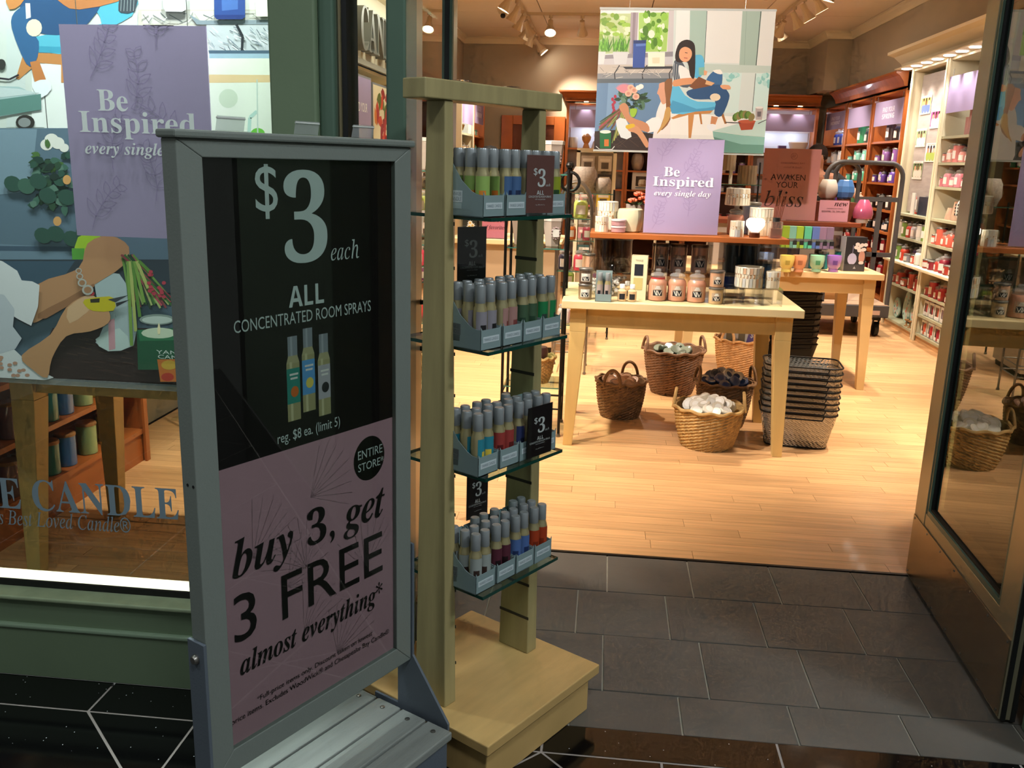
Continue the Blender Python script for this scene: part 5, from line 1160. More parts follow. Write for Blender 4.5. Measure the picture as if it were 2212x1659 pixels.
# reading woman, right
A.poly('#d3dcd8', [(944, 60), (1900, 60), (1700, 1240), (915, 1240)])
A.poly('#e9e9e6', [(965, 60), (1075, 60), (1060, 480), (950, 480)]); A.poly('#a7c0b6', [(1072, 60), (1206, 60), (1182, 500), (1064, 500)]); A.poly('#e4e4e0', [(1206, 60), (1490, 60), (1460, 506), (1190, 500)]); A.poly('#a5bbb0', [(1490, 60), (1642, 60), (1598, 540), (1462, 530)]); A.poly('#dfdfdb', [(1645, 60), (1900, 60), (1720, 530), (1600, 530)])
A.line('#3c4844', [(1206, 90), (1184, 500)], 4); A.line('#3c4844', [(1634, 90), (1594, 535)], 6); A.line('#8aa096', [(1520, 90), (1500, 545)], 3)
A.poly('#bfcec6', [(1050, 505), (1900, 530), (1900, 585), (1050, 578)]); A.poly('#cfe4e0', [(1320, 582), (1482, 582), (1452, 900), (1310, 900)]); A.poly('#cde6e2', [(1590, 586), (1710, 586), (1690, 880), (1565, 885)]); A.line('#56645e', [(1592, 586), (1565, 890)], 5)
for k in range(10): A.oval(['#8cc8c4', '#a8d8d2', '#bcdcd8'][k % 3], rr.uniform(1350, 1460), rr.uniform(590, 640), 26, 20, 8); A.oval(['#8cc8c4', '#b4dcd6'][k % 2], rr.uniform(1600, 1700), rr.uniform(600, 690), 18, 22, 8)
A.poly('#f2f0ea', [(915, 890), (1690, 950), (1660, 1240), (910, 1240)])
A.poly('#c4874c', [(918, 940), (1060, 870), (1260, 872), (1230, 905), (1060, 915), (935, 950)]); A.poly('#c98c50', [(1055, 868), (1108, 868), (1078, 1100), (1058, 1100)]); A.poly('#a8703c', [(1305, 880), (1330, 890), (1362, 985), (1345, 988)]); A.poly('#b67a40', [(1140, 900), (1158, 900), (1168, 990), (1155, 990)])
A.poly('#5cb4dc', [(1100, 460), (1130, 438), (1172, 452), (1184, 540), (1150, 620), (1095, 600)], 3); A.poly('#62bce2', [(930, 690), (985, 690), (1030, 760), (1130, 810), (1270, 815), (1265, 862), (1120, 888), (925, 905)], 2); A.poly('#4a9cc8', [(930, 800), (1120, 868), (1262, 850), (1250, 880), (1000, 895), (925, 905)], 2)
A.poly('#4e5a66', [(944, 490), (1000, 488), (1045, 560), (1098, 620), (1050, 700), (940, 650)], 3)
for k in range(7): A.line('#c4c8c8', [(946+18*k, 500+12*k), (940+16*k, 640)], 4)
A.poly('#f0ece8', [(985, 520), (1060, 560), (1090, 615), (1010, 640), (985, 600)], 3); A.poly('#d9986c', [(940, 640), (1080, 620), (1135, 640), (1120, 665), (1010, 680), (940, 690)], 2)
A.poly('#2a1d1a', [(955, 420), (985, 345), (1045, 318), (1100, 345), (1112, 430), (1105, 620), (1070, 600), (1050, 500), (985, 500), (955, 480)], 3); A.poly('#e2a47c', [(990, 400), (1030, 375), (1075, 395), (1085, 440), (1060, 485), (1020, 495), (985, 460)], 3); A.line('#b05048', [(1022, 462), (1050, 466)], 6); A.line('#3a2018', [(1030, 420), (1050, 424)], 5)
A.poly('#86b8a4', [(1138, 540), (1186, 536), (1182, 600), (1142, 600)]); A.poly('#e0a47c', [(1180, 560), (1208, 570), (1200, 600), (1180, 602)])
A.poly('#3a6898', [(1200, 635), (1255, 570), (1310, 562), (1328, 600), (1312, 690), (1230, 680)], 3); A.poly('#f0ece4', [(1250, 565), (1310, 555), (1328, 590), (1290, 590)], 2); A.poly('#2c527e', [(1040, 735), (1130, 700), (1300, 675), (1370, 730), (1380, 790), (1320, 925), (1262, 905), (1265, 800), (1100, 790)], 3); A.oval('#e6d4b8', 1270, 775, 42, 30); A.poly('#e0a47c', [(1310, 680), (1380, 680), (1392, 712), (1330, 710)], 2)
A.poly('#7e4e30', [(1062, 690), (1140, 612), (1200, 640), (1265, 668), (1240, 684), (1100, 712)]); A.poly('#dcae80', [(1200, 640), (1265, 662), (1240, 684), (1190, 672)])
A.poly('#c98a60', [(1240, 925), (1292, 935), (1270, 1000), (1230, 1000)]); A.poly('#eef0f2', [(1215, 990), (1282, 995), (1250, 1048), (1205, 1020)], 2)
A.poly('#bcd6ce', [(1250, 1042), (1470, 980), (1690, 950), (1670, 1090), (1480, 1075)]); A.poly('#86b4aa', [(1250, 1045), (1480, 1078), (1670, 1092), (1660, 1155), (1480, 1150), (1255, 1090)]); A.poly('#5f8c80', [(1255, 1090), (1480, 1150), (1660, 1155), (1655, 1240), (1300, 1240)])
A.poly('#a4482e', [(1452, 970), (1592, 962), (1565, 1032), (1476, 1038)]); A.oval('#b85a3c', 1522, 968, 70, 14)
for k in range(9): A.oval(['#4a6a2c', '#6c8c3c', '#8a7c4c'][k % 3], 1430+16*k, 930-18*math.sin(k*.4)+rr.uniform(-10, 10), 24, 34, 9, rr.uniform(-.5, .5))
A.poly('#b4aaa8', [(1590, 858), (1652, 856), (1640, 955), (1592, 955)]); A.oval('#e8e4e0', 1621, 858, 31, 9); A.poly('#6c6468', [(1604, 890), (1636, 889), (1632, 930), (1604, 930)]); A.line('#3c3438', [(1350, 975), (1470, 980)], 7); A.line('#3c3438', [(1610, 985), (1680, 955)], 6)
A.build('photo_print', bnr, .5)
for z in (bz0-.012, bz1): boxo('hanger_rail', (bx0_-.004, BN-.006, z), (bx1_+.004, BN+.008, z+.014), mat('clear_rail', '#c9cdc9', .15), bnr)
for x in (.08, .78): MB().tube([(x, BN, bz1+.014), (x, BN, ZC)], .0012, 5).build('wire', STEEL, bnr)

# ================================================================== ceiling track lamps
LAMPW = mat('lamp_white', '#d8c4a4', .4); LENS = emis('lamp_glow', '#fff0d8', 30)
def track(label, pts):
    t = thing('light_track', label, 'track'); (xa, ya), (xb, yb) = pts
    boxo('rail', (min(xa, xb)-.018, min(ya, yb)-.018, ZC-.03), (max(xa, xb)+.018, max(ya, yb)+.018, ZC), LAMPW, t); return t
track('long ceiling light track over the left aisle', ((-1.03, 3.0), (-1.03, 12.95))); track('long ceiling light track over the right aisle', ((1.82, 3.0), (1.82, 12.0))); track('short cross track near the back ceiling', ((-1.0, 10.95), (.9, 10.95)))
def head(x, y, aim, label, power, spot=1.15, lit=True, colr=WARM, size=.04):
    t = thing('track_lamp', label, 'track lamp', (x, y, ZC-.03), 0, 'ceiling track lamps')
    MB().lathe([(.022, -.03), (.022, 0)], 10).tube([(0, 0, -.03), (0, 0, -.075)], .007, 6).build('stem', LAMPW, t, smooth=True)
    q = (Vector(aim)-Vector((x, y, ZC-.12))).to_track_quat('-Z', 'Y'); M = Matrix.Translation((0, 0, -.085)) @ q.to_matrix().to_4x4()
    mb = MB(); n = 20; prof = [(.028, .035), (.030, -.03), (.036, -.055), (.060, -.125), (.062, -.135)]
    v = [(r*(1+(.04 if (i % 2 and j > 1) else 0))*math.cos(2*PI*i/n), r*(1+(.04 if (i % 2 and j > 1) else 0))*math.sin(2*PI*i/n), z) for j, (r, z) in enumerate(prof) for i in range(n)]
    f = [(j*n+i, j*n+(i+1) % n, (j+1)*n+(i+1) % n, (j+1)*n+i) for j in range(len(prof)-1) for i in range(n)]+[tuple(range(n))]
    mb.add(v, f, 0, M).build('fluted_shade', LAMPW, t)
    MB().lathe([(.056, -.128), (.03, -.12), (0, -.118)], 16, M=M, cap=False).build('lens', LENS, t, smooth=True)
    if power:
        p = Vector((x, y, ZC-.115))+q @ Vector((0, 0, -.15)); light('SPOT', p, power, colr, aim, size=size, spot=spot, blend=.7, parent=t)
    return t
LP, RP = 55, 55
n_ = 0
for i, y in enumerate((3.5, 4.3, 5.1, 5.9, 6.7, 7.6, 8.5)):
    head(-1.03, y, (-.2 if i % 2 else -1.0, y+.5, 0), 'left track lamp, %s from the shop front' % ORD[i], 260)
    head(1.82, y, (2.4 if i % 2 else 1.0, y+.4, 0), 'right track lamp, %s from the shop front' % ORD[i], 260)
for i, (y, ax, ay) in enumerate(((9.30, -2.2, 9.3), (9.99, -2.2, 10.2), (10.62, -2.2, 10.8), (11.05, .2, 12.2), (11.35, -2.2, 11.6), (11.95, -2.0, 12.2), (12.5, -.4, 12.9), (12.88, -.3, 12.9))):
    head(-1.03, y, (ax, ay, .8 if i < 6 else 2.2), 'left track lamp near the back, %s of eight' % ORD[i], 160 if i % 2 == 0 else 0)
for i, (y, ax, ay) in enumerate(((9.17, 3.1, 9.2), (9.69, 3.1, 9.7), (10.18, 3.1, 10.4), (10.78, 1.2, 12.6), (11.06, 3.1, 11.6))):
    head(1.82, y, (ax, ay, .8), 'right track lamp near the back, %s of five' % ORD[i], 160 if i % 2 == 0 else 0)
for i, (x, a) in enumerate(((-.74, (-.6, 9.0, 0)), (-.38, (-.3, 12.9, .8)), (.1, (.3, 9, .0)), (.42, (.4, 9.0, .0)))): head(x, 10.95, a, 'cross track lamp, %s from left' % ORD[i], 140 if i in (0, 3) else 0)
# lamps aimed at the front table and banner, lamps in the window
head(1.82, 3.05, (.75, 4.95, .9), 'right track lamp aimed at the front table', 430, .62, colr=NEUT); head(-1.03, 3.45, (.35, 4.95, .95), 'left track lamp aimed at the front table', 320, .62, colr=NEUT); head(-1.03, 3.05, (.45, 5.9, 2.0), 'left track lamp aimed at the hanging banner', 380, .62, colr=NEUT)
wt_ = track('ceiling light track inside the left window', ((-2.0, 3.35), (-.9, 3.35)))
# pair of heads on the window track, glowing lenses without spot lights
for i, (x, a, pw_) in enumerate(((-1.75, (-1.5, 2.35, 1.9), 0), (-1.2, (-1.1, 2.3, 1.6), 0))): head(x, 3.35, a, 'window track lamp, %s' % ('left', 'right')[i], pw_)
# smoke detectors, camera, sprinkler
for i, (x, y) in enumerate(((-.12, 9.6), (.62, 9.75), (1.45, 9.7))):
    o = tag(MB().lathe([(.02, -.05), (.03, -.03), (.075, -.02), (.08, 0)], 16).build('smoke_detector', LAMPW, smooth=True), 'round ceiling detector above the banner, %s of three' % ('left', 'middle', 'right')[i], 'detector', 'ceiling detectors'); o.location = (x, y, ZC)
v = P(1087, 38, z=3.06); t = thing('security_camera', 'small ceiling security camera left of the track lamps', 'camera', (v.x, v.y, ZC))
MB().lathe([(.03, -.06), (.05, -.05), (.075, 0)], 16).build('housing', LAMPW, t, smooth=True); MB().lathe([(0, -.028), (.022, -.02), (.03, 0), (.022, .02), (0, .028)], 12, (0, -.03, -.075)).build('lens_ball', BLACK, t, smooth=True)

# ================================================================== second table
T2 = .82
t2 = leg_table('second pale table behind with pastel candles and pink sign', .55, 1.905, 6.36, 7.2, T2, inset=.04, legw=.08, splay=1.2, top=mat('maple_top_b', '#d9b888', .4, var=.06, vscale=2.5), leg=mat('maple_leg_b', '#d6b47c', .45, var=.06))
def k5(cx, cy): return (1640+cx/5.53, 300+cy/5.53)
def on2(cx, cy, z=T2): return P(*k5(cx, cy), z=z)
def on2Y(cx, cy, Y): return P(*k5(cx, cy), Y=Y)
R2 = 1.145
rs2 = thing('riser_shelf', 'dark cherry riser plank on pale panels on the second table', 'riser')
boxo('plank', (.70, 6.58, R2-.03), (1.765, 6.95, R2), mat('dark_cherry', '#7c3a20', .4), rs2, bevel=.003)
for x in (.82, 1.42, 1.60): boxo('support_panel', (x-.065, 6.64, T2), (x+.065, 6.90, R2-.03), mat('beige_panel', '#b8a494', .6), rs2)
# row of reed diffuser boxes on a clear shelf
sh = tag(boxo('acrylic_shelf', (.86, 6.44, .965), (1.53, 6.56, .971), ACRYL, None), 'clear shelf carrying a row of pastel diffuser boxes', 'shelf'); 
for x in (.87, 1.2, 1.52): boxo('acrylic_leg', (x-.004, 6.445, T2), (x+.004, 6.555, .965), ACRYL, sh)
bc = ['#8ea832', '#7ab0a0', '#94b43c', '#58b490', '#5c70b0', '#8a6c86', '#806880']; bn = ['olive', 'sage', 'lime', 'mint', 'blue', 'plum', 'mauve']
for i, (c_, cx) in enumerate(zip(bc, (315, 400, 482, 580, 675, 760, 843))):
    x = on2Y(cx, 1100, 6.50).x; t = thing('diffuser_box', '%s reed diffuser box, %s in the row on second table' % (bn[i], ORD[i]), 'box', (x, 6.50, .971), 0, 'diffuser boxes')
    boxo('box', (-.024, -.022, .062), (.024, .03, .145), col(c_), t); boxo('clear_middle', (-.024, -.022, .04), (.024, .03, .062), glass('box_clear', '#d8dcd8', .8, haze=.2), t); boxo('box_foot', (-.024, -.022, 0), (.024, .03, .04), col(c_), t); boxo('black_cap', (.004, -.04, .02), (.028, -.0225, .05), BLACK, t); boxo('vial', (.004, -.04, 0), (.028, -.0225, .02), col(c_), t)
# footed pastel glasses
for i, (c_, nm, cx) in enumerate((('#8aa0c8', 'pale blue', 85), ('#dcc468', 'yellow', 335), ('#e09870', 'apricot', 485), ('#a0d4b0', 'mint green', 697), ('#a878c8', 'lilac', 902))):
    cy = 1597 if i else 1560; v = on2(cx, cy)
    o = tag(MB().lathe([(.032, 0), (.034, .004), (.030, .022), (.044, .040), (.050, .085), (.049, .112), (.045, .112), (.044, .10), (0, .098)], 20).build('footed_candle', mat('wax_f%d' % i, c_, .25, coat=.8), smooth=True), '%s footed glass candle on the second table' % nm, 'candle', 'pastel footed candles'); o.location = v+Vector((0, .05, 0))
    MB().lathe([(.0475, .05), (.0505, .08)], 3, a0=-PI*.62, a1=-PI*.42).build('label_panel', col({'#8aa0c8': '#6c80a8', '#dcc468': '#a89040', '#e09870': '#a86848', '#a0d4b0': '#4c9068', '#a878c8': '#6c4890'}[c_]), o)
# product box black and white
v = on2(1120, 1583); t = thing('product_box', 'black and white diffuser carton at right end of second table', 'carton', v+Vector((0, .05, 0)), .10)
boxo('box', (-.073, -.045, 0), (.073, .06, .235), col('#26262a'), t); boxo('white_side', (-.0745, -.045, 0), (-.073, .06, .235), col('#c8c8c8'), t)
A = Art(lambda a, b: (a, b), -.0453); A.oval('#b4b0cc', -.02, .085, .032, .04); A.rect('#8a86a0', -.022, .12, -.018, .18); A.oval('#c08c7c', .045, .10, .022, .045); A.oval('#e0d0c8', .045, .06, .018, .012); 
for k in range(9): A.oval('#e4d4cc', .0+.008*k, .165+.022*math.sin(k*1.7), .016, .013, 7)
A.rect('#3a3a40', -.073, 0, .073, .05); A.poly('#9c9ca4', [(-.008, .018), (.012, .018), (.002, .036)]); A.build('printed_front', t)
# tall dark tumblers and beige card behind
for i, (cx, c_, nm, s_) in enumerate(((395, '#4a4262', 'plum', 1.5), (640, '#167078', 'teal', 1.1), (760, '#1a808c', 'bright teal', 1.3), (960, '#1c8488', 'turquoise', 1.5))):
    x = on2Y(cx, 1400, 6.62).x; candle('tumbler', c_, (x, 6.60, T2), '%s tall tumbler under the diffuser row' % nm, 'tall tumblers on second table', lab=None, s=s_*.62 if i else 1.0, n=14)
# pink signs
def sign(loc, w, h, label, c_='#cc8a86'):
    t = thing('acrylic_sign', label, 'sign', loc); boxo('card', (-w/2, 0, 0), (w/2, .003, h), col(c_, .35), t); boxo('clear_front', (-w/2-.008, -.004, -.004), (w/2+.008, -.003, h+.012), GLASS, t); boxo('foot', (-w/2-.008, -.03, -.006), (w/2+.008, .05, -.002), ACRYL, t); return t
s1 = sign((1.266, 6.62, R2+.006), .385, .485, 'large dusty pink awaken your bliss sign on second table'); dk = col('#4a2c2c'); q = -.0012
A = Art(lambda a, b: (a, b), -.0002); A.oval('#8c5050', .01, .435, .022, .022, 20); A.oval('#cc8a86', .01, .435, .0195, .0195, 20)
for k in range(3): A.line('#8c5050', [(-.004+.008*k, .425), (.004+.008*k, .447)], .003)
A.build('round_logo', s1)
text('CHESAPEAKE BAY', 's', -.075, .09, .383, .394, q, col('#9c5c5c'), s1); text('mind & body', 'i', -.055, .07, .350, .368, q, col('#9c5c5c'), s1)
text('AWAKEN', 's', -.135, .10, .272, .312, q, dk, s1); text('YOUR', 's', -.095, .055, .220, .260, q, dk, s1); text('bliss', 'i', -.165, .10, .09, .20, q, dk, s1)
s2 = sign((on2Y(890, 860, 6.60).x, 6.60, R2+.006), .20, .145, 'small pink new sign beside the iridescent diffuser', '#d898a4'); text('new', 'bi', .0, .09, .105, .13, q, dk, s2); text('CHESAPEAKE BAY CANDLE', 's', -.05, .06, .085, .092, q, dk, s2); text('ESSENTIAL OIL DIFFUSERS', 's', -.08, .08, .062, .074, q, dk, s2)
# vase-shaped diffusers
st3 = tag(boxo('box_step', (1.46, 6.72, R2), (1.80-.04, 6.90, R2+.135), mat('dark_step', '#6a3420', .5), None), 'dark wooden step behind the small pink sign', 'riser')
for i, (cx, c_, nm, facets) in enumerate(((825, '#b0a498', 'taupe', 26), (1025, '#3c6498', 'faceted blue', 9))):
    v = on2Y(cx, 600, 6.80); t = thing('diffuser', '%s vase diffuser on the dark step' % nm, 'diffuser', (v.x, 6.80, R2+.135), 0, 'vase diffusers'); MB().lathe([(.048, 0), (.048, .022), (.046, .024)], 20).build('wood_base', mat('walnut', '#5c3018', .5), t)
    MB().lathe([(.046, .024), (.060, .036), (.070, .07), (.064, .11), (.048, .15), (.042, .155), (0, .155)], facets).build('body', mat('diff_%d' % i, c_, .55 if not i else .3), t, smooth=not i)
v = on2(1082, 970, R2); t = thing('diffuser', 'iridescent pink diffuser at right end of the riser', 'diffuser', (v.x, 6.66, R2)); MB().lathe([(.040, 0), (.040, .022)], 20).build('base', col('#d8c8bc'), t)
MB().lathe([(.042, .022), (.062, .032), (.070, .062), (.060, .105), (.040, .145), (.030, .16), (0, .162)], 26).build('body', mat('iridescent', '#b05474', .2, metal=.3, coat=.8), t, smooth=True)

# ================================================================== platform cart
CART = mat('cart_grey', '#4c4a4c', .5, metal=.2)
ct = thing('platform_cart', 'grey platform cart with tall tube handle beside right shelves', 'cart', (2.29, 8.95, 0))
boxo('deck', (-.36, -.42, .19), (.34, .55, .30), CART, ct, bevel=.006); boxo('deck_board', (-.35, -.41, .30), (.33, .54, .306), col('#b8987c'), ct); boxo('warning_sticker', (.12, -.4225, .215), (.26, -.4205, .255), col('#c8a898'), ct)
for sx in (-.27, .27):
    for y in (-.30, .44):
        w_ = MB().lathe([(.03, -.018), (.065, -.018), (.068, 0), (.065, .018), (.03, .018)], 20, M=Matrix.Translation((sx, y, .069)) @ Matrix.Rotation(PI/2, 4, 'Y')).build('wheel', BLACK, ct, smooth=True)
        MB().box((sx-.028, y-.02, .07), (sx-.022, y+.02, .19)).box((sx+.022, y-.02, .07), (sx+.028, y+.02, .19)).box((sx-.03, y-.03, .15), (sx+.03, y+.03, .19)).build('caster_fork', IRON, ct)
def arch(xa, xb, y, top, r, z0=.30):
    p = [(xa, y, z0), (xa, y, top-r)]+[(xa+r-r*math.cos(a), y, top-r+r*math.sin(a)) for a in [PI/2*i/6 for i in range(1, 7)]]+[(xb-r+r*math.sin(a), y, top-r+r*math.cos(a)) for a in [PI/2*i/6 for i in range(1, 7)]]+[(xb, y, z0)]; return p
yh = -.36
MB().tube(arch(-.33, .33, yh, 1.575, .13), .021, 10).build('handle_frame', CART, ct, smooth=True); MB().tube(arch(-.24, -.03, yh+.06, 1.57, .10), .02, 10).build('inner_hoop', CART, ct, smooth=True)
boxo('cross_bar', (-.03, yh-.012, 1.235), (.33, yh+.012, 1.275), CART, ct); boxo('cross_bar', (-.33, yh-.012, .74), (.33, yh+.012, .78), CART, ct); boxo('upright_bar', (.14, yh-.012, .30), (.18, yh+.012, 1.24), CART, ct)
o = tag(boxo('cardboard_box', (1.98, 8.80, .306), (2.22, 9.10, .52), col('#c08c54', .8), None), 'small brown cardboard box on the platform cart', 'box')

# ================================================================== wire racks with glass shelves
def rack(label, x0, x1, y0, y1, h, shelves, m, finial=True, arch_=False):
    t = thing('wire_rack', label, 'rack', ((x0+x1)/2, (y0+y1)/2, 0)); w, d = (x1-x0)/2, (y1-y0)/2
    for sx in (-1, 1):
        for sy in (-1, 1):
            MB().tube([(sx*w, sy*d, .01), (sx*w, sy*d, h)], .008, 8).build('post', m, t, smooth=True); MB().lathe([(.012, 0), (.013, .01), (.008, .02)], 8, (sx*w, sy*d, 0)).build('foot', STEEL, t, smooth=True)
            if finial: MB().lathe([(0, -.018), (.013, -.012), (.018, 0), (.013, .012), (0, .018)], 12, (sx*w, sy*d, h+.012)).build('ball_finial', m, t, smooth=True)
    for z in shelves:
        p = MB().box((-w+.004, -d+.004, z-.006), (w-.004, d-.004, z)).build('glass_shelf', SHELFG, t); boxo('polished_edge', (-w+.004, -d+.002, z-.006), (w-.004, -d+.004, z), mat('teal_edge', '#3f7a6c', .2), p)
    for z in (.16, .24):
        MB().tube([(-w, -d, z), (w, -d, z)], .005, 6).tube([(-w, d, z), (w, d, z)], .005, 6).build('stretcher', m, t); MB().tube([(-w, -d, z), (-w, d, z)], .005, 6).tube([(w, -d, z), (w, d, z)], .005, 6).build('stretcher', m, t)
    if arch_:
        for s in (-1, 1): MB().tube([(-w*math.cos(PI*i/12), s*d, h+.22*math.sin(PI*i/12)) for i in range(13)], .012, 8).build('arched_top', m, t, smooth=True)
    return t
rk = rack('black iron rack with ball finials left of front table', -.53, -.205, 4.87, 5.17, 1.475, [1.44, 1.05, .62, .28], IRON)
MB().tube([(.165+.05*math.sin(a*1.0), -.02+.0*a, 1.40+.05*math.cos(a)) for a in [i*.4 for i in range(17)]], .009, 7).build('scroll', IRON, rk, smooth=True)
CRYS = mat('smoke_crystal', '#bcaea2', .12, coat=.8); 
def lantern(x, y, z, label, s=1.0, c_=CRYS):
    t = thing('faceted_jar', label, 'jar', (x, y, z), .4); t.scale = (s, s, s); MB().lathe([(.040, 0), (.043, .006), (.062, .15), (.056, .15), (.036, .01)], 6).build('glass_body', c_, t); MB().lathe([(.060, .15), (.064, .152), (.066, .17), (.060, .172)], 6, cap=False).build('clear_rim', col('#e4dcd4', .15), t); boxo('label_panel', (-.02, -.056, .06), (.02, -.050, .105), WHITE, t)
    mb = MB()
    for k in range(12): a = k*.524; mb.lathe([(0, -.004), (.006, 0), (0, .004)], 5, (.026*math.cos(a), -.054, .082+.034*math.sin(a)))
    mb.build('flower_wreath', col('#a88c94'), t); return t
lantern(-.30, 5.02, 1.44, 'large smoke faceted jar on top of the iron rack', 1.0); lantern(-.285, 5.0, 1.05, 'smoke faceted jar on second iron rack shelf, right', .92); lantern(-.46, 5.02, 1.05, 'smoke faceted jar on second iron rack shelf, left', .9)
o = tag(MB().lathe([(.03, 0), (.045, .02), (.05, .06), (.043, .085), (0, .09)], 12).build('wax_bag', mat('plum_bag', '#5a3a3e', .3), smooth=True), 'plum wrapped bundle in the small willow basket', 'bundle'); o.location = (-.335, 5.0, .40)
wk = wicker('wicker_basket', WK1, 'small willow basket on the iron rack bottom shelf', -.335, 5.0, .052, .085, .15, 9, handles=False); wk.location.z = .28
cs = rack('silver rack with arched top behind the iron rack', -.34, -.10, 6.45, 6.75, 1.15, [1.12, .75, .36], STEEL, finial=False, arch_=True)
candle('classic', '#c8d870', (-.18, 6.55, 1.12), 'lime green jar on top of silver rack', 'candles on the silver rack', s=1.1); candle('classic', '#d84a5c', (-.17, 6.53, .75), 'pink red jar on middle silver shelf', 'candles on the silver rack'); candle('classic', '#2a2c40', (-.28, 6.53, .75), 'navy jar on middle silver shelf', 'candles on the silver rack'); candle('classic', '#c82828', (-.16, 6.53, .36), 'bright red jar on lowest silver shelf', 'candles on the silver rack', s=1.1); candle('classic', '#cfcac4', (-.27, 6.53, .36), 'clear white jar on lowest silver shelf', 'candles on the silver rack', s=1.0)
# cash wrap counter with goods, seen past the stand
cw = thing('counter', 'cream counter behind the spray stand', 'counter', (-.78, 7.45, 0)); boxo('counter_body', (-.42, -.32, .05), (.42, .32, .86), col('#b8a284', .6), cw); boxo('counter_top', (-.45, -.35, .86), (.45, .35, .90), MAPLE, cw, bevel=.004); boxo('counter_plinth', (-.40, -.30, 0), (.40, .30, .05), IRON, cw)
ps = sign((P(1066, 545, Y=7.15).x, 7.15, .906), .19, .30, 'bright pink favorites sign on the cream counter', '#e08ca4'); pl = col('#5a2a4c')
text('$5', 'b', -.06, .03, .20, .265, q, pl, ps); text('decades', 'b', -.085, .085, .125, .175, q, pl, ps); text('of favorites', 'bi', -.08, .09, .06, .10, q, pl, ps)
for i, (px_, z, c_) in enumerate(((1015, .90, '#202420'), (1052, .90, '#2a3020'), (1003, 1.22, '#1c2030'), (1040, 1.22, '#3a4638'), (1075, 1.22, '#30382c'))):
    yy = 7.30; t = thing('daisy_box', 'dark box with white daisies on the counter, %s' % ('lower left', 'lower right', 'upper left', 'upper middle', 'upper right')[i], 'box', (P(px_, 500, Y=yy).x, yy, z), 0, 'daisy boxes'); boxo('box', (-.06, 0, 0), (.06, .12, .26 if z < 1 else .12), col(c_), t); A = Art(lambda a, b: (a, b), -.0002); rr = random.Random(i)
    for k in range(4):
        x, zz = rr.uniform(-.035, .035), rr.uniform(.03, .09 if z > 1 else .22)
        for j in range(8): A.leaf('#eeeade', x, zz, .024, .010, j*.785)
        A.oval('#d8a830', x, zz, .008, .008, 8)
    A.build('daisy_print', t)
tag(boxo('counter_shelf', (-1.2, 7.28, 1.20), (-.40, 7.5, 1.22), CREAMW, None), 'narrow cream shelf over the counter', 'shelf'); 
o = [q_ for q_ in S.objects if q_.name == 'counter_shelf'][0]
for x in (-1.19, -.42): boxo('bracket', (x, 7.40, .90), (x+.02, 7.48, 1.20), CREAMW, o)
for i, (px_, py_, c_, nm) in enumerate(((1190, 650, '#d8702c', 'orange'), (1205, 640, '#9ac850', 'lime'), (1175, 600, '#d8b8a8', 'blush'))):
    yy = 7.9; v = P(px_, py_, Y=yy); 
# pegboard gondola with hanging packets
go = thing('pegboard_stand', 'cream framed pegboard with hanging packets behind front table', 'display stand', (-.12, 9.0, 0))
boxo('board', (-.18, .02, .30), (.16, .04, 1.60), col('#b0a088'), go); 
for x in (-.19, .16): boxo('upright', (x, 0, 0), (x+.035, .05, 1.62), CREAM, go)
boxo('foot_board', (-.22, -.20, 0), (.22, .25, .04), CREAM, go); boxo('head_rail', (-.19, 0, 1.60), (.195, .05, 1.64), CREAM, go)
pc_ = [['#b8aca0', '#cfc4b4'], ['#c0a898', '#3a342e'], ['#d86a6a', '#d8b830'], ['#a8a098', '#8c8478'], ['#c88c90', '#d8ccc0'], ['#3c5a5a', '#b0a498']]
for j, row in enumerate(pc_):
    for i, c_ in enumerate(row):
        t = thing('hanging_packet', '%s hanging packet on the pegboard, row %s' % (('left', 'right')[i], ORD[j]), 'packet', (-.20+.165*i, 8.985, 1.50-.17*j), 0, 'packets on the pegboard'); boxo('card', (-.065, -.006, -.07), (.065, 0, .07), col(c_), t); boxo('printed_jar', (-.035, -.0075, -.05), (.035, -.0062, .01), col('#5c5248'), t); boxo('white_band', (-.05, -.0075, .02), (.05, -.0062, .045), col('#e4dcd0'), t); MB().tube([(0, .03, .062), (0, -.03, .062)], .003, 5).build('peg', STEEL, t)
# stoneware pots on rack behind
for i, (px_, py_, r_) in enumerate(((1250, 385, .075), (1277, 390, .05))):
    yy = 7.6; v = P(px_, py_, Y=yy)
pt = rack('thin black rack with speckled pots behind the iron rack', -.42, .06, 7.85, 8.15, 1.28, [1.25, .85, .45], IRON, finial=False)
for i, (x, r_, h_) in enumerate(((-.20, .11, .22), (-.04, .075, .13))):
    o = tag(MB().lathe([(r_*.7, 0), (r_, h_*.35), (r_*.95, h_*.8), (r_*.75, h_), (r_*.6, h_), (r_*.7, h_*.5), (0, h_*.4)], 18).build('stoneware_pot', mat('speckled_stoneware', '#b0a296', .6, var=.25, vscale=60), smooth=True), 'speckled stoneware pot on thin black rack, %s' % ('large', 'small')[i], 'pot', 'stoneware pots'); o.location = (x, 8.0, 1.25)
for i, (x, z, c_, nm) in enumerate(((-.30, .85, '#d8702c', 'orange'), (-.15, .85, '#b8445c', 'rose'), (0, .85, '#c8c0b4', 'ivory'), (-.3, .45, '#9ab84c', 'lime'), (-.1, .45, '#8c4c7c', 'plum'))): candle('classic', c_, (x, 7.98, z), '%s jar on the thin black rack' % nm, 'candles on thin black rack')
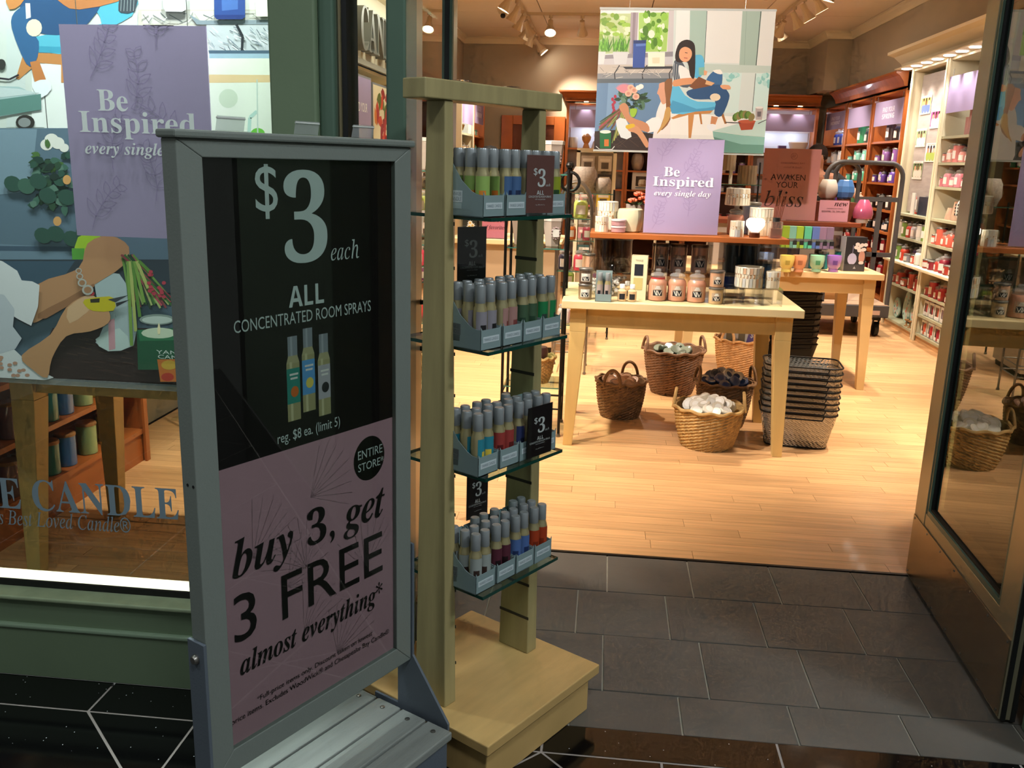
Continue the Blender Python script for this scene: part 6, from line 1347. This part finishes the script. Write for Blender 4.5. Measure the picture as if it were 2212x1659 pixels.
# lamp stand right of the lavender board
lr_ = rack('thin iron rack with metal warmers right of lavender board', .98, 1.42, 8.6, 8.95, 1.55, [1.35, .95, .5], IRON, finial=False)
for i, (x, z) in enumerate(((1.08, 1.35+.12), (1.28, 1.35))):
    t = thing('metal_warmer', 'ribbed bronze metal warmer on thin rack, %s' % ('raised left', 'right')[i], 'warmer', (x, 8.75, 1.35), 0, 'metal warmers'); dz = z-1.35
    if dz:
        for dx in (-.05, .05): boxo('leg_plate', (dx-.012, -.03, 0), (dx+.012, .03, dz), col('#d8d4d0'), t)
    mb = MB(); n = 36; pr_ = [(.085, 0), (.085, .17)]; mb.add([((r*(1+.03*(i % 2)))*math.cos(2*PI*i/n), (r*(1+.03*(i % 2)))*math.sin(2*PI*i/n), zz+dz) for r, zz in pr_ for i in range(n)], [(i, (i+1) % n, n+(i+1) % n, n+i) for i in range(n)]+[tuple(range(n, 2*n))]); mb.build('ribbed_shade', mat('bronze_rib', '#8a7860', .35, metal=.6), t)

# ================================================================== people, mostly hidden
def person(label, x, y, h, rz, hairc, shirt, arm=None, skin='#b98a6c'):
    t = thing('person', label, 'person', (x, y, 0), rz); s = h/1.75
    J = {'pel': (0, 0, .95), 'wa': (0, 0, 1.10), 'ch': (0, -.01, 1.32), 'nk': (0, 0, 1.47), 'hd': (0, -.02, 1.58), 'tp': (0, -.01, 1.68), 'ns': (0, -.095, 1.585),
         'sl': (-.18, 0, 1.41), 'el': (-.23, .0, 1.12), 'hl': (-.21, -.12, .90), 'sr': (.18, 0, 1.41), 'er': (.24, -.02, 1.13), 'hr': (.22, -.14, .90),
         'kl': (-.10, -.01, .52), 'al': (-.11, .02, .08), 'tl': (-.11, -.14, .035), 'kr': (.10, -.01, .52), 'ar': (.11, .02, .08), 'tr': (.11, -.14, .035)}
    if arm: J.update(arm)
    R_ = {'pel': .14, 'wa': .125, 'ch': .145, 'nk': .055, 'hd': .078, 'tp': .06, 'ns': .012, 'sl': .065, 'el': .045, 'hl': .03, 'sr': .065, 'er': .045, 'hr': .03, 'kl': .065, 'al': .042, 'tl': .03, 'kr': .065, 'ar': .042, 'tr': .03}
    def grow(name, chain, scale, m):
        keys = []; [keys.append(k) for e in chain for k in e if k not in keys]
        me = bpy.data.meshes.new(name); me.from_pydata([tuple(c*s for c in J[k]) for k in keys], [(keys.index(a), keys.index(b)) for a, b in chain], [])
        o = mkobj(name, me, t); md = o.modifiers.new('skin', 'SKIN'); me.materials.append(m)
        for k, sv in zip(keys, me.skin_vertices[0].data): sv.radius = (R_[k]*s*scale, R_[k]*s*scale*(.72 if k in ('pel', 'wa', 'ch') else 1)); sv.use_root = (k == keys[0])
        su = o.modifiers.new('sub', 'SUBSURF'); su.levels = su.render_levels = 2; return o
    E_ = [('pel', 'wa'), ('wa', 'ch'), ('ch', 'nk'), ('nk', 'hd'), ('hd', 'tp'), ('hd', 'ns'), ('ch', 'sl'), ('sl', 'el'), ('el', 'hl'), ('ch', 'sr'), ('sr', 'er'), ('er', 'hr'), ('pel', 'kl'), ('kl', 'al'), ('al', 'tl'), ('pel', 'kr'), ('kr', 'ar'), ('ar', 'tr')]
    grow('body', E_, 1.0, mat('skin_'+skin.strip('#'), skin, .5))
    grow('shirt', [('pel', 'wa'), ('wa', 'ch'), ('ch', 'sl'), ('sl', 'el'), ('ch', 'sr'), ('sr', 'er')], 1.16, col(shirt, .8)); grow('trousers', [('pel', 'kl'), ('kl', 'al'), ('pel', 'kr'), ('kr', 'ar')], 1.15, col('#1c1c20', .8))
    MB().lathe([(0, .128), (.05, .118), (.085, .085), (.102, .03), (.098, -.02), (.07, -.04)], 16, (0, .012*s, 1.60*s), a0=0, a1=2*PI, cap=False).build('hair', mat('hair_'+hairc.strip('#'), hairc, .7, spec=.15, bump=.6, bscale=90), t, smooth=True)
    for sx in (-1, 1):
        MB().lathe([(0, -.012), (.012, 0), (0, .012)], 8, (sx*.03*s, -.085*s, 1.605*s)).build('eye', col('#2a1c18'), t, smooth=True); MB().lathe([(0, -.03), (.012, -.015), (.016, .01), (0, .03)], 8, (sx*.082*s, 0, 1.585*s)).build('ear', MATS['skin_'+skin.strip('#')], t, smooth=True)
    for hk in ('hl', 'hr'):
        for f_ in range(5):
            b = Vector(J[hk])*s; dx = (-.024+.012*f_)*s; L_ = (.05, .07, .075, .07, .055)[f_]*s
            MB().tube([b+Vector((dx, 0, -.01)), b+Vector((dx*1.3, -.02, -.03-L_*.5)), b+Vector((dx*1.3, -.035, -.03-L_))], .009*s, 6).build('finger', MATS['skin_'+skin.strip('#')], t, smooth=True)
    return t
v = P(1058, 314, Y=8.05); person('person with dark hair behind the cream counter, head top showing', v.x, 8.05, 1.64, 0, '#0e0b0a', '#2a2a30')
v = P(1772, 330, Y=9.75)
pb = person('person in black top with grey strap behind the pink sign', v.x-.02, 9.75, 1.78, .15, '#2c211c', '#17171b', {'er': (.36, -.12, 1.26), 'hr': (.44, -.30, 1.14)}, '#c08a70')
MB().tube([(.04, -.12, 1.45), (.09, -.155, 1.33), (.12, -.165, 1.2)], .012, 6).build('strap', col('#8c8c98'), pb, smooth=True); MB().lathe([(.02, 0), (.05, .06), (.03, .14), (0, .16)], 8, (.16, -.16, 1.15)).build('purple_scarf', col('#5a2c9c'), pb, smooth=True); text('pod', 'sb', -.06, -.0, 1.24, 1.265, -.185, WHITE, pb)

# ================================================================== left window display
wt = leg_table('pale table standing in the left shop window', -2.06, -.95, 2.78, 3.46, .822, inset=.045, legw=.085, splay=1.3)
ws = bay('low cherry shelf with coloured tumblers seen through the left window', -2.22, 2.60, LR, 1.50, [.394, .165, .63], CHERRY, CHERRY, d=.28, h=.90, back=CHERRYD, plinth=.14)
wc = [('#8c6a78', 'mauve'), ('#b88a80', 'blush'), ('#1f8a94', 'teal'), ('#3f78c0', 'blue'), ('#9cc08c', 'pale green'), ('#cfc43c', 'yellow')]
for z, pxs, nm in ((.394, (8, 40, 93, 128, 172, 214), 'upper'), (.165, (10, 45, 100, 138, 186, 230), 'lower')):
    for (c_, cn), px_ in zip(wc, pxs):
        v = P(px_, (790 if z > .3 else 930)+0, X=-2.28); candle('tumbler', c_, (-2.28, v.y, z), '%s wooden-lidded tumbler on %s window shelf' % (cn, nm), 'tumblers in the left window', s=.98, rz=LR, lab=None, lid=LIDW, n=18)
rack('black wire rack beyond the window shelf', -2.2, -1.75, 4.55, 4.95, 1.2, [.9, .5, .2], IRON, finial=False)
# big photo poster hanging in the window
PY = 2.42
wp = thing('window_poster', 'big window photo poster of hands cutting flowers and a chair', 'poster')
def fp(x, y): v = P(x, y, Y=PY); return (max(-2.4, min(v.x, -.70)), max(.842, v.z))
def c1_(f): return lambda cx, cy: fp(cx/2.911, cy/2.911)
boxo('sheet', (-2.4, PY+.0005, .842), (-.70, PY+.003, 2.5), col('#dcdcd4'), wp)
A = Art(c1_(0), PY, .00003); rr = random.Random(5)
A.rect('#dfe4dc', -600, -900, 2100, 3000)
A.rect('#d3d8d0', -600, -900, 900, 815)
for k in range(9): A.rect(['#e8ebe6', '#cfd6d2', '#f0f2ee'][k % 3], -600+160*k, 180, -480+160*k, 800)
A.poly('#eef0ea', [(280, 400), (900, 400), (900, 815), (280, 815)]); A.line('#3c3c38', [(278, 560), (300, 810)], 5)
A.poly('#c7854a', [(150, 330), (420, 340), (420, 410), (240, 395), (120, 500), (100, 495)]); A.poly('#d08c50', [(385, 400), (430, 400), (415, 520), (385, 520)])
A.poly('#58b4cc', [(230, 230), (640, 150), (600, 60), (860, -40), (830, 100), (700, 170), (520, 330), (240, 320)], 2); A.poly('#3f9cb8', [(240, 290), (520, 300), (500, 335), (245, 330)])
A.poly('#28507c', [(160, -60), (640, -60), (560, 140), (420, 215), (240, 205), (150, 110)], 3); A.poly('#30608e', [(75, 180), (90, 80), (175, 40), (180, 180), (245, 260), (225, 390), (165, 400)], 3); A.oval('#e8dcc0', 215, 175, 50, 55); A.poly('#d8dce0', [(160, 20), (190, 20), (195, 110), (165, 120)]); A.poly('#c47c48', [(350, -60), (770, -60), (740, 10), (500, 60), (400, 30)], 2); A.poly('#c98448', [(40, -40), (160, -40), (130, 30), (60, 60)], 2)
A.poly('#404850', [(770, -60), (860, -60), (850, 70), (760, 80), (745, 40)], 2)
for k in range(5): A.line('#aab4b4', [(765+20*k, -40), (760+20*k, 70)], 3)
A.poly('#c67c44', [(190, 390), (245, 380), (290, 500), (225, 540)]); A.poly('#eef2f4', [(210, 520), (295, 500), (325, 560), (262, 615), (215, 570)], 2)
A.poly('#a9c0c0', [(-100, 540), (120, 545), (260, 610), (255, 690), (-100, 750)]); A.poly('#5f8880', [(-100, 640), (258, 590), (262, 690), (-100, 745)]); A.poly('#c8d4d4', [(-100, 540), (130, 560), (250, 585), (-100, 625)]); A.oval('#2c2824', 160, 770, 60, 48); A.oval('#8c9090', 155, 770, 40, 30); A.line('#26222c', [(-20, 490), (60, 500), (120, 470)], 12); A.oval('#30302c', 10, 405, 28, 34)
# wooden ledge with jars, top right
A.poly('#e9e6e0', [(868, -400), (2100, -400), (2100, 380), (880, 380)]); A.poly('#cfc8b8', [(870, 60), (2100, 60), (2100, 160), (870, 160)]); A.poly('#d6d2c8', [(890, 70), (1730, 70), (1730, 150), (900, 150)])
for k in range(36): x = rr.uniform(890, 1720); A.line(['#8c8c84', '#b4aea0', '#f2efe8', '#6a7074'][k % 4], [(x, rr.uniform(75, 150)), (x+rr.uniform(20, 90), rr.uniform(75, 150))], 4)
A.poly('#8c98a0', [(1190, 90), (1260, 130), (2100, 120), (2100, 155), (1240, 155)]); A.poly('#c8cdd0', [(1300, 158), (2100, 158), (2100, 320), (1320, 320)])
for k in range(60): x = rr.uniform(1310, 1740); y = rr.uniform(165, 315); A.line(['#44505a', '#e8eaec', '#8c98a4', '#f4f4f4'][k % 4], [(x, y), (x+rr.uniform(15, 50), y+rr.uniform(10, 40))], 4)
A.line('#20262c', [(1490, 155), (1530, 230), (1525, 320)], 16); A.poly('#4c6478', [(1315, 318), (2100, 318), (2100, 340), (1320, 340)]); A.poly('#a4c0d0', [(1320, 338), (2100, 338), (2100, 368), (1320, 368)])
A.poly('#2c4c94', [(1350, -60), (1545, -60), (1545, 110), (1520, 122), (1370, 122), (1352, 108)]); A.poly('#4a70b8', [(1395, -60), (1500, -60), (1500, 60), (1400, 70)]); A.poly('#20387c', [(1352, 95), (1545, 95), (1530, 123), (1366, 123)]); A.poly('#f1efdc', [(1600, -60), (2100, -60), (2100, 104), (1615, 106)]); A.poly('#dfe6e4', [(1030, -60), (1180, -60), (1178, 60), (1150, 76), (1045, 74), (1030, 40)])
A.poly('#eef0de', [(1310, 368), (2100, 368), (2100, 880), (1330, 880)]); A.poly('#e6c896', [(1310, 470), (2100, 475), (2100, 515), (1320, 522)]); A.poly('#e9eede', [(1320, 525), (2100, 518), (2100, 860), (1330, 860)]); A.oval('#cfdcc4', 1440, 620, 60, 60); A.line('#b8d8cc', [(1570, 840), (1575, 740), (1620, 700)], 22); A.oval('#6cc040', 1625, 840, 45, 35); A.line('#c4d4c8', [(1620, 500), (1625, 860)], 8)
# flower cutting, bottom
A.rect('#5d7384', -600, 806, 1320, 2900); A.poly('#6f8698', [(-600, 1500), (500, 1560), (500, 1700), (-600, 1660)]); A.poly('#43586c', [(-600, 1540), (460, 1550), (460, 1580), (-600, 1570)]); A.poly('#7d94a4', [(-600, 812), (240, 812), (200, 1200), (-600, 1300)])
for x, y, r_ in ((330, 880, 45), (300, 910, 40), (370, 900, 42), (410, 930, 30)): A.oval('#e9e6dc', x, y, r_, r_*.9)
for k in range(10): a = rr.uniform(0, 6); A.leaf('#4c7038', 330+70*math.cos(a), 980+50*math.sin(a), 60, 26, a)
for k in range(60): A.leaf(['#1f3d34', '#2d5244', '#3f6656', '#183028', '#5a7c6c', '#2a4a34'][k % 6], rr.uniform(230, 440), rr.uniform(1000, 1300), rr.uniform(50, 95), 44, rr.uniform(0, 6.28))
for x, y in ((90, 1155), (175, 1170), (250, 1140), (360, 1470), (280, 1480), (460, 1500), (430, 1240), (310, 1230), (540, 1470)): A.oval(['#2c5044', '#3d6252'][int(x) % 2], x, y, 58, 48, 12, .5)
for x, y in ((430, 1130), (370, 1390)): A.oval('#d8a060', x, y, 26, 30)
A.poly('#a8cc30', [(500, 1490), (640, 1480), (620, 1600), (520, 1700), (470, 1690)], 3); A.poly('#58a03c', [(460, 1560), (540, 1560), (530, 1720), (470, 1740)])
def c5(cx, cy): return (cx, 1630+cy)     # second crop frame of the survey, offset in the same units
A.rect('#2e3a44', -600, 1630, 1320, 1640+200); A.poly('#3c5568', [(-600, 1640), (480, 1640), (300, 1900), (-600, 2000)])
A.poly('#30221e', [(340, 2060), (1320, 2060), (1320, 2900), (250, 2900)]);
for k in range(26): x = rr.uniform(330, 860); y = rr.uniform(2120, 2370); A.line('#4a352c', [(x, y), (x+70, y+12)], 5)
A.poly('#aebdc0', [c5(600, 130), c5(760, 90), c5(860, 300), c5(850, 540), c5(700, 560), c5(610, 520), c5(660, 420)], 2); A.poly('#c8d8d4', [c5(610, 500), c5(760, 430), c5(830, 545), c5(690, 575)], 2); A.poly('#d8a0a8', [c5(690, 380), c5(730, 370), c5(735, 560), c5(695, 570)])
A.poly('#be8a62', [c5(240, 160), c5(500, 60), c5(560, -100), c5(700, -150), c5(820, -80), c5(780, 40), c5(600, 160), c5(300, 360), c5(210, 380)], 3); A.poly('#9c6c4a', [c5(250, 340), c5(420, 250), c5(600, 150), c5(560, 210), c5(300, 370)], 2)
for k in range(34): A.line(['#3c6a34', '#6c9444', '#8c3c44', '#22402c', '#a8b870', '#b8505c'][k % 6], [(790+rr.uniform(-20, 60), 1600), (820+9*k, 1880+rr.uniform(0, 60))], 13)
for k in range(6): A.line(['#7ca048', '#b0b868', '#5c8838'][k % 3], [(815+14*k, 1640), (838+26*k, 2170-90*k)], 20)
for k in range(14): A.oval('#b83c4c', rr.uniform(940, 1060), 1630+rr.uniform(60, 240), 14, 12, 7)
A.poly('#e2e2e4', [c5(-600, -20), c5(30, 10), c5(150, 130), c5(262, 160), c5(210, 415), c5(60, 330), c5(100, 560), c5(270, 700), c5(300, 760), c5(-600, 760)], 2); A.poly('#c8ccd4', [c5(-600, 200), c5(40, 220), c5(95, 420), c5(110, 560), c5(-600, 700)], 2)
for k in range(12): A.oval('#c4947c', rr.uniform(0, 200), 1630+rr.uniform(600, 730), 16, 11, 7)
A.poly('#c99468', [c5(150, 600), c5(330, 470), c5(430, 300), c5(560, 220), c5(620, 240), c5(700, 330), c5(690, 400), c5(580, 450), c5(430, 480), c5(340, 620), c5(310, 740), c5(220, 690)], 3); A.poly('#dcb088', [c5(440, 300), c5(560, 225), c5(620, 250), c5(560, 330), c5(450, 400)], 2)
A.poly('#cdbb1e', [c5(545, 250), c5(700, 230), c5(735, 262), c5(725, 320), c5(600, 322), c5(550, 290)], 2); A.poly('#2c2a18', [c5(580, 248), c5(640, 242), c5(638, 268), c5(582, 270)]); A.poly('#3c4044', [c5(690, 250), c5(820, 222), c5(740, 268)]); A.poly('#24282c', [c5(740, 272), c5(830, 250), c5(745, 296)]); A.oval('#b82c34', 588, 1630+212, 20, 14)
for k, (x, y, r_) in enumerate(((508, 70, 20), (515, 105, 22), (530, 145, 28), (565, 190, 36))):
    A.oval('#b8b4ac', x, 1630+y, r_, r_*.9, 16); A.oval('#a87a58', x, 1630+y, r_*.66, r_*.58, 16)
A.poly('#1c5a3c', [c5(872, 440), c5(1320, 420), c5(1320, 690), c5(880, 690)]); A.poly('#2f7a50', [c5(880, 440), c5(1320, 420), c5(1320, 500), c5(890, 510)]); A.oval('#d8e4c8', 1010, 1630+460, 110, 34); A.oval('#8c9c94', 1000, 1630+375, 112, 34); A.oval('#c8d4cc', 1000, 1630+378, 96, 24); A.poly('#fff0c0', [c5(1004, 465), c5(1002, 430), c5(1011, 395), c5(1020, 430), c5(1018, 465)], 2); A.poly('#d87830', [c5(1000, 625), c5(1320, 618), c5(1320, 765), c5(1020, 765)]); A.oval('#c83c28', 1065, 1630+735, 40, 26); A.oval('#e0b040', 1075, 1630+660, 50, 30)
A.build('photo_print', wp, .5)
lw = col('#dfe8e0'); x0_, x1_ = fp(342, 760)[0], fp(425, 760)[0]; text('YANKEE', 's', x0_, x1_, fp(380, 764)[1], fp(380, 756)[1], PY-.012, lw, wp); text('CANDLE', 's', x0_+.004, x1_, fp(380, 774)[1], fp(380, 766)[1], PY-.012, lw, wp)
boxo('bottom_rail', (-2.4, PY-.008, .828), (-.70, PY+.008, .848), glass('rail_clear', '#e4e8e8', 1.0, haze=.25), wp)
# lavender board in front of it
wl = lavboard((0, 0, 0), .40, .535, 'lavender be inspired board hanging in the left window', seed=4)
a_, b_, c_ = P(129, 52, Y=2.34), P(447, 55, Y=2.34), P(161, 508, Y=2.34); w_ = b_.x-a_.x; h_ = a_.z-c_.z
wl.location = ((a_.x+b_.x)/2-.003, 2.34, c_.z); wl.scale = (w_/.40, 1, h_/.535)
for x in (-.15, .15): MB().tube([(x, .002, .535), (x, .002, .535+(2.75-a_.z)/(h_/.535))], .001, 5).build('hanging_cord', STEEL, wl)
for x in (-2.0, -1.0): MB().tube([(x, PY, 2.5), (x, PY, ZC)], .0015, 5).build('hanging_cord', STEEL, wp)
# lamps washing the window poster
for i, x in enumerate((-1.9, -1.35, -.9)):
    t = thing('window_spot', 'small window ceiling spot above the poster, %s' % ('left', 'middle', 'right')[i], 'spotlight', (x, 2.30, 2.74), 0, 'window spots'); MB().lathe([(.035, -.06), (.035, 0)], 12, cap=False).build('can', LAMPW, t); MB().lathe([(.03, -.05), (0, -.05)], 12).build('lens', LENS, t)
    light('SPOT', (x, 2.30, 2.67), 180, (.92, .97, 1.0), (x, 2.42, 1.6), size=.03, spot=1.5, blend=.9, parent=t)
